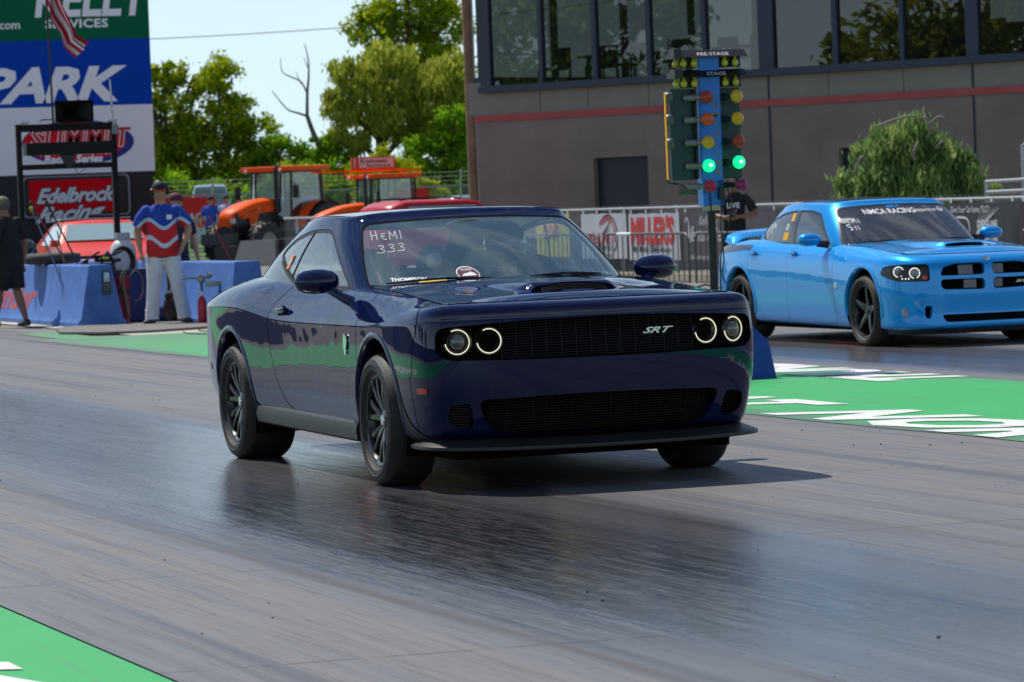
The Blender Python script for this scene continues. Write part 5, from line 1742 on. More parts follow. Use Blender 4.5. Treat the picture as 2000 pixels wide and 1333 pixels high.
    for i in range(41):
        x = xmax+(xmin-xmax)*(.5-.5*math.cos(PI*i/40))
        hw = np.interp(-x, -hr[:, 0], hr[:, 1]); zz = np.interp(-x, -hr[:, 0], hr[:, 2])
        for j in range(37):
            b = -1+2*j/36
            RP[i, j] = (x, b*hw, zz+.028*(1-b*b)*math.sin(PI*min(1, max(0, (xmax-x)/(xmax-xmin))))**.5)
    rf = Sheet.grid(RP)
    if rf.N[:, 2].mean() < 0: rf = Sheet.grid(RP, flip=True)
    rf.build('roof', P_blue, car)
    rf.clip(lambda V: np.minimum.reduce([-1.55-V[:, 0], V[:, 0]+2.3, .38-np.abs(V[:, 1])])).shift(dz=.004).build('sunroof', M_blackgloss, car)
    mb = MB(); mb.tube([(-2.75, -.0, 1.30), (-2.82, 0, 1.36), (-3.0, 0, 1.44)], .006, 6); mb.sphere((-2.6, 0, 1.335), .03, 10, 0, (1.6, 1, .8))
    mb.build('roof_aerial', M_blackmat, car)
    # writing
    wb = wsS.bvh()
    def ws_pt(y, z, off=.012):
        h = wb.ray_cast(Vector((1.0, y, z)), Vector((-1, 0, 0)), 4)
        return (h[0].x+off, y, z+off*.4) if h[0] else (-.7, y, z)
    mb = MB()
    for t, y0, z0_, kw in (('NMCA RACING', -.36, 1.215, dict(size=.066, bold=.0012, xs=1.16)), ('PRESENTED BY', .16, 1.222, dict(size=.033, bold=.0004, xs=1.15))):
        vs, fs2 = text_geo(t, **kw)
        mb.add([ws_pt(y0+a, z0_+b, .003) for a, b in vs], fs2)
    mb.tube([ws_pt(.455+.026*math.cos(a), 1.234+.022*math.sin(a), .005) for a in np.linspace(0, 2*PI, 24)], .003, 4)
    vs, fs2 = text_geo('N', size=.034, bold=.001); mb.add([ws_pt(.445+a, 1.222+b, .003) for a, b in vs], fs2)
    mb.build('windscreen_banner', M_white, car)
    mb = MB(); vs, fs2 = text_geo('SRT', size=.04, shear=.5, bold=.002, xs=2.0)
    mb.add([ws_pt(-.11+a, 1.272+b*.7, .003) for a, b in vs], fs2); mb.build('windscreen_tag', mat('blue_vinyl', H('#1a7fd0'), .5), car)
    mb = MB()
    def W_(stks, off, w=.006, F=ws_pt):
        for st in stks:
            A = [Vector(p) for p in (smooth2(st, 4) if len(st) > 2 else [st[0], st[1]])]
            vs = []; fs = []
            for i, p in enumerate(A):
                t = (A[min(i+1, len(A)-1)]-A[max(i-1, 0)]).normalized(); nr = Vector((-t.y, t.x))*w/2
                for q in (p+nr, p-nr): vs.append(F(q.x, q.y, off))
            for i in range(len(A)-1): fs.append((2*i, 2*i+2, 2*i+3, 2*i+1))
            mb.add(vs, fs)
    def L_(pts, ox, oz, s=.05): return [(ox+a*s, oz+b*s) for a, b in pts]
    ox, oz = -.60, 1.135
    W_([L_([(0, 0), (.05, 1)], ox, oz), L_([(.5, 0), (.5, 1)], ox, oz), L_([(0, .5), (.5, .5)], ox, oz),
        L_([(.55, .8), (.2, .7), (.1, .2), (.6, .1)], ox+.04, oz), L_([(.15, .45), (.5, .45)], ox+.04, oz),
        L_([(0, 0), (.1, .8), (.35, .3), (.6, .8), (.7, 0)], ox+.085, oz), L_([(.1, 0), (.1, .8)], ox+.14, oz),
        L_([(.7, 1), (.1, .95), (.1, .6), (.6, .5), (.5, .05), (0, 0)], ox+.02, oz-.065), L_([(.1, 0), (.12, .8)], ox+.075, oz-.065), L_([(.1, 0), (.12, .8)], ox+.10, oz-.065)], .003)
    mb.build('windscreen_writing', M_white, car)
    rbv = ring.bvh()
    def side_pt(x, z, off=.001):
        h = rbv.ray_cast(Vector((x, -2, z)), Vector((0, 1, 0)), 2)
        return (x, h[0].y-off+.003, z) if h[0] else (x, -.6, z)
    for x0, z0_ in ((-2.10, 1.17), (-2.20, .985)):
        mb = MB(); mb.add([side_pt(x0-.0, z0_), side_pt(x0+.13, z0_), side_pt(x0+.13, z0_+.075), side_pt(x0, z0_+.075)], [(0, 1, 2, 3)])
        st = mb.build('tech_sticker', mat('yellow_orange_vinyl', H('#e8a814'), .5), car)
    mb = MB(); 
    W_([L_([(0, 0), (0, 1)], -2.62, 1.10), L_([(.5, 0), (.5, 1)], -2.62, 1.10), L_([(0, .5), (.5, .5)], -2.62, 1.10), L_([(.6, 1), (.1, .9), (.1, .6), (.6, .5), (.4, 0)], -2.60, 1.04), L_([(.1, 0), (.1, .8)], -2.54, 1.04), L_([(.6, .8), (.1, .6), (.5, 0)], -2.57, 1.10), L_([(.1, .0), (.2, .8), (.5, .3), (.8, .9), (.9, 0)], -2.53, 1.10)], .001, .007, F=lambda a, b, o: side_pt(a, b, o))
    W_([L_([(0, 0), (.8, .1), (.8, .8), (0, .8), (0, 0)], -2.16, 1.09, .055), L_([(.2, .3), (.6, .6)], -2.16, 1.09, .055)], .001, .012, F=lambda a, b, o: side_pt(a, b, o))
    mb.build('window_writing', M_white, car)
    # mirrors, handles, badge, wipers
    for s in (-1, 1):
        mt = MB(); vs = []; fs = []; nn = 18; y0 = s*.945
        secs = [(-1.0, .006), (-.92, .52), (-.65, .86), (-.25, 1.0), (.2, 1.0), (.6, .92), (.88, .66), (1.0, .006)]
        for t, k in secs:
            for i in range(nn):
                a = 2*PI*i/nn; cx = math.cos(a); sz = math.sin(a)
                vs.append((-1.02+(.085*k*cx if cx > 0 else .045*k*cx), y0+s*t*.115, .995+.062*k*sz))
        for i in range(len(secs)-1):
            for k in range(nn):
                k2 = (k+1) % nn; fs.append((i*nn+k, i*nn+k2, (i+1)*nn+k2, (i+1)*nn+k))
        mt.add(vs, fs); mi_ = mt.build('wing_mirror', P_blue, car, smooth=2.0)
        mb = MB(); mb.tube([(-1.02, s*.87, .955), (-1.0, s*.76, .945)], [.03, .04], 8); mb.build('mirror_stalk', M_blackmat, mi_, smooth=1.0)
        for hx in (-1.68, -2.66):
            h = fb.ray_cast(Vector((hx, s*2, .85)), Vector((0, -s, 0)), 2)
            if not h[0]: continue
            yy = h[0].y
            mb = MB(); mb.rbox(hx-.075, hx+.075, yy-.004 if s > 0 else yy-.028, yy+.028 if s > 0 else yy+.004, .852, .878, .008)
            mb.build('door_handle', P_blue, car, smooth=.8)
            mb = MB(); mb.lathe([(.0005, .003), (.05, .0025), (.062, 0)], 20, 0, Matrix.Translation((hx, yy, .850)) @ Matrix.Diagonal((1.1, 1, .55, 1)) @ Matrix.Rotation(-s*PI/2, 4, 'X'))
            mb.build('handle_recess', mat('shadow_blue', (.0, .04, .14, 1), .5), car, smooth=1.0)
        h = fb.ray_cast(Vector((-.60, s*2, .56)), Vector((0, -s, 0)), 2); yy = h[0].y
        mb = MB(); mb.prism([(-.60+a, .56+b) for a, b in rpoly([(-.03, .03), (.03, .035), (.035, -.01), (.0, -.035), (-.03, -.015)], .008, 2)], yy, yy+s*.005, 'y'); mb.build('fender_badge', M_chrome, car)
        # quarter stripe
        q = lambda V: np.minimum.reduce([-2.78-V[:, 0], V[:, 0]+3.72, V[:, 2]-(.895-.05*np.clip((-V[:, 0]-2.9), 0, 1)), .945-V[:, 2], V[:, 1]*s-.3])
        skin.clip(q).offset(.002).build('quarter_stripe', M_stripe, car)
        for k in range(3):
            q = lambda V: np.minimum.reduce([-3.52-V[:, 0], V[:, 0]+3.74, V[:, 2]-(.50-.055*k), .53-.055*k-V[:, 2], V[:, 1]*s-.3])
            skin.clip(q).offset(.002).build('bumper_slat', M_stripe, car)
    mb = MB()
    for y0, y1 in ((-.60, -.02), (.05, .58)):
        mb.tube([ws_pt(y0+(y1-y0)*t, .945+.012*math.sin(PI*t), .016) for t in np.linspace(0, 1, 8)], .006, 5)
    mb.build('wiper', M_blackmat, car)
    # interior
    mb = MB(); mb.box(-3.2, -.7, -.62, .62, .25, .30); mb.box(-3.2, -2.9, -.55, .55, .3, .95); mb.build('cabin_floor', M_darkint, car)
    for y in (-.34, .34):
        mb = MB(); mb.rbox(-1.95, -1.78, y-.24, y+.24, .35, .98, .05); mb.rbox(-1.92, -1.82, y-.12, y+.12, .98, 1.16, .04); mb.rbox(-1.9, -1.35, y-.24, y+.24, .3, .48, .05)
        mb.build('seat', M_darkint, car, smooth=.8)
    mb = MB(); mb.rbox(-1.15, -.75, -.60, .60, .70, .93, .06); mb.build('dashboard', M_darkint, car, smooth=.8)
    for x, w, yo in ((0, .24, .93*SY), (-3.03, .27, .945*SY)):
        for s in (-1, 1):
            make_wheel(car, x, s, yo, .338, w, .250, 5, 'five', tyre=M_tyre_brown, caliper=(x == 0))
    return car
saloon = build_saloon()
# ------------------------------------------------------------------ people
M_skin = mat('skin', (0.42, 0.22, 0.14, 1), .55)
M_skin2 = mat('tanned_skin', (0.27, 0.13, 0.075, 1), .55)
def fuse(mb, voxel, it=5, fac=.5):
    """fuse overlapping closed volumes into one continuous surface"""
    me = bpy.data.meshes.new('f'); me.from_pydata(mb.v, [], mb.f)
    bm = bmesh.new(); bm.from_mesh(me); bmesh.ops.recalc_face_normals(bm, faces=bm.faces[:]); bm.to_mesh(me); bm.free()
    ob = bpy.data.objects.new('f', me); scene.collection.objects.link(ob)
    m = ob.modifiers.new('r', 'REMESH'); m.mode = 'VOXEL'; m.voxel_size = voxel
    m = ob.modifiers.new('s', 'SMOOTH'); m.factor = fac; m.iterations = it
    ev = ob.evaluated_get(bpy.context.evaluated_depsgraph_get()); me2 = ev.to_mesh()
    out = MB(); out.v = [tuple(v.co) for v in me2.vertices]; out.f = [tuple(q.vertices) for q in me2.polygons]; out.m = [0]*len(out.f)
    ev.to_mesh_clear(); bpy.data.objects.remove(ob); bpy.data.meshes.remove(me)
    return out
def limb(mb, pts, rs, n=12):
    for i in range(len(pts)-1):
        mb.tube([pts[i], pts[i+1]], [rs[i], rs[i+1]], n)
    for q, r_ in zip(pts, rs): mb.sphere(tuple(q), r_*.99, n)
def torso(mb, secs, n=20):
    # secs: (centre, half depth x, half width y)
    vs = []; fs = []
    for c, a, b in secs:
        for k in range(n):
            t = 2*PI*k/n; e = .80
            cx = math.copysign(abs(math.cos(t))**e, math.cos(t)); sy = math.copysign(abs(math.sin(t))**e, math.sin(t))
            vs.append((c[0]+a*cx, c[1]+b*sy, c[2]))
    m = len(secs)
    for i in range(m-1):
        for k in range(n): fs.append((i*n+k, i*n+(k+1) % n, (i+1)*n+(k+1) % n, (i+1)*n+k))
    fs += [tuple(range(n-1, -1, -1)), tuple((m-1)*n+k for k in range(n))]
    mb.add(vs, fs)

def person(label, loc, rz, h, top, bottom, pose=None, skin=None, shorts=False, group=None, long_sleeve=False, shoes=None, fat=1.0, hat=None, hair=(0.02, 0.012, 0.008, 1), legs=True, fine=False):
    skin = skin or M_skin
    p = dict(she_l=(0, .112, .828), she_r=(0, -.112, .828), el_l=(-.01, .165, .635), el_r=(-.01, -.165, .635), wr_l=(.03, .175, .49), wr_r=(.03, -.175, .49),
             kn_l=(.012, .062, .285), kn_r=(.012, -.062, .285), an_l=(0, .068, .045), an_r=(0, -.068, .045), head=(.012, 0, .930), lean=0.0, face=0.0)
    if pose: p.update(pose)
    V = lambda t: Vector(t)*h
    root = thing('person', label, 'person', loc, rz, group)
    lean = p['lean']
    hipz = .525
    pel = V((0, 0, hipz)); wai = V((lean*.3, 0, .61)); che = V((lean*.8, 0, .74)); nec = V((lean, 0, .860)); hd = V(p['head'])
    sl, sr = V(p['she_l']), V(p['she_r']); el, er = V(p['el_l']), V(p['el_r']); wl, wr = V(p['wr_l']), V(p['wr_r'])
    hl, hr_ = V((0, .052, .50)), V((0, -.052, .50)); kl, kr = V(p['kn_l']), V(p['kn_r']); al, ar = V(p['an_l']), V(p['an_r'])
    def hand(w, e, side):
        d = (w-e).normalized(); fw = Vector((1, 0, 0)); 
        palm = w+d*.045*h
        return palm, d
    # body: one continuous skin
    vx = .0062 if fine else .012
    mb = MB()
    torso(mb, [(pel-V((0, 0, .03)), .045*h*fat, .070*h*fat), (wai, .042*h*fat, .066*h*fat), (che, .050*h, .080*h), (nec-V((0, 0, .035)), .035*h, .060*h)])
    limb(mb, [nec-V((0, 0, .03)), nec+V((.004, 0, .01)), hd-V((0, 0, .02))], [.040*h, .034*h, .034*h])
    yawm = Matrix.Translation(hd) @ Matrix.Rotation(p['face'], 4, 'Z')
    mb.sphere((0, 0, .010*h), .052*h, 18, 0, (1.08, .86, 1.10), M=yawm)
    mb.sphere((.012*h, 0, -.026*h), .040*h, 16, 0, (1.0, .88, 1.05), M=yawm)
    mb.tube([tuple(yawm @ Vector(q)) for q in ((.048*h, 0, .012*h), (.062*h, 0, -.014*h))], [.006*h, .010*h], 8)
    for s in (-1, 1): mb.sphere((-.004*h, s*.047*h, -.004*h), .014*h, 8, 0, (.8, .45, 1.2), M=yawm)
    for s_, e_, w_ in ((sl, el, wl), (sr, er, wr)):
        side = 1 if s_.y > 0 else -1
        limb(mb, [s_-V((0, .02*side, .034)), (s_+e_)/2, e_, (e_*.65+w_*.35), w_], [.024*h, .028*h*fat**.5, .023*h*fat**.4, .025*h*fat**.4, .0155*h])
        palm, d = hand(w_, e_, side)
        lat = d.cross(Vector((0, side, 0))); lat = lat.normalized() if lat.length > .1 else Vector((1, 0, 0))
        tip = palm+d*.012*h
        for o in (-.012, .012): mb.tube([w_, tip+lat*o*h], [.013*h, .0135*h], 8)
        mb.sphere(tuple(palm), .020*h, 10, 0, (1, .8, 1))
        for k, (o, L) in enumerate(((-.019, .034), (-.0065, .040), (.006, .038), (.0185, .030))):
            a0 = tip+lat*o*h; a1 = a0+d*L*.55*h; a2 = a0+d*L*h+Vector((0, -side*.012*h, 0))
            mb.tube([a0-d*.01*h, a1, a2], [.0062*h, .0058*h, .0045*h], 8)
        mb.tube([palm+lat*.015*h-d*.01*h, palm+lat*.030*h+d*.006*h, palm+lat*.036*h+d*.024*h], [.009*h, .0075*h, .0055*h], 8)
    if legs:
        for hh, k_, a_ in ((hl, kl, al), (hr_, kr, ar)):
            limb(mb, [hh, (hh+k_)/2, k_, (k_*.62+a_*.38), a_, a_+V((.03, 0, -.018))], [.044*h*fat, .040*h*fat, .029*h*fat**.5, .031*h*fat**.5, .019*h, .018*h])
    mb = fuse(mb, vx*h/1.8, 3)
    # face: nose, ears, brow
    body = mb.build('body', skin, root, smooth=2.5)
    fb = MB()
    for s in (-1, 1): fb.sphere((.049*h, s*.019*h, .008*h), .006*h, 8, 0, (.5, 1.2, .7), M=yawm)
    fb.box(.046*h, .0515*h, -.016*h, .016*h, -.036*h, -.032*h, 0, yawm)
    fb.build('face_features', mat('dark_features', (.06, .025, .02, 1), .5), body, smooth=2.0)
    if hair is not None:
        hb_ = MB(); hb_.sphere((-.006*h, 0, .014*h), .058*h, 18, 0, (1.06, .90, 1.08), M=yawm)
        hb_.v = [v for v in hb_.v]
        inv = yawm.inverted()
        keep = [i for i, v in enumerate(hb_.v) if (inv @ Vector(v)).z > .004*h*(1) or (inv @ Vector(v)).x < -.015*h]
        ks = set(keep)
        ff = [f for f in hb_.f if all((inv @ Vector(hb_.v[i])).x < .045*h and ((inv @ Vector(hb_.v[i])).z > .018*h or ((inv @ Vector(hb_.v[i])).x < 0 and (inv @ Vector(hb_.v[i])).z > -.04*h)) for i in f)]
        hb_.f = ff; hb_.m = [0]*len(ff)
        hb_.build('hair', mat('hair_%d' % int(hair[0]*1000), hair, .7), root, smooth=2.5)
    if hat:
        col, brim = hat
        mb = MB()
        mb.lathe([(.058*h, .012*h), (.060*h, .030*h), (.054*h, .052*h), (.036*h, .068*h), (.0005, .074*h)], 18, 0, yawm @ Matrix.Diagonal((1.05, .92, 1, 1)))
        if brim:
            T = yawm
            pl = [(.045*h, -.042*h), (.085*h, -.030*h), (.10*h, 0), (.085*h, .030*h), (.045*h, .042*h)]
            mb.prism(pl, .013*h, .018*h, 'z', 0, T)
        mb.build('cap', col, root, smooth=.8)
    # shirt
    mb = MB(); dn = V((0, 0, .055))
    torso(mb, [(pel-dn, .066*h*fat, .092*h*fat), (pel, .068*h*fat, .092*h*fat), (wai, .067*h*fat, .088*h*fat), ((wai+che)/2, .066*h*fat**.8, .090*h*fat**.8), (che, .066*h, .104*h), (che+V((0, 0, .05)), .060*h, .108*h), (nec-V((0, 0, .038)), .046*h, .084*h), (nec-V((0, 0, .012)), .036*h, .050*h)])
    for s_, e_, w_ in ((sl, el, wl), (sr, er, wr)):
        if long_sleeve: limb(mb, [s_, (s_+e_)/2, e_, w_], [.045*h, .040*h, .034*h, .024*h])
        else:
            s0 = s_-V((0, (.016 if s_.y > 0 else -.016), .022))
            limb(mb, [s0, s_*.55+e_*.45], [.036*h*fat**.5, .039*h*fat**.5]); mb.tube([s_*.55+e_*.45, s_*.20+e_*.80], [.039*h*fat**.5, .041*h*fat**.5], 14)
    mb = fuse(mb, .010*h/1.8, 4)
    shirt = mb.build('shirt', top, root, smooth=2.5)
    # trousers
    if legs:
        mb = MB()
        torso(mb, [(pel-V((0, 0, .075)), .060*h*fat, .084*h*fat), (pel-V((0, 0, .03)), .064*h*fat, .089*h*fat), (pel+V((0, 0, .035)), .062*h*fat, .086*h*fat), (pel+V((0, 0, .045)), .058*h*fat, .082*h*fat)])
        for hh, k_, a_ in ((hl, kl, al), (hr_, kr, ar)):
            if shorts: limb(mb, [hh-V((0, 0, .02)), (hh+k_)/2], [.056*h*fat, .054*h*fat]); mb.tube([(hh+k_)/2, k_+V((0, 0, .005))], [.054*h*fat, .054*h*fat], 14)
            else:
                limb(mb, [hh-V((0, 0, .02)), (hh+k_)/2, k_], [.056*h*fat, .049*h*fat, .041*h*fat])
                mb.tube([k_, (k_+a_)/2, a_+V((.004, 0, .005)), a_+V((.006, 0, -.022))], [.041*h*fat, .038*h*fat, .038*h*fat, .040*h*fat], 14)
                for q, z_ in ((k_, .03), (k_, -.02), (a_, .05), (a_, .022)):
                    mb.lathe([(.030*h*fat, -.008*h), (.0415*h*fat, 0), (.030*h*fat, .008*h)], 16, 0, Matrix.Translation(q+V((0, 0, z_))) @ Matrix.Rotation(.35*(1 if z_ > 0 else -1), 4, 'Y'))
        mb = fuse(mb, .010*h/1.8, 3); mb.build('shorts' if shorts else 'trousers', bottom, root, smooth=2.5)
        for a_, sg_ in ((al, 1), (ar, -1)):
            mb = MB()
            sec = [(-.035, .020, .0, .05), (-.02, .024, 0, .055), (.02, .025, 0, .045), (.06, .028, 0, .032), (.095, .024, 0, .026), (.108, .010, 0, .018)]
            vs = []; fs = []; nn = 10
            toe = p.get('toe', .25)*sg_
            for x, hw, z0_, z1_ in sec:
                for i in range(nn):
                    a = 2*PI*i/nn; yy = hw*math.cos(a); zz_ = (z0_+z1_)/2+(z1_-z0_)/2*math.sin(a)
                    q = Matrix.Rotation(toe, 4, 'Z') @ Vector((x, yy, zz_))
                    vs.append((a_.x+q.x*h, a_.y+q.y*h, max(0.002, q.z*h+(a_.z-.045*h))))
            for i in range(len(sec)-1):
                for k in range(nn):
                    k2 = (k+1) % nn; fs.append((i*nn+k, i*nn+k2, (i+1)*nn+k2, (i+1)*nn+k))
            fs += [tuple(range(nn)), tuple(range((len(sec)-1)*nn, len(sec)*nn))]
            mb.add(vs, fs); mb.build('shoe', shoes or mat('dark_shoe', G3(.03), .6), root, smooth=1.2)
    return root, yawm, h

# race-crew shirt: blue with white and red waves (pattern lies in the cloth)
def wave_shirt():
    m, nt, b, P = base_mat('crew_shirt_with_waves')
    sep = nt.nodes.new('ShaderNodeSeparateXYZ'); nt.links.new(P, sep.inputs[0])
    Y, Z = sep.outputs[1], sep.outputs[2]
    w = math_node(nt, 'ADD', math_node(nt, 'MULTIPLY', math_node(nt, 'SINE', math_node(nt, 'MULTIPLY', math_node(nt, 'ADD', Y, .07), 15.0)), .06), Z)
    n = noise_node(nt, P, 22, 4, .7)
    c = mixc(nt, rng(nt, n, .60, .68), (0.010, 0.045, 0.36, 1), (0.12, 0.20, 0.55, 1))
    def band(c, lo, hi, col):
        f = math_node(nt, 'MULTIPLY', math_node(nt, 'GREATER_THAN', w, lo), math_node(nt, 'LESS_THAN', w, hi))
        return mixc(nt, f, c, col)
    c = band(c, 1.22, 1.34, (0.42, 0.60, 0.72, 1))
    c = band(c, 1.10, 1.29, (0.58, 0.012, 0.015, 1))
    c = band(c, 1.05, 1.11, (0.50, 0.62, 0.72, 1))
    c = band(c, .6, 1.05, (0.50, 0.012, 0.015, 1))
    nt.links.new(c, b.inputs['Base Color']); b.inputs['Roughness'].default_value = .8
    return m
M_wave = wave_shirt()
M_wtrouser = mat('white_trousers', (0.62, 0.63, 0.66, 1), .85, noise=.08, nscale=7, bump=.6, bscale=9)
M_blackcloth = mat('black_cloth', G3(.012), .85, bump=.4, bscale=12)
M_navycloth = mat('navy_cloth', (.012, .018, .05, 1), .85, bump=.3, bscale=12)

man, ym, hh = person('race starter in a blue, white and red patterned shirt and white trousers, wearing a headset', (-31.6, 5.5, .035), math.radians(-15), 1.86, M_wave, M_wtrouser, fat=1.28, fine=True, hat=(mat('dark_navy_cap', (.012, .014, .03, 1), .8), True),
    pose=dict(she_l=(0, .122, .826), she_r=(0, -.122, .826), el_r=(-.02, -.178, .655), wr_r=(.03, -.158, .52), el_l=(-.035, .190, .66), wr_l=(.05, .150, .555), kn_l=(.01, .095, .285), kn_r=(.01, -.07, .285), an_l=(0, .135, .045), an_r=(0, -.095, .045), toe=.5, head=(.010, -.004, .935)))
def headset(root, ym, h, col, cup=True):
    mb = MB()
    pts = [tuple(ym @ Vector((-.004*h, .058*h*math.cos(a), .075*h*math.sin(a)))) for a in np.linspace(0, PI, 14)]
    mb.tube(pts, .007*h, 6)
    for s in (-1, 1): mb.lathe([(.0005, .016*h), (.020*h, .015*h), (.026*h, .006*h), (.024*h, -.006*h)], 14, 0, ym @ Matrix.Translation((-.004*h, s*.052*h, 0)) @ Matrix.Rotation(-s*PI/2, 4, 'X'))
    mb.tube([tuple(ym @ Vector(q)) for q in ((-.0, -.058*h, -.01*h), (.035*h, -.055*h, -.035*h), (.058*h, -.025*h, -.044*h))], .0028*h, 5)
    return mb.build('headset', col, root, smooth=.9)
headset(man, ym, hh, mat('headset_black', G3(.02), .4))
mb = MB()
for s in (-1, 1): mb.sphere((.048*hh, s*.022*hh, .010*hh), .019*hh, 10, 0, (.45, 1.0, .62), M=ym)
mb.box(.044*hh, .052*hh, -.045*hh, .045*hh, .014*hh, .020*hh, 0, ym)
mb.build('sunglasses', mat('orange_mirror_lens', H('#e0431a'), .12, metal=.7), man, smooth=1.0)
mb = MB(); mb.lathe([(.150, .0), (.160, .006), (.160, .036), (.150, .042)], 28, 0, Matrix.Translation((.0, 0, .462*hh)) @ Matrix.Diagonal((.96, 1.25, 1, 1)))
mb.build('belt', mat('black_belt', G3(.02), .5), man)
mb = MB(); mb.rbox(.116, .128, .07, .14, 1.37, 1.43, .003); mb.build('name_badge', M_white, man)
mb = MB(); mb.tube([(.065, .275, 1.035), (.075, .27, 1.025)], .034, 10); mb.build('wristwatch', mat('yellow_watch', H('#b7c61a'), .4), man)
mb = MB(); mb.rbox(.055, .085, -.285, -.245, .825, .885, .01)
o_ = mb.build('remote_button', mat('teal_plastic', H('#1f8f9e'), .4), None)
o_.location = (-31.6, 5.5, .035); o_.rotation_euler = (0, 0, math.radians(-15)); tag(o_, 'small teal hand remote held in the right hand of the starter', 'remote')

def cap_mat(n, c): return mat(n, c, .8)
bm_, ym, hh = person('man in black shirt and shorts with a khaki cap, walking past the blue barrier', (-34.3, 3.98, 0), math.radians(215), 1.80, M_blackcloth, mat('black_shorts', G3(.010), .8), shorts=True, skin=M_skin2, fat=1.25, fine=True, hat=(cap_mat('khaki_cap', H('#7d7a4a')), True), hair=(.10, .09, .08, 1),
    pose=dict(kn_l=(.06, .06, .29), an_l=(.12, .06, .05), kn_r=(-.0, -.06, .29), an_r=(-.09, -.06, .05), el_l=(-.03, .19, .645), wr_l=(.03, .175, .50), lean=.03, head=(.06, 0, .93)))
person('man in a maroon cap and dark shirt half hidden behind the starter', (-33.9, 6.25, 0), math.radians(20), 1.76, M_navycloth, mat('grey_trousers', G3(.12), .8), skin=M_skin, hat=(cap_mat('maroon_cap', H('#5c2638')), True), fat=1.05)
ph, ym, hh = person('photographer in a black printed T-shirt looking down at his camera by the fence', (-37.9, 16.15, 0), math.radians(-25), 1.75, M_blackcloth, mat('black_jeans', G3(.015), .8), skin=M_skin2, fat=1.12, fine=True, hair=(.015, .01, .01, 1),
    pose=dict(el_l=(.04, .19, .64), el_r=(.04, -.19, .64), wr_l=(.17, .055, .625), wr_r=(.17, -.075, .625), head=(.035, 0, .918), lean=.0))
headset(ph, ym, hh, MATS['headset_black'])
mb = MB()
text_on(mb, 'LIVE', (.128, -.105, 1.235), (0, 1, 0), (0, 0, 1), size=.11, bold=.004)
text_on(mb, 'FAST', (.128, -.02, 1.175), (0, 1, 0), (0, 0, 1), size=.035)
for v in range(len(mb.v)):
    x, y, z = mb.v[v]; mb.v[v] = (.148-1.6*y*y, y, z)
mb.build('shirt_print', M_white, ph)
cam_t = thing('camera_body', 'black camera with a lens held by the photographer', 'camera', (-37.9, 16.15, 0), math.radians(-25))
mb = MB(); mb.rbox(.27, .33, -.085, .065, 1.08, 1.18, .012); mb.rbox(.28, .32, -.03, .02, 1.17, 1.21, .01); mb.build('housing', M_blackmat, cam_t, smooth=.8)
mb = MB(); mb.lathe([(.035, 0), (.037, .06), (.042, .10), (.038, .102), (.0005, .095)], 20, 0, Matrix.Translation((.33, -.01, 1.125)) @ Matrix.Rotation(PI/2, 4, 'Y')); mb.build('lens', M_blackgloss, cam_t, smooth=.8)
# onlookers far away behind the steel barrier
G_on = 'onlookers beside the tractors'
person('onlooker in a blue shirt and dark cap, leftmost beside the orange tractor', (-94.2, 21.95, .2), math.radians(-35), 1.76, mat('royal_blue_cloth', (.02, .08, .45, 1), .8), M_navycloth, hat=(cap_mat('dark_cap', G3(.02)), True), group=G_on)
person('onlooker in a pale lilac T-shirt and dark cap next to the blue-shirted one', (-93.9, 22.35, .2), math.radians(-40), 1.78, mat('lilac_cloth', (.50, .48, .68, 1), .8), M_navycloth, hat=(cap_mat('brown_cap', H('#4a4640')), True), group=G_on)
person('onlooker in a cream cap peering over the orange tractor bonnet', (-94.6, 22.95, .2), math.radians(-30), 1.72, mat('blue_cloth2', (.03, .12, .45, 1), .8), M_navycloth, hat=(cap_mat('cream_cap', H('#c9c3a4')), True), group=G_on)
person('onlooker with long brown hair in front of the red banner', (-92.8, 20.72, .1), math.radians(160), 1.66, mat('brown_cloth', (.10, .05, .04, 1), .8), M_navycloth, hair=(.12, .06, .03, 1), group=G_on)

# the coupe's driver
dv, ym, hh = person('driver in dark clothes and a black helmet behind the coupe windscreen', (-1.66, .36, -.37), 0, 1.70, M_blackcloth, M_blackcloth, legs=False, hair=None, long_sleeve=True,
    pose=dict(el_l=(.10, .16, .69), el_r=(.10, -.16, .69), wr_l=(.22, .09, .76), wr_r=(.22, -.09, .76), head=(.0, 0, .925)))
mb = MB(); mb.sphere((0, 0, .02), .135, 20, 0, (1.08, .92, 1.05), M=ym); mb.build('helmet', M_blackgloss, dv, smooth=2.5)
mb = MB(); mb.sphere((.045, 0, .015), .105, 16, 0, (1.0, .9, .42), M=ym); mb.build('visor', mat('dark_visor', (.05, .06, .07, 1), .1, coat=1), dv, smooth=2.5)
# ------------------------------------------------------------------ the timing light between the lanes
M_tblue = mat('sky_blue_enamel', (0.0, 0.17, 0.62, 1), .35)
M_tgreen = mat('dark_green_panel', (0.006, 0.045, 0.048, 1), .45)
M_tblack = mat('black_hood_panel', G3(.010), .4)
def text_part(name, items, m, parent, O, X, Y, **kw):
    mb = MB()
    for t, a, b, k in items:
        q = dict(kw); q.update(k)
        text_on(mb, t, Vector(O)+Vector(X)*a+Vector(Y)*b, X, Y, **q)
    return mb.build(name, m, parent)
TX, TY = -10.2, 4.97
tr = thing('timing_light', 'tall blue start light with amber, green and red bulbs standing between the lanes', 'start light', (TX, TY, 0))
mb = MB(); mb.box(-.06, .06, -.088, .088, 1.37, 2.60); mb.build('column', M_tblue, tr, bevel=.006)
mb = MB(); mb.tube([(0, 0, .0), (0, 0, 1.38)], .035, 12); mb.build('post', M_blackmat, tr, smooth=.8)
mb = MB(); mb.lathe([(.045, 1.33), (.07, 1.33), (.07, 1.375), (.045, 1.375)], 16); mb.build('collar', mat('cream_plastic', H('#a7a684'), .5), tr, smooth=.6)
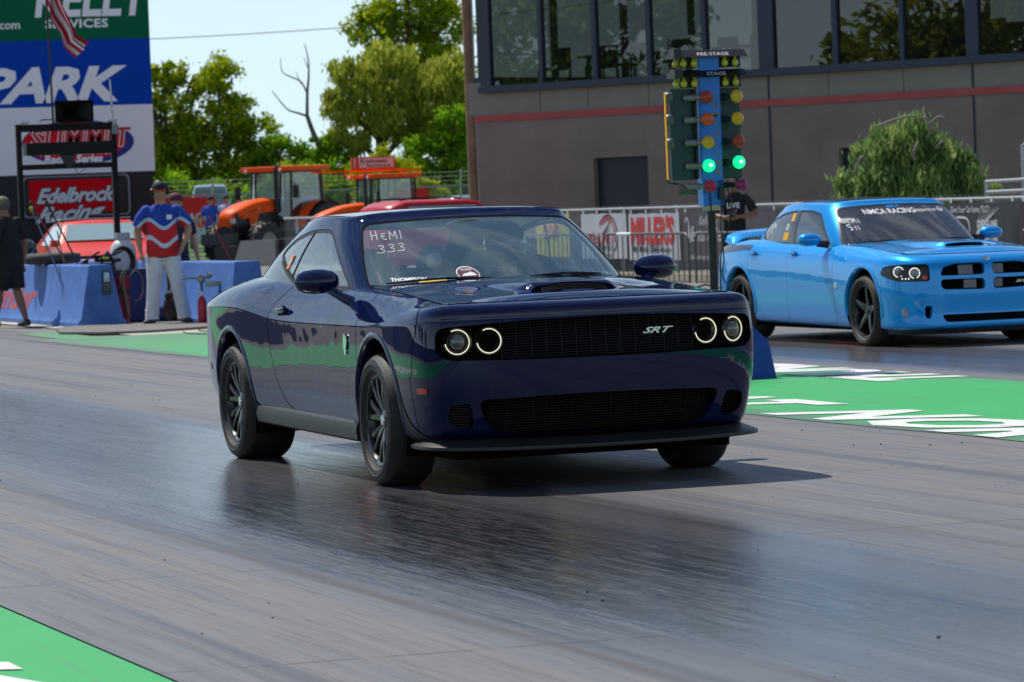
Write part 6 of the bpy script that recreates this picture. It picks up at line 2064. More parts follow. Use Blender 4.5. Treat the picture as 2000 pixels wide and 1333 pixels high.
mb = MB(); mb.box(-.25, .25, -.25, .25, 0, .03); mb.build('base_plate', M_blackmat, tr)
# stage hoods
for nm, z0, z1, txt, sz in (('stage_hood', 2.575, 2.635, 'PRE-STAGE', .062), ('stage_hood', 2.415, 2.475, 'STAGE', .062)):
    mb = MB()
    mb.add([(.05, -.30, z1), (.05, .31, z1), (.13, .315, z0), (.13, -.305, z0), (-.05, -.30, z1), (-.05, .31, z1), (-.13, .315, z0), (-.13, -.305, z0)],
           [(0, 1, 2, 3), (4, 7, 6, 5), (0, 4, 5, 1), (1, 5, 6, 2), (0, 3, 7, 4), (3, 2, 6, 7)])
    mb.box(.0, .13, -.325, -.255, z0-.008, z1+.006)
    hood_ = mb.build(nm, M_tblack, tr)
    wdt = len(txt)*.0405
    Yv = Vector((-.08, 0, z1-z0)).normalized()
    text_part('lettering', [(txt, 0, 0, {})], mat('sign_white', G3(.75), .5), hood_, (.128-.010, .05-wdt/2+.01, z0+.012), (0, 1, 0), Yv, size=sz, shear=.15, bold=.0002, xs=.92)
    # back plates and four small yellow bulbs per side
    for y0, y1 in ((-.245, -.10), (.10, .285)):
        mb = MB(); mb.box(.0, .03, y0, y1, z0-.085, z0); mb.build('bulb_plate', M_tblack, tr)
    for y in (-.272, -.225, -.135, .135, .225):
        mb = MB(); mb.lathe([(.0005, -.036), (.020, -.030), (.029, -.012), (.026, .008), (.014, .026), (.012, .045)], 16, 0, Matrix.Translation((.065 if y > -.26 else .02, y, z0-.045)))
        mb.build('stage_bulb', mat('yellow_glass_bulb', (0.46, 0.44, 0.02, 1), .2, coat=.6), tr, smooth=2.0)
    mb = MB()
    for y in (-.28, -.22, -.05, .03, .14, .2, .3): mb.tube([(.04, y, z1-.002), (.04, y, z1+.010)], .006, 6)
    mb.build('hood_bolts', mat('galvanised', G3(.5), .4, metal=.7), hood_)
# side panels
for y0, y1, nm in ((-.325, -.125, 'bulb_panel'), (.095, .285, 'bulb_panel')):
    mb = MB(); mb.prism(rpoly([(y0, 1.585), (y1, 1.585), (y1, 2.325), (y0, 2.325)], .015, 3), -.035, -.015, 'x'); mb.build(nm, M_tgreen, tr)
mb = MB(); mb.prism([(-.125, 1.585), (-.105, 1.60), (-.105, 2.33), (-.125, 2.325)], -.03, .03, 'x'); mb.build('panel_edge', M_tblack, tr)
amber = mat('amber_glass', (0.62, 0.36, 0.008, 1), .30, coat=.15)
orange = mat('orange_glass', (0.62, 0.075, 0.004, 1), .30, coat=.15)
dorange = mat('deep_orange_glass', (0.36, 0.03, 0.004, 1), .30, coat=.15)
green = mat('lit_green_glass', (0.0, .8, .25, 1), .2, emit=1.0, emit_col=(0.0, 1.0, 0.30, 1), coat=.8)
hot = mat('bulb_hot_spot', (.6, 1, .8, 1), .2, emit=3.0, emit_col=(.45, 1, .65, 1))
crim = mat('crimson_glass', (0.42, 0.006, 0.05, 1), .3, coat=.15)
crim2 = mat('purple_glass', (0.24, 0.006, 0.09, 1), .3, coat=.15)
sock = mat('socket_grey_green', (0.22, .21, .20, 1), .35, metal=.4)
sockd = mat('socket_dark', (0.03, .05, .05, 1), .35, metal=.4)
def bulb(y, z, m, side, r_=.054, ring=True):
    # socket comes out of the side panel, bulb faces the camera
    mb = MB()
    y0 = y-.135 if side < 0 else y-.085
    T = Matrix.Translation((.02, y0, z)) @ Matrix.Rotation(math.radians(90), 4, 'Y')
    d = Vector((.11, (y-y0)*.80, 0)); a0 = Vector((-.01, y0, z)); a1 = a0+d
    mb.tube([a0, a0+d*.18, a0+d*.20, a0+d*.62, a0+d*.64, a1], [.032, .032, .028, .028, .020, .024], 14)
    sk = mb.build('bulb_socket', sock if side < 0 else sockd, tr, smooth=.7)
    mb = MB()
    T = Matrix.Translation((.135, y, z)) @ Matrix.Rotation(PI/2, 4, 'Y') @ Matrix.Rotation(0, 4, 'X')
    mb.lathe([(.0005, .030), (r_*.45, .027), (r_*.80, .016), (r_*.97, .002), (r_, -.008), (r_*.94, -.020), (.022, -.055)], 28, 0, T)
    b_ = mb.build('bulb', m, tr, smooth=2.5)
    if m is green:
        mb = MB(); mb.sphere((.165, y+.005, z+.004), .013, 10); mb.build('filament_glow', hot, b_, smooth=2)
    return b_
zsL = (2.25, 2.07, 1.885, 1.695); zsR = (2.25, 2.07, 1.885, 1.715)
for z, m in zip(zsL, (dorange, orange, amber, green)): bulb(-.058, z, m, -1)
for z, m in zip(zsR, (amber, amber, dorange, green)): bulb(.205, z, m, 1)
bulb(-.052, 1.53, crim, -1); bulb(.215, 1.53, crim2, 1)
# bulbs of the other face seen edge-on, black cowls on the left edge
for z in (2.255, 2.075, 1.88):
    mb = MB(); mb.lathe([(.050, -.01), (.050, .02), (.040, .042), (.02, .052), (.0005, .055)], 18, 0, Matrix.Translation((-.02, -.320, z)) @ Matrix.Rotation(math.radians(90), 4, 'X'))
    mb.build('rear_cowl', mat('cowl_grey', G3(.10), .35), tr, smooth=1.0)
mb = MB()
mb.lathe([(.0005, .0), (.06, .005), (.062, .018), (.03, .06), (.024, .14)], 20, 0, Matrix.Translation((-.05, -.25, 1.51)) @ Matrix.Rotation(math.radians(75), 4, 'X') @ Matrix.Rotation(math.radians(150), 4, 'Y'))
mb.build('side_lamp', mat('lamp_dark_shell', (.10, .08, .075, 1), .5), tr, smooth=.8)
# edge strip of small amber leds
mb = MB(); mb.tube([(.0, -.375, 2.30), (.0, -.375, 1.585), (0, -.36, 1.565), (0, -.28, 1.555)], .009, 6); mb.build('led_rail', M_blackmat, tr)
mb = MB()
for z in np.arange(1.60, 2.30, .0165): mb.sphere((.012, -.375, z), .0085, 6)
lo = mb.build('led_strip', mat('amber_led', (.8, .42, .03, 1), .3, emit=.35, emit_col=(1, .5, .05, 1)), tr, smooth=2); lo['kind'] = 'stuff'
# vertical lettering down the column
mb = MB()
for i, ch in enumerate('COMPULINK'):
    text_on(mb, ch, (.0625, .006+.003*i, 2.235-.0775*i), (0, 1, 0), (0, 0, 1), size=.082, shear=.25, bold=.001, xs=.78)
mb.build('column_lettering', mat('mustard_paint', (.30, .20, .01, 1), .5), tr)
# cables
mb = MB(); mb.rbox(.06, .10, .035, .085, 1.42, 1.52, .01); mb.build('cable_box', M_blackmat, tr)
mb = MB()
mb.tube(smooth2([(.08, .06, 1.53), (.085, .045, 1.56), (.08, .08, 1.56), (.08, .075, 1.45), (.07, .05, 1.2), (.06, .07, .95), (.05, .055, .8), (.07, .10, .72), (.06, .16, .74), (.05, .12, .77)], 5), .006, 5)
mb.tube(smooth2([(.06, -.03, 1.50), (.07, -.03, 1.35), (.05, -.015, 1.15), (.045, -.03, .8), (.05, -.01, .1)], 5), .006, 5)
mb.tube(smooth2([(.05, .13, 1.50), (.07, .15, 1.35), (.06, .11, 1.15), (.045, .045, .9), (.05, .03, .1)], 5), .006, 5)
mb.build('cables', M_blackmat, tr, smooth=2.0)

# ------------------------------------------------------------------ concrete barriers
M_bblue = mat('blue_painted_concrete', (0.060, 0.155, 0.44, 1), .65, noise=.22, nscale=3.0, bump=.25, bscale=25)
def jersey(nm, label, x0, x1, yc, hw, h, group=None, top=.14, seams=True):
    t = thing(nm, label, 'barrier', (x1, yc, 0), 0, group)
    sec = [(-hw, 0), (-hw, .06), (-hw*.86, .12), (-top, h-.015), (-top+.015, h), (top-.015, h), (top, h-.015), (hw*.86, .12), (hw, .06), (hw, 0)]
    mb = MB(); mb.prism(sec, x0-x1, 0, 'x'); b = mb.build('concrete_body', M_bblue, t, bevel=.008, smooth=.5)
    return t
G_b = 'blue concrete barriers behind the start line'
b1 = jersey('concrete_barrier', 'faded blue concrete barrier with red script painted on its side, by the rubber mat', -47, -32.3, 4.80, .33, .83, G_b, top=.155)
mb = MB(); mb.box(-1.02, -1.0, -.32, -.16, .02, .81)
# script on the sloping side
O = Vector((-32.3-9.2, 4.80-.285, .20))
text_on(mb, '', (0, 0, 0), (1, 0, 0), (0, 0, 1), size=.1)
mb = MB()
def on_slope(t, x, z, size, m):
    vs, fs = text_geo(t, size=size, shear=.55, bold=.012, xs=2.2)
    out = []
    for a, b in vs:
        zz = z+b; k = (zz-.12)/(.815-.12)
        out.append((x+a, -(.284+(.155-.284)*k)-.004, zz))
    mb.add(out, fs)
on_slope('Thunder', -7.4, .20, .52, None)
mb.build('red_script', mat('faded_red_script', (.50, .07, .05, 1), .6), b1)
mb = MB(); mb.prism([(.02, .43), (.13, .43), (.13, .75), (.02, .75)], .003, .02, 'x'); pq = mb.build('plaque', mat('dark_plaque', (.012, .03, .035, 1), .35), b1)
mb = MB(); mb.prism([(.04, .60), (.115, .60), (.115, .73), (.04, .73)], .021, .023, 'x'); mb.build('plaque_photo', mat('pale_plaque_photo', (.35, .50, .60, 1), .4, noise=.6, nscale=14), pq)
mb = MB()
for z, t in ((.555, 'IN MEMORY'), (.525, 'OF A FRIEND'), (.49, '1960-2012')): text_on(mb, t, (.0225, .028, z), (0, 1, 0), (0, 0, 1), size=.018, xs=.9)
mb.build('plaque_text', mat('plaque_gold', (.35, .36, .3, 1), .5), pq)
jersey('concrete_barrier', 'plain blue concrete barrier behind the starter with its end turned to the camera', -46, -30.35, 6.32, .30, .82, G_b, top=.17)
# block under the timing light
bb = thing('concrete_barrier', 'dark blue concrete block with chamfered edges at the foot of the start light', 'barrier', (-9.1, 4.62, 0), 0)
mb = MB()
def frus(mb, x0, x1, y0, y1, z0, z1, ix, iy):
    mb.add([(x0, y0, z0), (x1, y0, z0), (x1, y1, z0), (x0, y1, z0), (x0+ix, y0+iy, z1), (x1-ix, y0+iy, z1), (x1-ix, y1-iy, z1), (x0+ix, y1-iy, z1)],
           [(0, 3, 2, 1), (4, 5, 6, 7), (0, 1, 5, 4), (1, 2, 6, 5), (2, 3, 7, 6), (3, 0, 4, 7)])
frus(mb, -.9, .16, -.36, .36, 0, .30, .03, .05)
frus(mb, -.87, .13, -.31, .31, .30, .44, .06, .13)
mb.build('concrete_body', mat('deep_blue_concrete', (0.004, 0.05, 0.32, 1), .6, noise=.15), bb, bevel=.01)

# ------------------------------------------------------------------ blue cabinet and clutter behind the barriers
M_cab = mat('navy_painted_steel', (0.012, 0.035, 0.17, 1), .5)
cb = thing('steel_cabinet', 'low navy blue steel cabinet right behind the starter', 'cabinet', (-33.9, 5.55, 0))
mb = MB(); mb.rbox(-.8, .2, -.30, .36, .02, .68, .01); mb.build('carcass', M_cab, cb)
mb = MB(); mb.rbox(-.85, .23, -.33, .39, .68, .735, .008); mb.build('lid', mat('dark_cabinet_lid', (0.006, 0.02, .10, 1), .5), cb)
mb = MB(); mb.rbox(-.7, -.05, -.46, -.31, .14, .66, .01); mb.build('lit_side', mat('lit_side_blue', (0.05, 0.11, 0.40, 1), .6), cb)  # sunlit side of the cabinet, painted a lighter blue
mb = MB(); mb.prism([(-.76, .36), (-.1, .36), (-.1, .372), (-.76, .372)], -.525, -.52, 'y'); mb.build('seam', M_blackmat, cb)
bt_ = thing('water_bottle', 'clear water bottle with pale blue label standing on the cabinet', 'bottle', (-33.75, 5.78, .735))
mb = MB(); mb.lathe([(.0005, 0), (.032, .002), (.034, .02), (.034, .13), (.028, .165), (.014, .19), (.013, .205)], 18); mb.build('bottle', mat('bottle_plastic', (.55, .75, .9, 1), .08, trans=.6), bt_, smooth=1.0)
mb = MB(); mb.lathe([(.035, .05), (.0352, .052), (.0352, .11), (.035, .112)], 18); mb.build('label', mat('pale_blue_label', (.3, .6, .85, 1), .5), bt_)
mb = MB(); mb.lathe([(.0005, .222), (.015, .221), (.016, .203)], 14); mb.build('cap', M_white, bt_)
# red bin at the barrier's end
rb_ = thing('waste_bin', 'red plastic bin with a dark band, tucked beside the end of the blue barrier', 'bin', (-33.1, 5.24, 0))
mb = MB(); mb.lathe([(.0005, .0), (.115, .0), (.140, .62), (.150, .62), (.150, .65), (.13, .65), (.125, .1), (.0005, .08)], 24); mb.build('bucket', mat('red_plastic', H('#8f0f18'), .45), rb_, smooth=.7)
mb = MB(); mb.lathe([(.139, .40), (.142, .40), (.1445, .47), (.141, .47)], 24, closed=True); mb.build('band', M_blackmat, rb_, smooth=.7)
# white gas cylinder with coiled hose
gc = thing('gas_cylinder', 'tall white gas cylinder with a coil of black hose slung on it', 'cylinder', (-34.3, 5.58, 0))
mb = MB(); mb.lathe([(.0005, .02), (.16, .02), (.18, .06), (.18, .98), (.165, 1.06), (.11, 1.13), (.04, 1.155), (.0005, 1.16)], 28); mb.build('tank', mat('white_enamel_tank', G3(.62), .4, noise=.08), gc, smooth=.9)
mb = MB(); mb.lathe([(.10, 1.12), (.105, 1.22), (.10, 1.24), (.095, 1.22)], 20); mb.rbox(-.03, .03, -.03, .03, 1.15, 1.22, .01); mb.build('valve_collar', mat('tank_grey', G3(.4), .5), gc, smooth=.7)
hs = thing('hose_coil', 'thick black hose coiled and hung round the white gas cylinder', 'hose', (-34.3, 5.58, 0))
mb = MB()
for k in range(4):
    mb.tube([(.19+.012*k, (.13+.012*k)*math.cos(a)-.06, .84+(.17+.012*k)*math.sin(a)+ .0) for a in np.linspace(-2.9, 2.6, 26)], .014, 7)
mb.build('coil', M_blackmat, hs, smooth=2)
# backpack by the cabinet
bp_ = thing('backpack', 'crumpled dark brown backpack leaning on the cabinet right of the starter', 'bag', (-33.2, 6.02, 0), .3)
mb = MB(); mb.sphere((0, 0, .20), .21, 16, 0, (.62, .85, 1.0)); mb.sphere((.09, .0, .13), .12, 12, 0, (.6, .9, .9)); mb.sphere((0, -.03, .36), .11, 12, 0, (.8, 1.1, .7))
mb.build('sack', mat('dark_brown_canvas', (.025, .018, .016, 1), .85, bump=.8, bscale=14, noise=.3), bp_, smooth=2)
mb = MB(); mb.tube([(.10, -.10+.2*t, .28+.16*math.sin(PI*t)) for t in np.linspace(0, 1, 10)], .013, 6); mb.build('strap', mat('taupe_strap', (.10, .08, .06, 1), .8), bp_, smooth=2)
# valve fitting on a pipe, small extinguisher beside it
vf = thing('pipe_fitting', 'grey steel pipe valve in front of the plain blue barrier', 'valve', (-31.0, 5.86, .40))
mb = MB(); mb.tube([(0, -.26, .22), (0, .12, .22)], .016, 8); mb.sphere((0, 0, .20), .055, 12, 0, (1, 1, 1.1)); mb.tube([(0, .08, .25), (0, .14, .25)], .035, 10); mb.rbox(-.03, .03, .06, .30, .10, .17, .01); mb.build('valve', mat('weathered_steel', (.32, .33, .25, 1), .4, metal=.6), vf, smooth=.8)
mb = MB(); mb.tube([(0, .0, -.40), (0, 0, .2)], .014, 8); mb.build('stand', M_blackmat, vf)
ex = thing('fire_extinguisher', 'small red extinguisher with chromed head beyond the coupe\'s boot', 'extinguisher', (-30.9, 5.83, 0))
mb = MB(); mb.lathe([(.0005, 0), (.055, 0), (.06, .03), (.06, .30), (.04, .36), (.015, .38)], 18); mb.build('cylinder', mat('signal_red', H('#b01320'), .3), ex, smooth=.9)
mb = MB(); mb.sphere((0, 0, .40), .03, 10); mb.rbox(-.015, .015, -.07, .02, .41, .44, .006); mb.build('head', M_chrome, ex)
# brooms, rod with tennis ball, tyre and gear behind the first barrier
def rod(label, cat, p0, p1, r_, m, head=None):
    o = thing('broom' if head == 'broom' else 'rod', label, cat, p0)
    d = Vector(p1)-Vector(p0)
    mb = MB(); mb.tube([(0, 0, 0), tuple(d)], r_, 8); mb.build('handle', m, o, smooth=1)
    if head == 'broom':
        mb = MB(); mb.tube([tuple(d*.86), tuple(d)], [.016, .024], 8); mb.build('bristles', M_blackmat, o, smooth=1)
    if head == 'ball':
        mb = MB(); mb.sphere(tuple(d), .034, 12); mb.build('ball', mat('tennis_ball', (.30, .42, .01, 1), .8), o, smooth=2)
    return o
M_redpole = mat('red_fibre_pole', (.28, .015, .03, 1), .4)
G_p = 'poles sticking up behind the scripted barrier'
rod('red pole with a black tip, leaning furthest left behind the scripted barrier', 'pole', (-34.6, 4.97, .60), (-34.6, 4.36, 1.72), .012, M_redpole, 'broom')['group'] = G_p
rod('dark red pole with a black upper half, right of the other red pole', 'pole', (-34.2, 5.02, .60), (-34.2, 4.50, 1.72), .012, mat('dark_pole', (.05, .012, .02, 1), .4), 'broom')['group'] = G_p
rod('slim grey pole topped by a yellow-green tennis ball', 'pole', (-34.4, 4.72, .60), (-34.4, 4.33, 1.62), .011, mat('grey_blue_pole', (.14, .19, .27, 1), .4), 'ball')['group'] = G_p
rod('thin wooden stick among the poles behind the scripted barrier', 'pole', (-34.3, 4.78, .60), (-34.3, 4.66, 1.30), .009, mat('pale_wood', (.30, .22, .12, 1), .7))['group'] = G_p
ty = thing('spare_tyre', 'worn black tyre lying flat on top of the scripted barrier', 'tyre', (-35.4, 4.80, .91))
mb = MB(); mb.lathe([(.20, -.07), (.30, -.08), (.40, -.06), (.42, 0), (.40, .06), (.30, .08), (.20, .07), (.18, 0)], 36, closed=True); mb.build('tyre', M_tyre_brown, ty, smooth=2)
hl_ = thing('helmet', 'dark grey helmet with an orange lamp resting on the tyre', 'helmet', (-35.9, 4.55, .98))
mb = MB(); mb.sphere((0, 0, .10), .13, 16, 0, (1.1, .95, .9)); mb.build('shell', mat('helmet_grey', (.03, .045, .05, 1), .3, coat=.5), hl_, smooth=2)
mb = MB(); mb.sphere((.05, -.17, .015), .035, 10, 0, (1, 1.2, .8)); mb.build('lamp', mat('orange_lamp', H('#e2601a'), .3), hl_, smooth=2)
el_ = thing('equipment_pile', 'jumble of black and yellow hand tools and cables at the end of the scripted barrier', 'tools', (-33.3, 4.98, .62))
random.seed(5); mb = MB()
for k in range(9):
    a = random.uniform(0, PI); L = random.uniform(.08, .2)
    c_ = Vector((random.uniform(-.3, .1), random.uniform(-.15, .20), random.uniform(.16, .34)))
    mb.tube([c_-Vector((0, math.cos(a)*L, math.sin(a)*L*.5)), c_+Vector((.05, math.cos(a)*L, math.sin(a)*L*.5))], random.uniform(.012, .035), 7)
mb.rbox(-.3, .15, -.18, .22, .0, .22, .02)
mb.build('dark_tools', M_blackmat, el_, smooth=.8)
mb = MB(); mb.rbox(.02, .12, .08, .15, .27, .31, .015); mb.build('yellow_tool', mat('hi_vis_yellow', (.45, .55, .02, 1), .4), el_, smooth=.8)
hp = thing('hose_loop', 'loop of tan hose hanging beside the red bin', 'hose', (-32.9, 5.28, 0))
mb = MB(); mb.tube([(0, .14+.10*math.cos(a), .52+.20*math.sin(a)) for a in np.linspace(-1.9, 2.4, 24)], .011, 6); mb.tube(smooth2([(.0, .0, .75), (.0, -.05, .62), (0, -.02, .4), (0, .02, .1)], 5), .03, 6); mb.build('hose', mat('tan_hose', (.16, .11, .07, 1), .6), hp, smooth=2)

# ------------------------------------------------------------------ black frame with displays, speaker, aerial and flag
fr_ = thing('display_frame', 'black square-tube frame carrying unlit display bars in front of the big sign', 'frame', (-37.5, 5.53, 0))
mb = MB()
mb.box(-.04, .04, -.745, -.670, 0, 2.86); mb.box(-.04, .04, .665, .745, 0, 2.86)
mb.box(-.038, .038, -.67, .665, 2.75, 2.855); mb.box(-.038, .038, -.67, .665, 2.195, 2.27)
mb.build('uprights', mat('black_frame_paint', G3(.006), .6, spec=.25), fr_)
mb = MB(); mb.rbox(.04, .12, -.60, .675, 2.40, 2.585, .008); mb.build('display_bar', mat('led_display_off', G3(.006), .5, spec=.25), fr_)
mb = MB(); mb.box(.045, .055, -.66, -.60, 2.40, 2.585); mb.build('display_end', mat('grey_cap', G3(.25), .5), fr_)
mb = MB(); mb.prism([(-.12, 2.40), (.12, 2.40), (.045, 2.20), (-.02, 2.20)], .02, .07, 'x'); mb.build('bracket', M_blackmat, fr_)
mb = MB(); mb.tube([(.05, .05, 2.30), (.06, .14, 2.12), (.06, .25, 2.18), (.05, .22, 2.26)], .006, 5); mb.build('cable', mat('red_brown_cable', (.12, .04, .03, 1), .6), fr_)
mb = MB(); mb.rbox(-.06, .06, -.68, -.56, 2.86, 2.90, .01); mb.rbox(-.06, .06, .62, .76, 2.86, 2.90, .01)
mb.build('junction_boxes', mat('pale_grey_box', G3(.4), .5), fr_)
sp = thing('horn_speaker', 'black rectangular horn loudspeaker on top of the display frame', 'loudspeaker', (-37.5, 5.62, 2.86))
mb = MB(); vs = []
for x, s in ((.20, 1.0), (.15, .97), (-.02, .45), (-.12, .2)):
    vs += [(x, -.275*s, .165-.15*s), (x, .275*s, .165-.15*s), (x, .275*s, .165+.155*s), (x, -.275*s, .165+.155*s)]
fs = []
for i in range(3):
    for k in range(4): k2 = (k+1) % 4; fs.append((4*i+k, 4*i+k2, 4*i+4+k2, 4*i+4+k))
mb.add(vs, fs); mb.add([(x+.015 if x > .1 else x, y*1.04, .165+(z-.165)*1.04) for x, y, z in vs], fs)
mb.build('horn', mat('black_horn', G3(.012), .5), sp)
mb = MB(); mb.lathe([(.0005, .02), (.07, .02), (.09, 0), (.0005, -.06)], 16, 0, Matrix.Translation((-.08, 0, .165)) @ Matrix.Rotation(PI/2, 4, 'Y')); mb.build('driver', M_void, sp)
mb = MB(); mb.tube([(0, -.47, .03), (0, -.44, .06), (0, -.27, .06)], .01, 6); mb.box(-.04, .04, -.2, .25, 0, .03); mb.build('mount', M_blackmat, sp)
an = thing('aerial', 'thin white aerial rod clamped to the right post of the display frame', 'aerial', (-37.4, 6.24, 2.70))
mb = MB(); mb.tube([(0, 0, 0), (0, -.03, .35), (0, -.045, .78)], [.018, .016, .013], 8); mb.build('rod', mat('aerial_white', G3(.55), .4), an, smooth=1)
mb = MB(); mb.rbox(-.03, .03, -.04, .05, -.02, .12, .01); mb.build('clamp', mat('clamp_grey', G3(.2), .5), an)
fp = thing('flagpole', 'slim dark flagpole rising from the display frame', 'flagpole', (-37.55, 5.36, 2.86))
mb = MB(); mb.tube([(0, 0, 0), (0, -.03, 1.9), (0, -.04, 2.6)], [.017, .014, .012], 8); mb.build('pole', M_blackmat, fp, smooth=1)

def flag_material():
    m, nt, b, P = base_mat('striped_flag_cloth')
    at = nt.nodes.new('ShaderNodeAttribute'); at.attribute_name = 'fuv'
    sep = nt.nodes.new('ShaderNodeSeparateXYZ'); nt.links.new(at.outputs['Vector'], sep.inputs[0])
    U, V = sep.outputs[0], sep.outputs[1]
    st = math_node(nt, 'LESS_THAN', math_node(nt, 'FRACT', math_node(nt, 'MULTIPLY', V, 3.5)), .5)
    c = mixc(nt, st, (0.70, 0.70, 0.74, 1), (0.55, 0.006, 0.014, 1))
    cn = math_node(nt, 'MULTIPLY', math_node(nt, 'LESS_THAN', U, .10), math_node(nt, 'GREATER_THAN', V, .46))
    vor = nt.nodes.new('ShaderNodeTexVoronoi'); vor.inputs['Scale'].default_value = 26.0; vor.inputs['Randomness'].default_value = 0
    nt.links.new(at.outputs['Vector'], vor.inputs['Vector'])
    star = math_node(nt, 'LESS_THAN', vor.outputs['Distance'], .28)
    c = mixc(nt, cn, c, mixc(nt, star, (0.01, 0.02, 0.12, 1), (.65, .65, .7, 1)))
    nt.links.new(c, b.inputs['Base Color']); b.inputs['Roughness'].default_value = .8
    return m
fl_ = thing('flag', 'red and white striped flag with a starred corner hanging limply from the pole', 'flag', (-37.55, 5.33, 0))
nu, nv = 50, 22
vs = []; uv = []
top = Vector((0, 0, 5.02)); 
for i in range(nu+1):
    u = i/nu
    for j in range(nv+1):
        v = j/nv
        # hoist along the pole (v: 0 bottom .. 1 top), fly droops down and to the right
        hoist = Vector((0, -.005, 4.18+.92*v))
        fly = Vector((.0, .13+.52*u**1.15+.05*math.sin(3*u+2*v), -1.02*u**1.05))*(1.0)
        squeeze = 1-.78*math.sin(min(1, u*1.25)*PI/2)**.8
        p = Vector((0, 0, 4.98+.40*(v-.5)*squeeze*1.9))
        p += Vector((.10*math.sin(9*v+4*u)*min(1, u*3), (.40*u**1.1)+.20*(v-.5)*min(1, u*2.2), -1.08*u))
        p.y += .02*math.sin(11*u)
        if u > .85: p.y += (u-.85)*.9; p.z += (u-.85)*.35*v
        vs.append(tuple(p)); uv.append((u, v, 0))
fs = [(i*(nv+1)+j, (i+1)*(nv+1)+j, (i+1)*(nv+1)+j+1, i*(nv+1)+j+1) for i in range(nu) for j in range(nv)]
mb = MB(); mb.add(vs, fs); fo_ = mb.build('cloth', flag_material(), fl_, smooth=2.5)
at = fo_.data.attributes.new('fuv', 'FLOAT_VECTOR', 'POINT')
at.data.foreach_set('vector', [c for q in uv for c in q])
# ------------------------------------------------------------------ grey tower building behind the fence
BU = thing('timing_building', 'large dark grey building with a red stripe and a glazed upper floor', 'building', (-58.8, 18.78, 0), math.radians(31.55))
M_stucco = mat('dark_grey_stucco', (0.220, 0.180, 0.152, 1), .85, noise=.16, nscale=.9, bump=.6, bscale=30)
M_stucco2 = mat('mid_grey_panel', (0.235, 0.22, 0.18, 1), .85, noise=.06, nscale=1.0, bump=.4, bscale=30)
M_bframe = mat('slate_blue_frame', (0.028, 0.042, 0.066, 1), .5)
M_bredline = mat('brick_red_stripe', (0.40, 0.085, 0.075, 1), .8, noise=.12, nscale=1.5)
M_bint = mat('building_interior', (0.10, 0.10, 0.11, 1), .9)
L_, D_ = 24.0, 12.0
mb = MB()
# lower wall with door opening 3.06..4.46 and a second one 9.14..9.95
mb.box(0, 3.06, 0, .25, 0, 3.13); mb.box(3.06, 4.46, 0, .25, 2.28, 3.13); mb.box(4.46, 9.14, 0, .25, 0, 3.13)
mb.box(9.14, 10.0, 0, .25, 2.25, 3.13); mb.box(10.0, L_, 0, .25, 0, 3.13)
mb.box(0, .25, .25, D_, 0, 3.9); mb.box(L_-.25, L_, .25, D_, 0, 8.2); mb.box(.25, L_-.25, D_-.25, D_, 0, 3.9)
mb.build('lower_wall', M_stucco, BU)
mb = MB(); mb.box(-.03, L_+.02, -.035, .2, 3.13, 3.265); mb.box(-.03, -.001, .2, D_, 3.13, 3.265); mb.build('red_stripe', M_bredline, BU)
mb = MB(); mb.box(0, L_, -.004, .25, 3.265, 3.72); mb.build('panel_band', M_stucco2, BU)
mb = MB()
for x in (1.72, 2.98, 4.55, 6.1, 8.95, 10.7): mb.box(x, x+.012, -.008, .0, 3.27, 3.72)
for x in (7.50, 12.25): mb.box(x, x+.05, -.012, .0, 0, 3.72)
mb.build('panel_joints', mat('joint_dark', (.04, .045, .05, 1), .8), BU)
mb = MB(); mb.box(.2, L_, -.16, .25, 3.72, 3.865); mb.box(-.05, .2, .0, D_, 3.95, 4.06); mb.build('sill', M_bframe, BU, bevel=.01)
mb = MB(); mb.box(-.20, .2, .0, 3.0, 3.27, 3.95); mb.build('corner_block', M_stucco2, BU)
G_m = None
for x0, x1 in ((.22, .50), (1.80, 1.90), (3.21, 3.32), (4.60, 4.71), (5.98, 6.10), (7.38, 7.74), (9.14, 9.26), (10.70, 10.80), (12.20, 12.48), (13.9, 14.0), (15.3, 15.4), (16.8, 17.0), (18.4, 18.5), (20, 20.1), (22, 22.1), (23.7, 24.0)):
    mb = MB(); mb.box(x0, x1, -.10, .02, 3.865, 7.6); mb.build('mullion', M_bframe, BU)
M_bglass = glass_mat('tower_glass', (0.045, 0.05, 0.05, 1), 0.045, .0, haze_veil=.010)
xs_ = [.5, 1.80, 3.21, 4.60, 5.98, 7.38, 9.14, 10.70, 12.20, 13.9, 15.3, 16.8, 18.4, 20, 22, 23.7]
for i in range(len(xs_)-1):
    a = xs_[i] + (.0 if i == 0 else {1.80: .10, 3.21: .11, 4.60: .11, 5.98: .12, 7.38: .36, 9.14: .12, 10.70: .10, 12.20: .28}.get(xs_[i], .1))
    mb = MB(); mb.add([(a, -.03, 3.865), (xs_[i+1], -.03, 3.865), (xs_[i+1], -.03, 7.6), (a, -.03, 7.6)], [(0, 1, 2, 3)])
    mb.build('window', M_bglass, BU, fix=False)
mb = MB(); mb.box(-.2, L_+.2, -.3, D_+.2, 7.6, 8.3); mb.build('roof', M_stucco2, BU)
mb = MB(); mb.box(.25, L_-.25, .25, D_-.25, 3.55, 3.70); mb.build('upper_floor_slab', M_bint, BU)
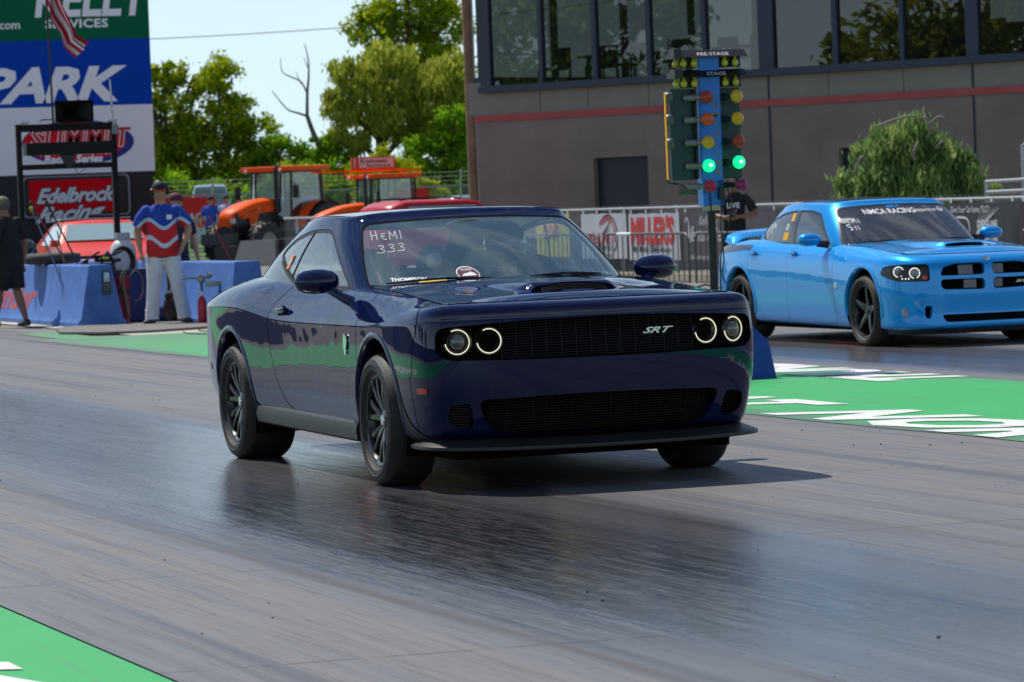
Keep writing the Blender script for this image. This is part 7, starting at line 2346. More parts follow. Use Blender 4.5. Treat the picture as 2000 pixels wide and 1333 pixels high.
# side glazing and rear wall with windows of the upper floor
mb = MB()
mb.box(.1, .2, 0, D_, 7.2, 7.6); 
for y in (0, 2.4, 4.8, 7.2, 9.6, 11.9): mb.box(.08, .2, y, y+.12, 4.06, 7.6)
for x0, x1 in ((.25, .9), (3.0, 4.9), (6.2, 24.0)): mb.box(x0, x1, D_-.3, D_-.15, 3.7, 7.6)
mb.box(.9, 3.0, D_-.3, D_-.15, 3.7, 4.7); mb.box(4.9, 6.2, D_-.3, D_-.15, 3.7, 5.0)
mb.box(7.3, 7.5, .5, 8, 3.7, 7.6)
mb.build('inner_walls', M_bint, BU)
for q in ((3.06, 4.46, .14, .2, 0, 2.28), (9.14, 10.0, .14, .2, 0, 2.25)):
    mb = MB(); mb.box(*q); dr = mb.build('door', mat('slate_door', (0.016, 0.024, 0.032, 1), .5), BU)
# furniture upstairs: bar counter, chairs and tables
random.seed(9)
for k in range(11):
    x = .9+1.05*k+random.uniform(-.1, .1); y = random.uniform(.7, 1.4)
    mb = MB(); mb.box(x, x+.5, y, y+.5, 4.15, 4.2); mb.box(x, x+.5, y+.46, y+.5, 4.2, 4.62)
    for a, b in ((0, 0), (.46, 0), (0, .46), (.46, .46)): mb.box(x+a, x+a+.04, y+b, y+b+.04, 3.7, 4.15)
    c_ = thing('chair', 'dark chair inside the glazed upper floor', 'chair', (-58.8, 18.78, 0), math.radians(31.55), 'chairs behind the tower windows')
    mb.build('seat_and_back', mat('dark_wood', (.05, .04, .035, 1), .6), c_)
for k in range(4):
    x = 1.2+2.9*k
    t_ = thing('table', 'long pale table inside the glazed upper floor', 'table', (-58.8, 18.78, 0), math.radians(31.55), 'tables behind the tower windows')
    mb = MB(); mb.box(x, x+1.9, 1.9, 2.6, 4.40, 4.45)
    for a in (0, 1.84): mb.box(x+a, x+a+.06, 2.2, 2.3, 3.7, 4.4)
    mb.build('top_and_legs', mat('pale_table', (.22, .21, .17, 1), .6), t_)

# ------------------------------------------------------------------ chain-link fence with banners
def chain_mat(name, s=.05, th=.10, col=(0.30, 0.31, 0.32, 1)):
    m = bpy.data.materials.new(name); m.use_nodes = True
    nt = m.node_tree; b = nt.nodes['Principled BSDF']; out = nt.nodes['Material Output']
    b.inputs['Base Color'].default_value = col; b.inputs['Metallic'].default_value = .5; b.inputs['Roughness'].default_value = .5
    tc = nt.nodes.new('ShaderNodeTexCoord'); sep = nt.nodes.new('ShaderNodeSeparateXYZ'); nt.links.new(tc.outputs['Object'], sep.inputs[0])
    a = math_node(nt, 'DIVIDE', math_node(nt, 'ADD', sep.outputs[0], sep.outputs[2]), s)
    c = math_node(nt, 'DIVIDE', math_node(nt, 'SUBTRACT', sep.outputs[0], sep.outputs[2]), s)
    f = math_node(nt, 'MAXIMUM', math_node(nt, 'LESS_THAN', math_node(nt, 'FRACT', a), th), math_node(nt, 'LESS_THAN', math_node(nt, 'FRACT', c), th))
    tr_ = nt.nodes.new('ShaderNodeBsdfTransparent'); mx = nt.nodes.new('ShaderNodeMixShader')
    nt.links.new(f, mx.inputs[0]); nt.links.new(tr_.outputs[0], mx.inputs[1]); nt.links.new(b.outputs[0], mx.inputs[2]); nt.links.new(mx.outputs[0], out.inputs[0])
    MATS[name] = m
    return m
M_chain = chain_mat('chain_link_mesh')
M_galv = mat('galvanised_steel', (0.42, 0.43, 0.44, 1), .42, metal=.6)
fe = thing('chain_link_fence', 'waist-high chain-link fence along the far side of the track', 'fence', (-40, 17.6, 0))
mb = MB(); mb.tube([(-30, 0, 1.27), (26, 0, 1.24)], .024, 8); mb.build('top_rail', M_galv, fe, smooth=1)
mb = MB(); mb.add([(-30, 0, .03), (26, 0, .03), (26, 0, 1.27), (-30, 0, 1.27)], [(0, 1, 2, 3)]); mb.build('mesh', M_chain, fe, fix=False)
mb = MB()
for i in range(560): mb.tube([(-30+.1*i, 0, 1.26), (-30+.1*i+.02, 0, 1.315)], .005, 4)
tg = mb.build('mesh_tips', M_galv, fe); tg['kind'] = 'stuff'
for i in range(20):
    mb = MB(); x = -29+2.74*i; mb.tube([(x, .03, 0), (x, .03, 1.30)], .028, 8); mb.build('fence_post', M_galv, fe, smooth=1)
mb = MB(); mb.box(-62, 10, 17.35, 17.5, -.01, .13); kb = mb.build('kerb', mat('sandy_kerb', (.38, .33, .22, 1), .85, noise=.2)); tag(kb, kind='structure')

def banner(label, x0, x1, z0, z1, bg, draw, grommet=True, wav=.02, y=17.56):
    b = thing('banner', label, 'banner', ((x0+x1)/2, y, 0), 0, 'banners tied to the track fence')
    W = x1-x0
    mb = MB(); n = 30; vs = []
    def yy(u, v): return -.012-wav*(math.sin(u*W*7.0+v*1.5)*.5+math.sin(u*W*15+1)*.3)*(1.2-v)
    for i in range(n+1):
        for j in range(7):
            u = i/n; v = j/6
            vs.append((-W/2+W*u, yy(u, v), z0+(z1-z0)*v-.012*math.sin(PI*u*4)**2*(v > .9)))
    fs = [(i*7+j, (i+1)*7+j, (i+1)*7+j+1, i*7+j+1) for i in range(n) for j in range(6)]
    mb.add(vs, fs); cl = mb.build('cloth', bg, b, smooth=2)
    def put(verts, faces, m, name='print', lift=.006):
        q = MB(); q.add([(-W/2+a, yy(a/W, (c-z0)/(z1-z0))-lift, c) for a, c in verts], faces); return q.build(name, m, b, fix=False)
    draw(put, W, z0, z1)
    mb = MB()
    for k in range(4):
        x = -W/2+.1+(W-.2)*k/3; mb.box(x-.03, x+.03, -.008, .0, z1, z1+.06)
    mb.build('tie', mat('tie_white', G3(.6), .6), b)
    return b
def T2(put, txt, x, z, m, **kw):
    vs, fs = text_geo(txt, **kw)
    put([(x+a, z+b) for a, b in vs], fs, m)
def ribbon(put, pts, w, m):
    P2 = [Vector(p) for p in pts]; vs = []; fs = []
    for i, p in enumerate(P2):
        t = (P2[min(i+1, len(P2)-1)]-P2[max(i-1, 0)]).normalized(); nr = Vector((-t.y, t.x))*(w if not callable(w) else w(i/(len(P2)-1)))/2
        vs += [tuple(p+nr), tuple(p-nr)]
    for i in range(len(P2)-1): fs.append((2*i, 2*i+2, 2*i+3, 2*i+1))
    put(vs, fs, m, 'stroke', .007)
M_bwhite = mat('white_vinyl_banner', (0.46, 0.47, 0.50, 1), .5, noise=.08, nscale=3)
M_bblack = mat('black_vinyl_banner', (0.020, 0.020, 0.022, 1), .45)
M_bplum = mat('plum_grey_banner', (0.055, 0.045, 0.055, 1), .5)
M_pred = mat('banner_red', (0.55, 0.02, 0.015, 1), .5); M_pblk = mat('banner_black', G3(.015), .5); M_pwht = mat('banner_white_print', G3(.6), .5); M_pyel = mat('banner_yellow', (.65, .50, .01, 1), .5)
def d_yellow(put, W, z0, z1): T2(put, 'Bob', .35, z0+.35, M_pred, size=.55, bold=.015, shear=.2)
banner('yellow banner with red lettering, mostly hidden by the coupe roof', -51.6, -49.7, .40, 1.20, M_pyel, d_yellow)
def d_line(put, W, z0, z1):
    ribbon(put, [(1.42+.50*math.cos(a), z0+.42+.36*math.sin(a)) for a in np.linspace(-.9, 2.6, 26)], .035, M_pblk)
    ribbon(put, [(1.40+.40*math.cos(a), z0+.42+.30*math.sin(a)) for a in np.linspace(-.4, 2.4, 22)], .055, M_pred)
    ribbon(put, [(1.15, z0+.42), (1.60, z0+.70)], lambda t: .07*(1-t)+.008, M_pblk)
    T2(put, 'REDLINE', .42, z0+.27, M_pred, size=.28, bold=.006, shear=.1)
    T2(put, 'SPEED SHOP LLC', .60, z0+.15, M_pblk, size=.13, bold=.002)
    T2(put, 'www.redline-shop.com', .55, z0+.03, M_pblk, size=.12, bold=.001)
banner('white banner with a red and black gauge needle emblem', -49.02, -46.65, .37, 1.19, M_bwhite, d_line)
def d_mill(put, W, z0, z1):
    T2(put, "MILLER'S", .10, z0+.30, M_pred, size=.62, bold=.030, xs=.92)
    T2(put, 'Mini Market LLC', .15, z0+.14, M_pblk, size=.17, bold=.002)
    T2(put, 'MillerMarkets.net', 1.25, z0+.14, M_pblk, size=.12, bold=.001)
banner('white banner with heavy red block lettering', -46.5, -44.0, .35, 1.17, M_bwhite, d_mill)
def d_vent(put, W, z0, z1):
    T2(put, 'Kelly The', .75, z0+.62, M_pwht, size=.22, shear=.5)
    T2(put, 'Venture Ready', .15, z0+.34, M_pwht, size=.38, shear=.4, xs=.9)
    ribbon(put, smooth2([(.10, z0+.66), (.2, z0+.74), (.28, z0+.60), (.30, z0+.32), (.5, z0+.60)], 6), .03, M_pwht)
    T2(put, 'Renown', 2.1, z0+.18, M_pwht, size=.32, shear=.4)
    T2(put, 'kellyandventure.com', .35, z0+.04, M_pwht, size=.11)
banner('plum-grey banner with thin white script behind the photographer', -43.8, -39.6, .33, 1.17, M_bplum, d_vent)
banner('small red banner just left of the blue saloon roof', -37.55, -36.2, .5, 1.13, M_pred, lambda *a: None)
def d_rib(put, W, z0, z1):
    T2(put, "Give Your Car Some 'TLC'!", .10, z1-.14, M_pwht, size=.125, bold=.002, xs=.92)
    ribbon(put, [(.40+.32*math.copysign(abs(math.cos(a))**.6, math.cos(a)), z0+.34+.20*math.copysign(abs(math.sin(a))**.6, math.sin(a))) for a in np.linspace(0, 2*PI, 36)], .035, M_pwht)
    T2(put, 'BAR', .16, z0+.25, M_pwht, size=.26, bold=.010, xs=.9)
    T2(put, 'DETAILING', 1.0, z0+.40, M_pwht, size=.13, bold=.008); T2(put, 'OHIO USA', 1.05, z0+.15, M_pwht, size=.13, bold=.008)
    for k in range(7): ribbon(put, [(.82+.05*k, z0+.10+.05*k), (1.15+.10*k, z1-.08)], lambda t: .025*(1-t)+.004, M_pwht)
banner('black banner with white oval logo right of the blue saloon', -33.0, -30.75, .45, 1.20, M_bblack, d_rib)
def d_red(put, W, z0, z1): ribbon(put, [(0.1, z0+.4), (1.5, z0+.4)], .02, M_pwht)
banner('black banner with a red corner at the right edge of the photo', -30.6, -28.6, .4, 1.2, mat('black_red_banner', (.03, .012, .015, 1), .5, noise=.5), d_red)

# crowd-control barriers
M_bar = mat('dull_zinc_barrier', (0.105, 0.11, 0.10, 1), .45, metal=.4)
def crowd_barrier():
    t = thing('crowd_barrier', 'x', 'barrier', (0, 0, 0), 0, 'steel crowd barriers in front of the fence')
    W = 3.85; r_ = .02
    mb = MB()
    mb.tube([(-W/2, 0, .12), (-W/2, 0, .76), (-W/2+.05, 0, .84), (-W/2+.15, 0, .88), (W/2-.15, 0, .88), (W/2-.05, 0, .84), (W/2, 0, .76), (W/2, 0, .12)], r_, 8)
    mb.tube([(-W/2, 0, .14), (W/2, 0, .14)], .014, 8); mb.build('frame', M_bar, t, smooth=1)
    n = 17
    for i in range(1, n):
        mb = MB(); x = -W/2+W*i/n; mb.tube([(x, 0, .14), (x, 0, .87)], .0095, 6); mb.build('bar', M_bar, t, smooth=1)
    for s in (-1, 1):
        mb = MB(); mb.tube([(s*(W/2-.35), -.28, .02), (s*(W/2-.35), 0, .10), (s*(W/2-.35), .28, .02)], .016, 6); mb.build('foot', M_bar, t, smooth=1)
    return t
cb0 = crowd_barrier()
for i, (x, lab) in enumerate(((-38.85, 'steel crowd barrier with a white-taped top rail below the red-lettered banner'), (-34.72, 'steel crowd barrier behind the start light and the blue saloon'), (-42.9, 'steel crowd barrier mostly hidden by the coupe windscreen'))):
    o = cb0 if i == 0 else dup(cb0)
    o.location = (x, 15.0, 0); o['label'] = lab
mb = MB(); mb.tube([(-1.25, 0, .88), (-.60, 0, .88)], .024, 8); mb.build('tape', M_white, cb0, smooth=1)

# metal stairs with handrails at the far right
st_ = thing('steel_stairs', 'galvanised stair railing with chain-link infill at the right edge', 'railing', (-34.0, 19.0, 0))
mb = MB()
for z in (1.49, 1.33): mb.tube([(-.75, 0, z), (1.8, 0, z+.02)], .028, 8)
for x in (-.75, .6, 1.8): mb.tube([(x, 0, 0), (x, 0, 1.5)], .03, 8)
mb.tube([(-.08, .3, 2.00), (1.6, .3, 2.65)], .028, 8); mb.tube([(-.08, .3, 1.78), (1.6, .3, 2.40)], .024, 8); mb.tube([(-.08, .3, 0), (-.08, .3, 2.01)], .032, 8); mb.tube([(1.6, .3, 0), (1.6, .3, 2.66)], .03, 8)
mb.build('rails', M_galv, st_, smooth=1)
mb = MB(); mb.add([(-.08, .3, .9), (1.6, .3, 1.5), (1.6, .3, 2.4), (-.08, .3, 1.78)], [(0, 1, 2, 3)]); mb.build('mesh', M_chain, st_, fix=False)
mb = MB()
for k in range(8): mb.box(.0+.28*k, .3+.28*k, .35, 1.4, .55+.17*k, .60+.17*k)
mb.build('treads', M_galv, st_)

# ------------------------------------------------------------------ big sponsor sign behind the start area
SG = thing('sponsor_sign', 'huge sponsor sign in green, blue and white stripes above a black base', 'sign', (-90, 14.0, 0))
def sg_box(nm, z0, z1, m, y1=5.33):
    mb = MB(); mb.box(-.5, 0, -2.5, y1, z0, z1); return mb.build(nm, m, SG)
sg_box('green_panel', 6.46, 9.5, mat('sign_green', (0.003, 0.125, 0.06, 1), .6, spec=.1)); sg_box('blue_panel', 4.60, 6.46, mat('sign_blue', (0.001, 0.055, 0.42, 1), .6, spec=.1)); sg_box('white_panel', 2.72, 4.60, mat('sign_white_panel', (0.80, 0.80, 0.84, 1), .6, spec=.2)); 
mb = MB(); mb.box(-.5, .0, -2.5, 5.27, 0, 2.72); mb.build('black_base', mat('sign_black_base', (.010, .010, .015, 1), .6), SG)
M_sw = mat('sign_white_print', (0.85, 0.85, 0.88, 1), .6, spec=.2)
def sgt(nm, items, m, parent=SG, x=.012):
    mb = MB()
    for t, y, z, kw in items: text_on(mb, t, (x, y, z), (0, 1, 0), (0, 0, 1), **kw)
    return mb.build(nm, m, parent)
sgt('blue_lettering', [('PARK', .30, 4.76, dict(size=1.32, shear=.32, bold=.05, xs=1.28, spacing=.92))], M_sw)
sgt('green_lettering', [('KELLY', 2.02, 7.14, dict(size=1.35, shear=.18, bold=.04, xs=.86)), ('SERVICES', 2.35, 6.80, dict(size=.33, bold=.010, xs=1.28, spacing=1.05)), ('.com', .98, 6.80, dict(size=.34, bold=.006)), ('R', 4.74, 7.08, dict(size=.09))], M_sw)
sgt('green_swirl', [('?', .70, 7.15, dict(size=1.2, bold=.04))], mat('sign_lime', (.02, .55, .05, 1), .5))
def ell(nm, cy, cz, a, b, m, x, sh=0):
    mb = MB(); n = 48; mb.add([(x, cy+a*math.cos(t), cz+b*math.sin(t)+sh*math.cos(t)) for t in np.linspace(0, 2*PI, n+1)[:-1]], [tuple(range(n))]); return mb.build(nm, m, SG, fix=False)
M_sblue = mat('oval_blue', (0.01, 0.02, 0.22, 1), .5); M_sred = mat('oval_red', (0.68, 0.010, 0.015, 1), .6, spec=.1)
ell('oval_border', 3.15, 3.58, 1.60, .63, M_sblue, .012); ell('oval_field', 3.05, 3.60, 1.47, .55, M_sred, .016)
sgt('oval_outline', [('SUMMIT', 1.78, 3.46, dict(size=.74, shear=.15, bold=.035, xs=1.02, spacing=1.06))], M_sw, x=.020)
sgt('oval_lettering', [('SUMMIT', 1.78, 3.46, dict(size=.74, shear=.15, bold=.010, xs=1.02, spacing=1.06))], mat('oval_letter_red', (0.45, 0.01, 0.015, 1), .5), x=.026)
sgt('oval_subtitle', [('MOTORSPORTS PARK', 2.05, 3.24, dict(size=.22, shear=.2, bold=.006, xs=1.0)), ('Racing Series', 2.15, 3.03, dict(size=.29, shear=.2, bold=.014, xs=1.08))], M_sw, x=.030)
# lower red sponsor board
EB = thing('sponsor_board', 'red sponsor board with silver script on the black base of the big sign', 'sign', (-89.9, 14.0, 0))
mb = MB(); mb.prism(rpoly([(1.50, 1.52), (4.55, 1.52), (4.55, 2.66), (1.50, 2.66)], .15), -.03, .0, 'x'); mb.build('silver_border', mat('silver_border', (.30, .31, .34, 1), .4), EB)
mb = MB(); mb.prism(rpoly([(1.54, 1.55), (4.51, 1.55), (4.51, 2.63), (1.54, 2.63)], .14), .0, .008, 'x'); mb.build('black_field', mat('sign_black_base2', (.010, .010, .012, 1), .6), EB)
mb = MB(); mb.prism(rpoly([(1.68, 1.63), (4.20, 1.63), (4.20, 2.55), (1.68, 2.55)], .05), .008, .016, 'x'); mb.build('red_field', mat('board_red', (0.62, 0.003, 0.012, 1), .6, spec=.1), EB)
for x, m, g, nm in ((.018, mat('script_shadow', G3(.02), .5), .050, 'script_shadow'), (.024, mat('script_silver', (.62, .64, .70, 1), .5), .020, 'script')):
    mb = MB()
    text_on(mb, 'Edelbrock', (x, 1.86, 1.92), (0, 1, .012), (0, 0, 1), size=.56, shear=.42, bold=g, xs=.98, spacing=.96)
    text_on(mb, 'Racing', (x+.001, 1.80, 1.37), (0, 1, .05), (0, 0, 1), size=.60, shear=.6, bold=g, xs=1.15)
    mb.build(nm, m, EB)

# ------------------------------------------------------------------ utility pole and wires
up_ = thing('utility_pole', 'weathered wooden utility pole at the left corner of the grey building', 'pole', (-67.4, 21.46, 0))
mb = MB(); mb.tube([(0, 0, 0), (0, -.02, 5), (0, -.05, 11)], [.135, .12, .10], 14); mb.build('pole', mat('weathered_wood', (0.27, 0.165, 0.10, 1), .85, noise=.3, nscale=3, bump=.5, bscale=18), up_, smooth=1)
mb = MB(); mb.tube([(.14, .07, 0), (.13, .05, 9)], .02, 6); mb.build('conduit', mat('conduit_grey', G3(.4), .5), up_, smooth=1)
wr = thing('power_line', 'single overhead cable crossing the sky above the trees', 'cable', (-150, 40, 0))
mb = MB(); mb.tube([(0+0*t, -14+40*t, 9.0+2.45*t-1.2*math.sin(PI*t)*.5) for t in np.linspace(0, 1, 24)], .018, 5); mb.build('cable', M_blackmat, wr, smooth=2)

# ------------------------------------------------------------------ rear perimeter fence, red banners, steel gate
rf_ = thing('perimeter_fence', 'tall chain-link perimeter fence topped with wires behind the tractors', 'fence', (-103, 22, 0))
mb = MB()
for z, r_ in ((2.05, .035), (.1, .02)): mb.tube([(0, -12, z), (0, 14, z)], r_, 6)
for z in (2.22, 2.36, 2.50): mb.tube([(.1, -12, z), (.1, 14, z)], .009, 4)
mb.build('rails', M_galv, rf_, smooth=1)
for i in range(10):
    mb = MB(); y = -11.5+2.75*i; mb.tube([(0, y, 0), (0, y, 2.15), (.12, y, 2.55)], .035, 6); mb.build('fence_post', M_galv, rf_, smooth=1)
mb = MB(); mb.add([(0, -12, 0), (0, 14, 0), (0, 14, 2.05), (0, -12, 2.05)], [(0, 1, 2, 3)])
M_chain2 = chain_mat('chain_link_rear', .06, .10)
nt = M_chain2.node_tree
for n_ in list(nt.nodes):
    if n_.type == 'SEPXYZ':
        for l_ in list(nt.links):
            if l_.from_node == n_ and l_.from_socket.name == 'X': nt.links.new(n_.outputs[1], l_.to_socket)
mb.build('mesh', M_chain2, rf_, fix=False)
for (y0, y1, lab) in ((22.3, 24.3, 'long red banner on the rear fence left of the tractors'), (30.3, 31.4, 'red banner on the rear fence seen between the two tractors')):
    rb2 = thing('fence_banner', lab, 'banner', (-102.9, (y0+y1)/2, 0), 0, 'red banners on the rear fence')
    mb = MB(); mb.box(0, .02, y0-(y0+y1)/2, y1-(y0+y1)/2, 1.02, 1.98); mb.build('cloth', mat('bright_red_banner', (0.68, 0.012, 0.010, 1), .6), rb2)
    mb = MB(); text_on(mb, 'RACE', (.025, -.1, 1.25), (0, 1, 0), (0, 0, 1), size=.34, bold=.01); mb.build('print', M_pwht, rb2)
gt_ = thing('steel_gate', 'grey tubular steel gate with diagonal braces in front of the grass', 'gate', (-98, 22.3, 0))
mb = MB()
for z in (1.28, .30): mb.tube([(0, -1.9, z), (0, 1.2, z)], .028, 6)
for y in (-1.9, -.9, .15, 1.2): mb.tube([(0, y, .1), (0, y, 1.30)], .028, 6)
mb.tube([(0, -.9, .3), (0, .15, 1.28)], .02, 6); mb.tube([(0, .15, 1.28), (0, 1.2, .3)], .02, 6)
mb.build('frame', M_galv, gt_, smooth=1)
# ------------------------------------------------------------------ simple cars for the background
def simple_car(name, label, loc, rz, paint, L=4.6, W=1.85, H=1.45, kind='coupe', glass=None, roof=None, group=None):
    t = thing(name, label, 'car', loc, rz, group)
    glass = glass or mat('bg_car_glass', (.10, .16, .18, 1), .06, coat=1.0, spec=.8)
    hx = L/2
    if kind == 'van':
        prof = [(-hx, .35), (-hx, H*.80), (-hx+.12, H-.04), (-hx+.5, H), (hx-1.25, H), (hx-1.0, H-.05), (hx-.45, H*.62), (hx-.12, H*.52), (hx, H*.42), (hx+.03, .35), (hx-.05, .25), (-hx+.05, .25)]
        belt = H*.60; c0, c1 = -hx+.15, hx-.55
    elif kind == 'suv':
        prof = [(-hx, .38), (-hx, H*.62), (-hx+.18, H*.93), (-hx+.5, H), (.35, H), (.62, H-.04), (1.15, H*.66), (1.35, H*.62), (hx-.15, H*.58), (hx, H*.48), (hx+.02, .4), (hx-.1, .28), (-hx+.1, .28)]
        belt = H*.62; c0, c1 = -hx+.1, 1.25
    else:
        prof = [(-hx, .40), (-hx+.02, H*.62), (-hx+.5, H*.70), (-hx+1.15, H*.92), (-hx+1.7, H), (.05, H-.01), (.35, H-.06), (1.0, H*.70), (1.15, H*.665), (hx-.5, H*.58), (hx-.1, H*.47), (hx, H*.36), (hx-.02, .24), (-hx+.1, .26)]
        belt = H*.66; c0, c1 = -hx+.6, 1.1
    P2 = rpoly(prof, .09, 4)
    def half(x, z):
        w = W/2
        e = max(0, abs(x)-(hx-.55))/.55
        w -= .16*e*e
        if z > belt: w -= (z-belt)/(H-belt)*.24+.03
        if z < .45: w -= (.45-z)*.15
        return w
    n = len(P2); mb = MB(); vs = []; fs = []
    cols = [-1, -.93, -.5, 0, .5, .93, 1]
    for b in cols:
        for x, z in P2:
            k = 1-(.02 if abs(b) == 1 else 0)
            zz = z + (.03*(1-b*b) if z > H*.9 else 0)
            vs.append((x*k, b*half(x, z), zz if abs(b) < 1 else .6+(zz-.6)*.97))
    for i in range(len(cols)-1):
        for k in range(n):
            k2 = (k+1) % n; fs.append((i*n+k, i*n+k2, (i+1)*n+k2, (i+1)*n+k))
    fs += [tuple(range(n)), tuple(reversed(range((len(cols)-1)*n, len(cols)*n)))]
    mb.add(vs, fs); body = mb.build('body', paint, t, smooth=.7)
    # windscreen
    def seg(xz0, xz1, ws, nm, off=.012):
        (x0, z0), (x1, z1) = xz0, xz1
        d = Vector((x1-x0, z1-z0)).normalized(); nx, nz = d.y, -d.x
        if nx < 0 and x0 > 0: nx, nz = -nx, -nz
        mb = MB(); v = []
        for (x, z) in (xz0, xz1):
            w = half(x, z)*ws
            v += [(x+nx*off, -w, z+nz*off), (x+nx*off, w, z+nz*off)]
        mb.add(v, [(0, 1, 3, 2)]); return mb.build(nm, glass, t, fix=False)
    if kind == 'coupe': seg((.95, H*.725), (.42, H-.09), .88, 'windscreen', .02)
    elif kind == 'suv': seg((1.12, H*.69), (.68, H-.09), .88, 'windscreen', .02)
    else: seg((hx-.52, H*.66), (hx-.97, H-.10), .90, 'windscreen', .02)
    for s in (-1, 1):
        zt = H-.10
        q = [(c0+.55, belt+.03), (c1-.30, belt+.03), (c1-.75 if kind != 'van' else c1-.62, zt), (c0+1.05 if kind == 'coupe' else c0+.45, zt)]
        mb = MB(); mb.add([(x, s*(half(x, z)+.006), z) for x, z in q], [(0, 1, 2, 3)]); mb.build('side_window', glass, t, fix=False)
        mb = MB(); mb.rbox(c1-.38, c1-.20, s*(W/2+.02)-.07, s*(W/2+.02)+.10 if s > 0 else s*(W/2+.02)+.07, belt+.0, belt+.13, .03); mb.build('wing_mirror', paint, t, smooth=.8)
        mb = MB(); mb.rbox(hx-.22, hx-.02, s*(W/2-.32)-.15, s*(W/2-.32)+.15, H*.40, H*.47, .02); mb.build('headlight', mat('bg_lamp', G3(.5), .2, coat=1), t, smooth=.8)
        for x in (hx-.92, -hx+.98):
            wh = MB(); T = Matrix.Translation((x, s*(W/2-.10), .33)) @ Matrix.Rotation(PI/2, 4, 'X')
            wh.lathe([(.20, -.105), (.30, -.11), (.33, -.08), (.33, .08), (.30, .11), (.20, .105), (.19, 0)], 28, 0, T, closed=True); w_ = wh.build('wheel', M_tyre, t, smooth=1)
            wh = MB(); wh.lathe([(.0005, -.10), (.19, -.09), (.2, 0), (.19, .09), (.0005, .10)], 20, 0, T); wh.build('rim', mat('bg_rim', G3(.3), .3, metal=.8), w_, smooth=.6)
    if roof:
        mb = MB(); mb.box(-hx+1.3, .1, -W*.36, W*.36, H+.02, H+.035); mb.build('roof_sheen', roof, t, bevel=.01)  # pale sheet painting the sky's reflection on the roof
    return t
P_red = mat('orange_red_paint', (0.72, 0.035, 0.006, 1), .38, coat=.25)
P_crim = mat('crimson_paint', (0.50, 0.010, 0.022, 1), .38, coat=.25)
P_wht = paint_mat('pale_blue_white_paint', (0.42, 0.52, 0.60, 1), .1, .3)
P_bl2 = paint_mat('mid_blue_paint', (0.02, 0.09, 0.42, 1), .2, .3)
simple_car('parked_car', 'orange-red coupe with sky sheen painted on its roof, waiting behind the black display frame', (-54.8, 9.75, 0), math.radians(-3), P_red, H=1.42, kind='coupe', glass=mat('pale_windscreen', (.30, .42, .44, 1), .08, coat=1), roof=mat('roof_sky_sheen', (.45, .50, .56, 1), .3, coat=.6))
s_ = simple_car('parked_suv', 'crimson sport utility car whose roof shows above the coupe roof', (-56.4, 17.08, 0), math.radians(103), P_crim, L=3.2, W=1.8, H=1.54, kind='suv', glass=mat('pale_windscreen', (.3, .42, .44, 1), .08, coat=1))
mb = MB()
for y in (-.62, .62): mb.tube([(-1.2, y, 1.57), (-1.0, y, 1.60), (0, y, 1.60), (.2, y, 1.57)], .018, 6)
mb.build('roof_rails', M_blackmat, s_, smooth=1)
simple_car('parked_van', 'pale blue-white van beyond the red banner', (-139.9, 33.5, 0), math.radians(-15), P_wht, L=5.2, W=1.8, H=2.62, kind='van', group='vehicles beyond the rear fence')
simple_car('parked_car', 'mid blue car beyond the rear fence beside the van', (-120, 30.6, 0), math.radians(-60), P_bl2, L=4.6, W=1.9, H=1.9, kind='suv', group='vehicles beyond the rear fence')
simple_car('parked_car', 'silver-blue car beyond the rear fence right of the tractors', (-125, 39.5, 0), math.radians(-80), P_wht, L=4.6, W=1.9, H=1.75, kind='suv', group='vehicles beyond the rear fence')
simple_car('parked_car', 'red car beyond the rear fence beside the wooden pole', (-119, 42.2, 0), math.radians(-80), P_crim, L=4.6, W=1.9, H=1.85, kind='suv', group='vehicles beyond the rear fence')

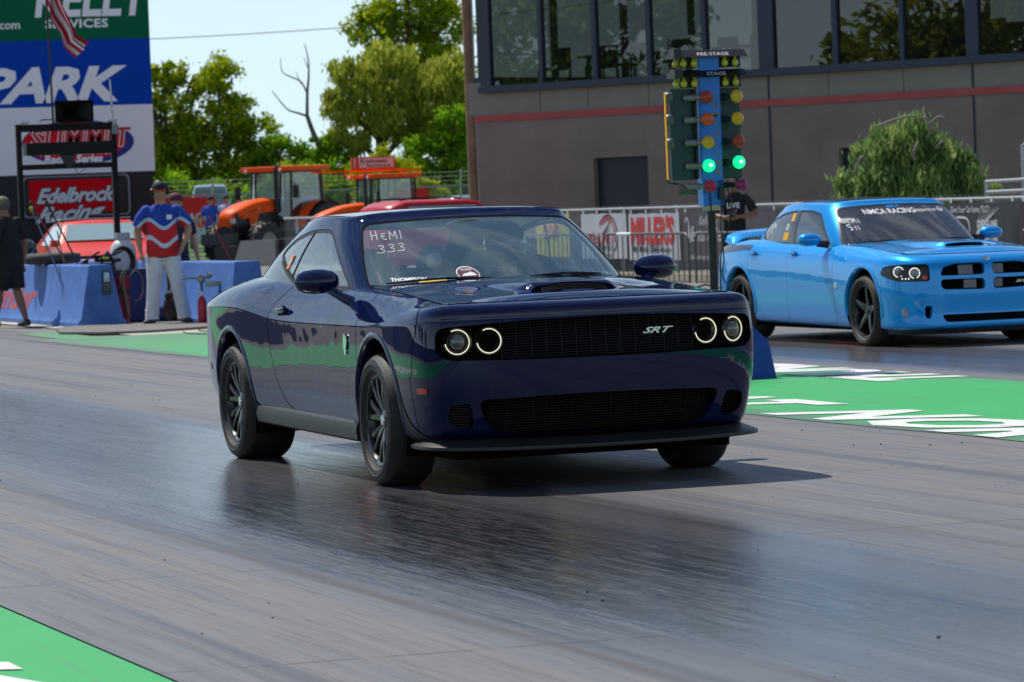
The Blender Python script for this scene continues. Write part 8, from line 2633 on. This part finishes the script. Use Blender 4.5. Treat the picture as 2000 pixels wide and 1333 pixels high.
# ------------------------------------------------------------------ orange tractors
P_or = mat('tractor_orange', (0.95, 0.105, 0.004, 1), .5, spec=.25)
M_tglass = glass_mat('tractor_glass', (0.62, 0.76, 0.76, 1), .10)
def tractor(label, loc, rz):
    t = thing('tractor', label, 'tractor', loc, rz, 'orange tractors parked by the rear fence')
    # bonnet: side profile (x,z), front at +x
    prof = smooth2([(2.15, 1.02), (2.16, 1.25), (2.05, 1.42), (1.75, 1.55), (1.3, 1.68), (.75, 1.74), (.45, 1.74)], 4)
    mb = MB(); vs = []; fs = []
    for x, z in prof:
        w = .36 if x < 1.9 else .36-.12*(x-1.9)/.26
        for b, dz in ((-1, -.20), (-.97, -.06), (-.7, 0), (0, .03), (.7, 0), (.97, -.06), (1, -.20)):
            vs.append((x, b*w, z+dz))
    m_ = 7
    for i in range(len(prof)-1):
        for k in range(6): fs.append((i*m_+k, i*m_+k+1, (i+1)*m_+k+1, (i+1)*m_+k))
    mb.add(vs, fs); mb.build('bonnet', P_or, t, smooth=2)
    for s in (-1, 1):
        mb = MB(); y = s*.365
        mb.prism([(1.95, 1.22), (1.75, 1.36), (1.0, 1.52), (.5, 1.55), (.5, 1.42), (1.25, 1.36), (1.35, .78), (1.48, .78), (1.62, 1.25)], y-.02, y+.02, 'y'); mb.build('side_panel', P_or, t)
    mb = MB(); mb.rbox(.45, 2.05, -.33, .33, .62, 1.40, .04); mb.build('engine_housing', M_blackmat, t, smooth=.6)
    mb = MB(); mb.rbox(2.02, 2.14, -.30, .30, .75, 1.12, .03); mb.build('grille', M_blackmat, t)
    for s in (-1, 1):
        mb = MB(); mb.rbox(1.98, 2.16, s*.20-.11, s*.20+.11, 1.10, 1.24, .03); mb.build('headlight', mat('bg_lamp', G3(.5), .2, coat=1), t, smooth=.8)
    # front weights / box
    mb = MB(); mb.rbox(2.15, 2.55, -.50, .50, .55, .85, .03); mb.build('front_weight', mat('weight_grey', (.06, .07, .07, 1), .6), t)
    mb = MB(); mb.rbox(-.9, .5, -.30, .30, .45, .85, .05); mb.build('chassis', M_blackmat, t)
    # cab
    zb, zt = 1.15, 2.48
    fp = [(.50, .42), (.38, .74), (-.75, .78), (-.95, .70)]   # floor corner x, y
    tp = [(.42, .46), (.28, .70), (-.75, .74), (-.92, .66)]
    for s in (-1, 1):
        for (a, b), (c, d) in zip(fp, tp):
            mb = MB(); mb.tube([(a, s*b, zb-.25), (c, s*d, zt)], .032, 8); mb.build('cab_pillar', M_blackmat, t, smooth=1)
        q = [(.38, .76, zb-.2), (-.75, .80, zb), (-.75, .76, zt-.03), (.28, .72, zt-.03)]
        mb = MB(); mb.add([(x, s*y, z) for x, y, z in q], [(0, 1, 2, 3)]); mb.build('side_glass', M_tglass, t, fix=False)
    mb = MB(); mb.add([(.52, -.42, 1.45), (.52, .42, 1.45), (.42, .45, zt-.02), (.42, -.45, zt-.02)], [(0, 1, 2, 3)])
    for s in (-1, 1): mb.add([(.52, s*.42, 1.30), (.38, s*.75, 1.1), (.28, s*.71, zt-.02), (.42, s*.46, zt-.02)], [(0, 1, 2, 3)])
    mb.build('windscreen', M_tglass, t, fix=False)
    mb = MB(); mb.add([(-.95, -.68, 1.3), (-.95, .68, 1.3), (-.92, .64, zt), (-.92, -.64, zt)], [(0, 1, 2, 3)]); mb.build('rear_glass', M_tglass, t, fix=False)
    mb = MB(); mb.rbox(-1.10, .62, -.84, .84, 2.48, 2.62, .06); mb.build('cab_roof', P_or, t, smooth=1)
    mb = MB(); mb.rbox(-.9, .35, -.72, .72, 2.44, 2.49, .01); mb.build('roof_lining', M_blackmat, t)
    for s in (-1, 1):
        for x in (.62,):
            mb = MB(); mb.sphere((x, s*.62, 2.50), .06, 10, 0, (.6, 1.2, .9)); mb.build('work_light', mat('bg_lamp', G3(.5), .2, coat=1), t, smooth=2)
        mb = MB(); mb.tube([(.35, s*.72, 2.2), (.50, s*1.05, 2.15), (.50, s*1.05, 1.75)], .015, 6); mb.rbox(.47, .53, s*1.05-.09, s*1.05+.09, 1.75, 2.1, .02); mb.build('mirror', M_blackmat, t, smooth=.8)
    mb = MB(); mb.tube([(.62, .45, 1.4), (.62, .45, 2.45), (.60, .48, 2.60), (.52, .50, 2.66)], [.055, .055, .05, .045], 10); mb.build('exhaust', M_blackmat, t, smooth=1)
    mb = MB(); mb.rbox(-.55, -.1, -.25, .25, 1.15, 1.35, .04); mb.rbox(-.60, -.48, -.25, .25, 1.3, 1.95, .04); mb.build('seat', M_darkint, t, smooth=.8)
    mb = MB(); mb.lathe([(.17, -.012), (.185, 0), (.17, .012), (.16, 0)], 22, 0, Matrix.Translation((.12, 0, 1.62)) @ Matrix.Rotation(math.radians(-35), 4, 'Y'), closed=True); mb.tube([(.3, 0, 1.3), (.14, 0, 1.6)], .03, 8); mb.build('steering_wheel', M_blackmat, t, smooth=1)
    mb = MB(); mb.rbox(.15, .45, -.3, .3, 1.2, 1.55, .04); mb.build('dashboard', M_darkint, t)
    for s in (-1, 1):
        # rear fender
        mb = MB(); vs = []; fs = []
        for i in range(15):
            a = math.radians(10+150*i/14)
            for y in (s*.72, s*1.12): vs.append((-.62+.88*math.cos(a), y, .80+.88*math.sin(a)))
        for i in range(14): fs.append((2*i, 2*i+1, 2*i+3, 2*i+2))
        mb.add(vs, fs); mb.build('rear_fender', P_or, t, smooth=1)
        for x, r_, w in ((-.62, .80, .46), (1.45, .56, .34)):
            T = Matrix.Translation((x, s*(1.0 if r_ > .7 else .78), r_)) @ Matrix.Rotation(PI/2, 4, 'X')
            mb = MB(); mb.lathe([(r_*.55, -w/2), (r_*.8, -w/2-.02), (r_*.95, -w/2), (r_, -w/2+.05), (r_, w/2-.05), (r_*.95, w/2), (r_*.8, w/2+.02), (r_*.55, w/2), (r_*.53, 0)], 32, 0, T, closed=True)
            for k in range(20):
                a = 2*PI*k/20
                for q in (-1, 1):
                    c_ = Vector(((r_+.01)*math.cos(a+.08*q), (r_+.01)*math.sin(a+.08*q), q*w*.22))
                    M2 = T @ Matrix.Translation(c_) @ Matrix.Rotation(a, 4, 'Z') @ Matrix.Rotation(q*.6, 4, 'X')
                    mb.box(-.03, .03, -.025, .025, -w*.25, w*.25, 0, M2)
            w_ = mb.build('wheel', M_tyre, t, smooth=.7)
            mb = MB(); mb.lathe([(.0005, -.05), (r_*.3, -.06), (r_*.5, -w*.35), (r_*.55, -w*.42), (r_*.55, w*.42), (r_*.5, w*.35), (r_*.3, .06), (.0005, .05)], 28, 0, T); mb.build('rim', mat('tractor_rim', (.35, .36, .33, 1), .5), w_, smooth=.8)
    mb = MB(); mb.tube([(.9, 0, 1.72), (.9, 0, 1.74)], .02, 6)
    return t
T1 = tractor('orange cab tractor standing left of its twin, nearest the red banner', (-88.6, 22.55, 0), math.radians(-58)); T1.scale = (1.06, 1.06, 1.03)
T2_ = tractor('orange cab tractor on the right, carrying a dealer sign on its roof rack', (-81.3, 23.25, 0), math.radians(-80)); T2_.scale = (.89, .89, .89)
ds = thing('dealer_sign', 'red-framed white dealer sign on a rack above the right tractor', 'sign', (-81.5, 23.2, 2.33))
mb = MB(); mb.tube([(-.3, -1.6, .10), (-.1, 1.4, .10)], .03, 6); mb.tube([(-.2, -.7, 0), (-.2, -.7, .12)], .03, 6); mb.tube([(-.1, .8, 0), (-.1, .8, .12)], .03, 6); mb.build('rack', P_or, ds, smooth=1)
mb = MB(); mb.box(-.05, .05, -.58, .62, .13, .46); mb.build('board', mat('sign_red_frame', (.6, .03, .01, 1), .5), ds)
mb = MB(); mb.box(.05, .06, -.53, .57, .165, .43); mb.build('board_face', mat('sign_pinkish_white', (.62, .45, .42, 1), .5), ds)
mb = MB(); text_on(mb, 'Krystowski', (.064, -.34, .30), (0, 1, 0), (0, 0, 1), size=.155, bold=.003, xs=1.05); text_on(mb, 'TRACTOR SALES', (.064, -.18, .19), (0, 1, 0), (0, 0, 1), size=.09, bold=.002); mb.build('board_print', mat('sign_dark_print', (.06, .01, .01, 1), .5), ds)
mb = MB(); mb.prism([(-.50, .17), (-.38, .17), (-.40, .43), (-.46, .43)], .061, .066, 'x'); mb.build('board_mark', mat('sign_red_frame', (.6, .03, .01, 1), .5), ds)
# grey drop-box implement in front of the left tractor
gb = thing('track_drag', 'grey rubber-skirted box implement standing before the left tractor', 'implement', (-84.5, 20.75, 0), math.radians(-30))
mb = MB(); mb.add([(-.5, -.45, .0), (.5, -.55, 0), (.5, .65, 0), (-.5, .65, 0), (-.4, -.4, .68), (.15, -.42, .68), (.15, .55, .68), (-.4, .55, .68)], [(0, 3, 2, 1), (4, 5, 6, 7), (0, 1, 5, 4), (1, 2, 6, 5), (2, 3, 7, 6), (3, 0, 4, 7)])
mb.build('box', mat('grey_skirt_box', (.20, .21, .20, 1), .7, noise=.15), gb)
for q in ((-.55, .2, -1.15, -.5, .10, .55, .03), (-.6, -.1, .6, 1.5, .0, .7, .05)):
    mb = MB(); mb.rbox(*q); mb.build('side_bin', mat('dark_bin', G3(.03), .6), gb)
# small open utility cart with a steering wheel
uc = thing('utility_cart', 'small maroon utility vehicle with an open steering wheel and orange beacon', 'cart', (-66, 13.1, 0), math.radians(-40))
mb = MB(); mb.rbox(-.9, .9, -.55, .55, .35, .75, .08); mb.rbox(.2, .85, -.5, .5, .7, .98, .1); mb.build('body', mat('maroon_paint', (.12, .012, .02, 1), .4, coat=.5), uc, smooth=.8)
mb = MB(); mb.rbox(-.7, -.1, -.5, .5, .75, .90, .05); mb.rbox(-.8, -.65, -.5, .5, .85, 1.25, .05); mb.build('seat', M_blackmat, uc, smooth=.8)
mb = MB(); mb.lathe([(.20, -.014), (.215, 0), (.20, .014), (.19, 0)], 26, 0, Matrix.Translation((.05, -.1, 1.18)) @ Matrix.Rotation(math.radians(-60), 4, 'Y'), closed=True); mb.tube([(.3, -.1, .9), (.06, -.1, 1.18)], .025, 8); mb.build('steering_wheel', M_blackmat, uc, smooth=1)
mb = MB(); mb.tube([(.5, .35, .95), (.5, .35, 1.32)], .014, 6); mb.sphere((.5, .35, 1.36), .035, 10, 0, (1, 1, 1.5)); mb.build('beacon', mat('orange_lamp', H('#e2601a'), .3), uc, smooth=2)
for s in (-1, 1):
    for x in (-.6, .65):
        mb = MB(); mb.lathe([(.14, -.09), (.24, -.10), (.26, 0), (.24, .10), (.14, .09), (.0005, .05), (.0005, -.05)], 22, 0, Matrix.Translation((x, s*.55, .26)) @ Matrix.Rotation(PI/2, 4, 'X'), closed=True); mb.build('wheel', M_tyre, uc, smooth=1)
rp = rod('thin red pole standing against the grey implement', 'pole', (-31.5, 6.40, .82), (-31.5, 6.12, 1.42), .012, M_redpole)

# ------------------------------------------------------------------ trees
def leaf_mat(name, c0, c1, c2, sc=.35):
    m = bpy.data.materials.new(name); m.use_nodes = True; nt = m.node_tree; nt.nodes.clear()
    out = nt.nodes.new('ShaderNodeOutputMaterial'); mx = nt.nodes.new('ShaderNodeMixShader'); d = nt.nodes.new('ShaderNodeBsdfDiffuse'); tl = nt.nodes.new('ShaderNodeBsdfTranslucent')
    tc = nt.nodes.new('ShaderNodeTexCoord'); n1 = noise_node(nt, tc.outputs['Object'], sc, 4, .6); n2 = noise_node(nt, tc.outputs['Object'], 3.0, 2, .6)
    c = mixc(nt, rng(nt, n1, .38, .62), c0, c1); c = mixc(nt, rng(nt, n2, .45, .75), c, c2)
    nt.links.new(c, d.inputs[0]); nt.links.new(c, tl.inputs[0]); mx.inputs[0].default_value = .50
    nt.links.new(d.outputs[0], mx.inputs[1]); nt.links.new(tl.outputs[0], mx.inputs[2]); nt.links.new(mx.outputs[0], out.inputs[0])
    MATS[name] = m; return m
M_bark = mat('bark', (.085, .065, .05, 1), .9, noise=.3, nscale=2)
M_lf_dark = leaf_mat('leaves_dark', (.17, .27, .014, 1), (.36, .44, .016, 1), (.54, .54, .02, 1))
M_lf_mid = leaf_mat('leaves_mid', (.13, .31, .014, 1), (.26, .46, .022, 1), (.42, .54, .03, 1))
M_lf_olive = leaf_mat('leaves_olive', (.28, .35, .05, 1), (.43, .46, .06, 1), (.56, .54, .08, 1))
M_lf_yel = leaf_mat('leaves_yellow', (.34, .42, .02, 1), (.44, .48, .02, 1), (.5, .5, .02, 1))
M_lf_con = leaf_mat('needles_green', (.13, .24, .08, 1), (.28, .40, .12, 1), (.46, .56, .19, 1), .8)
def leaves(mb, blobs, n, size, rs, droop=0.0, elong=1.0):
    vol = [a*b*c for (_, (a, b, c)) in blobs]; tot = sum(v**.67 for v in vol)
    for (c, (a, b, d)), v in zip(blobs, vol):
        k = int(n*(v**.67)/tot)
        # sub-clumps over the lobe's surface leave gaps between them
        subs = []
        for _ in range(max(5, int(k/90))):
            th = rs.uniform(0, 2*PI); ph = math.acos(rs.uniform(-1, 1)); r_ = rs.uniform(.55, 1.0)
            subs.append((c[0]+a*r_*math.sin(ph)*math.cos(th), c[1]+b*r_*math.sin(ph)*math.sin(th), c[2]+d*r_*math.cos(ph)))
        sr = .36*(a*b*d)**(1/3)
        for _ in range(k):
            s0 = subs[rs.randrange(len(subs))]
            g = [rs.gauss(0, .5)*sr for _ in range(3)]
            p = Vector((s0[0]+g[0], s0[1]+g[1], s0[2]+g[2]*.8-abs(rs.gauss(0, 1))*droop*sr))
            ax = Vector((rs.gauss(0, 1), rs.gauss(0, 1), rs.gauss(0, 1)+.6)).normalized()
            u = ax.orthogonal().normalized(); w = ax.cross(u)
            an_ = rs.uniform(0, 2*PI); u2 = u*math.cos(an_)+w*math.sin(an_); w2 = ax.cross(u2)
            if droop > 0: u2 = (u2*.45+Vector((0, 0, -1))).normalized(); w2 = ax.cross(u2).normalized()
            s = size*rs.uniform(.6, 1.3)
            mb.v += [tuple(p-u2*s*elong), tuple(p+w2*s*.5), tuple(p+u2*s*elong), tuple(p-w2*s*.5)]
            o = len(mb.v)-4; mb.f.append((o, o+1, o+2, o+3)); mb.m.append(0)
def tree(name, label, loc, H_, trunk_r, blobs, m, n, size, seed, limbs=True, group='trees beyond the rear fence', droop=0, elong=1.0, cat='tree'):
    rs = random.Random(seed)
    t = thing(name, label, cat, loc, 0, group)
    mb = MB(); leaves(mb, blobs, n, size, rs, droop, elong)
    o = mb.build('crown', m, t, fix=False)
    mb = MB()
    top = max(b[0][2] for b in blobs)
    mb.tube(smooth2([(0, 0, -.1), (.1, .1, H_*.2), (-.1, .15, H_*.42), (.1, 0, H_*.66)], 4), [trunk_r*(1-.035*i) for i in range(13)], 9)
    if limbs:
        for (c, (a, b, d)) in blobs:
            z0 = min(H_*.55, max(H_*.18, c[2]-1.8*d)); 
            mid = Vector((c[0]*.5, c[1]*.5, (z0+c[2])/2+.2))
            mb.tube(smooth2([(0, .1, z0), tuple(mid), c, (c[0]*1.15, c[1]*1.15, c[2]+d*.5)], 4), [trunk_r*.5*(1-.06*i) for i in range(13)], 6)
            for _ in range(4):
                e = (c[0]+rs.uniform(-a, a)*.9, c[1]+rs.uniform(-b, b)*.9, c[2]+rs.uniform(-.3, .9)*d); mb.tube([c, tuple((Vector(c)+Vector(e))/2+Vector((0, 0, .1))), e], [trunk_r*.18, trunk_r*.12, trunk_r*.05], 4)
    mb.build('trunk', M_bark, t, smooth=1)
    return t
rs0 = random.Random(4)
def blobset(specs): return [((x, y, z), (a, a, c)) for x, y, z, a, c in specs]
tree('broadleaf_tree', 'dark dense broadleaf tree right beside the big sponsor sign', (-174, 39.9, 0), 8, .28, blobset([(0, -.2, 6.2, 1.7, 1.5), (.3, 1.3, 7.9, 1.2, 1.0), (0, -1.0, 8.1, .9, .9), (0, 1.2, 5.0, 1.5, 1.2), (0, -1.2, 4.4, 1.5, 1.3), (0, .2, 3.0, 1.9, 1.1), (.2, .0, 8.6, .7, .7)]), M_lf_dark, 15000, .13, 1)
tree('broadleaf_tree', 'dark broadleaf tree with a sloping right side, left of the dead tree', (-173, 42.7, 0), 8, .26, blobset([(0, -.3, 7.9, 1.3, 1.2), (0, .4, 6.2, 1.5, 1.2), (0, 1.4, 5.3, 1.2, 1.0), (0, -.9, 5.2, 1.4, 1.2), (0, .5, 3.8, 1.9, 1.2), (0, 1.9, 3.7, 1.2, 1.0), (0, -.6, 2.4, 1.7, 1.0)]), M_lf_dark, 15000, .13, 2)
tree('broadleaf_tree', 'low mid-green tree under the dead branches', (-172, 45.6, 0), 5, .2, blobset([(0, -.5, 4.3, 1.2, .9), (0, .7, 3.9, 1.0, .9), (0, 0, 2.6, 1.7, 1.1), (0, 1.3, 2.7, 1.1, .9)]), M_lf_mid, 9000, .12, 3)
tree('olive_tree', 'wide olive-green tree with open crown in the middle of the tree line', (-171.5, 50.2, 0), 9, .36, blobset([(0, -1.3, 8.2, 1.2, .9), (0, .8, 9.0, 1.4, 1.0), (0, -.3, 7.2, 1.5, 1.1), (0, 1.8, 7.3, 1.3, 1.0), (0, -2.0, 6.4, 1.2, .9), (0, .8, 5.8, 1.5, 1.0), (0, -1.5, 5.0, 1.2, .8), (0, 2.3, 5.4, 1.2, .9)]), M_lf_olive, 17000, .115, 4, droop=.35, elong=1.3)
tree('olive_tree', 'taller olive-green tree touching the wooden pole', (-170.5, 53.4, 0), 9, .3, blobset([(0, .2, 8.0, 1.3, 1.1), (0, -.6, 6.8, 1.3, 1.0), (0, .9, 6.2, 1.3, 1.1), (0, 0, 4.9, 1.5, 1.1)]), M_lf_olive, 12000, .115, 5, droop=.3, elong=1.3)
tree('tall_tree', 'tallest dark tree, cut by the top of the photo, behind the olive ones', (-209, 63.5, 0), 16, .5, blobset([(0, 0, 13.5, 2.6, 2.0), (0, -2.2, 12.3, 1.6, 1.2), (0, 2.2, 12.2, 2.0, 1.6), (0, -1.6, 10.4, 1.5, 1.1), (0, .8, 10.0, 2.3, 1.6), (0, 2.6, 9.2, 1.7, 1.4), (0, 0, 15.5, 2.2, 1.5)]), M_lf_dark, 17000, .17, 6)
tree('broadleaf_tree', 'bright green tree low between the olive tree and the pole', (-168, 52.3, 0), 6, .2, blobset([(0, .8, 5.4, 1.0, 1.3), (0, 1.0, 3.6, 1.2, 1.2), (0, -.9, 3.7, 1.3, 1.0), (0, -.3, 2.3, 1.9, 1.1), (0, -2.3, 2.7, 1.2, .8)]), M_lf_mid, 12000, .12, 7)
tree('broadleaf_tree', 'mid-green tree behind the cab of the left tractor', (-172, 47.6, 0), 5, .2, blobset([(0, .2, 4.5, 1.2, .9), (0, -.8, 3.4, 1.2, .9), (0, .9, 3.0, 1.3, .9), (0, 0, 1.9, 1.8, .8)]), M_lf_mid, 9000, .12, 8)
tree('yellow_bush', 'bright yellow-green bush beside the wooden pole', (-128, 38.9, 0), 2.4, .08, blobset([(0, -.1, 2.5, .55, .5), (0, .5, 2.0, .5, .5), (0, -.6, 2.0, .45, .5), (0, 0, 1.4, .8, .6)]), M_lf_yel, 6000, .065, 9, group=None, cat='bush')
tree('yellow_bush', 'yellow-green bush behind the left tractor roof', (-160, 42.6, 0), 3, .1, blobset([(0, 0, 3.2, .8, .8), (0, .9, 2.7, .8, .7), (0, -.8, 2.6, .8, .7), (0, 0, 1.6, 1.2, .8)]), M_lf_yel, 5000, .09, 61, group=None, cat='bush')
tree('yellow_bush', 'yellow-green bush behind the dealer sign', (-160, 46.9, 0), 3, .1, blobset([(0, 0, 3.6, .9, .8), (0, .9, 2.9, .9, .8), (0, -.9, 3.0, .9, .8), (0, 0, 1.8, 1.4, .9)]), M_lf_yel, 6000, .09, 62, group=None, cat='bush')
hd_ = thing('hedge_line', 'uneven belt of green undergrowth at the foot of the tree line', 'undergrowth', (-168, 46, 0)); hd_['kind'] = 'stuff'
rs = random.Random(12); mb = MB()
bl = [((rs.uniform(-1, 1), -9+18*i/17, rs.uniform(1.2, 2.4)), (1.1, 1.1, rs.uniform(1.0, 1.8))) for i in range(20)]
leaves(mb, bl, 26000, .12, rs); hm = mb.build('undergrowth', M_lf_mid, hd_, fix=False); hm['kind'] = 'stuff'
# dead tree
dt = thing('dead_tree', 'bare dead tree with two forked limbs against the sky', 'tree', (-171.5, 47.3, 0), 0, 'trees beyond the rear fence')
mb = MB()
def br(pts, r0, r1):
    P3 = smooth2([(0, y, z) for y, z in pts], 5); n = len(P3); mb.tube(P3, [r0+(r1-r0)*i/(n-1) for i in range(n)], 7)
br([(.35, 0), (.25, 2.5), (.05, 4.0), (-.45, 5.2), (-.75, 6.1)], .20, .10)
br([(-.75, 6.1), (-.70, 7.2), (-.60, 8.0), (-.58, 8.9), (-.75, 9.7)], .09, .018)
br([(-.75, 6.1), (-1.2, 6.25), (-1.8, 6.5), (-2.5, 7.4)], .07, .02)
br([(-.70, 7.2), (-1.0, 7.8), (-1.6, 8.1), (-1.95, 8.35), (-2.0, 9.0)], .05, .014)
br([(-1.0, 7.7), (-1.25, 8.3)], .03, .012); br([(-.62, 8.5), (-.8, 9.0)], .03, .012)
br([(1.2, 6.0), (1.0, 6.9), (.6, 7.6)], .03, .01); br([(1.2, 6.2), (.9, 7.4), (1.1, 8.2)], .03, .01)
mb.build('trunk', mat('dead_bark', (.16, .13, .10, 1), .9, noise=.2), dt, smooth=1)
mb = MB(); leaves(mb, [((0, .15, 4.2), (.55, .6, .8)), ((0, .3, 3.0), (.6, .7, .9)), ((0, -.25, 4.9), (.35, .4, .35))], 2600, .11, random.Random(3)); mb.build('ivy', M_lf_mid, dt, fix=False)
# weeping conifer in front of the building
cf = thing('weeping_conifer', 'shaggy weeping conifer in front of the grey building', 'tree', (-42.4, 21.2, 0))
rs = random.Random(21); mb = MB()
bl = [((0, -.1, 2.35), (.55, .55, .35)), ((0, -.75, 2.15), (.55, .6, .35)), ((0, .65, 2.0), (.55, .6, .32)), ((0, -1.3, 1.55), (.45, .45, .35)), ((0, 1.15, 1.72), (.5, .5, .30)), ((0, -.3, 1.6), (.9, .95, .5)), ((0, .7, 1.35), (.9, .9, .5)), ((0, -.9, 1.05), (.7, .8, .5)), ((0, .3, .8), (1.0, 1.3, .6)), ((0, 1.75, 1.45), (.35, .35, .15))]
bl = [((a, b*(1.0-.16*c), c), (d, e*.80, f)) for (a, b, c), (d, e, f) in bl]
leaves(mb, bl, 36000, .040, rs, droop=.8, elong=1.8); mb.build('crown', M_lf_con, cf, fix=False)
mb = MB()
mb.tube(smooth2([(0, 0, 0), (.05, .05, 1.2), (0, .1, 2.0), (.1, .05, 2.62)], 4), [.09-.004*i for i in range(13)], 8)
for q in ([(0, .1, 2.1), (.5, -.1, 2.60), (.6, -.45, 2.62), (.6, -.85, 2.5)], [(0, .1, 2.2), (.6, .0, 2.62), (.65, .08, 2.45), (.62, .05, 2.3)], [(.2, -.2, 1.9), (.65, -.15, 2.2), (.7, -.25, 2.05), (.68, -.22, 1.9)], [(.2, -.9, 1.6), (.6, -1.15, 2.0), (.6, -1.3, 1.75)], [(0, .5, 1.9), (.6, .35, 2.2), (.6, .2, 2.1)], [(0, .1, 2.2), (.5, .3, 2.62), (.5, .5, 2.5)]):
    mb.tube(smooth2(q, 5), .020, 6)
mb.build('trunk', mat('grey_branch', (.24, .21, .18, 1), .8), cf, smooth=1)
# trees across the track that the glass and the paintwork mirror
for k, (x, y, h_, m_) in enumerate(((-52, -78, 13, M_lf_dark), (-70, -82, 15, M_lf_mid), (-34, -80, 11, M_lf_olive), (-92, -80, 14, M_lf_dark))):
    tree('broadleaf_tree', 'tree on the spectator side, mirrored in the tower windows', (x, y, 0), h_, .4, blobset([(0, 0, h_*.75, 4, 3), (3, 1, h_*.6, 3.5, 2.6), (-3, -1, h_*.55, 3.5, 2.6), (0, 0, h_*.4, 4.5, 2.6)]), m_, 5000, .35, 40+k, group='trees on the spectator side')
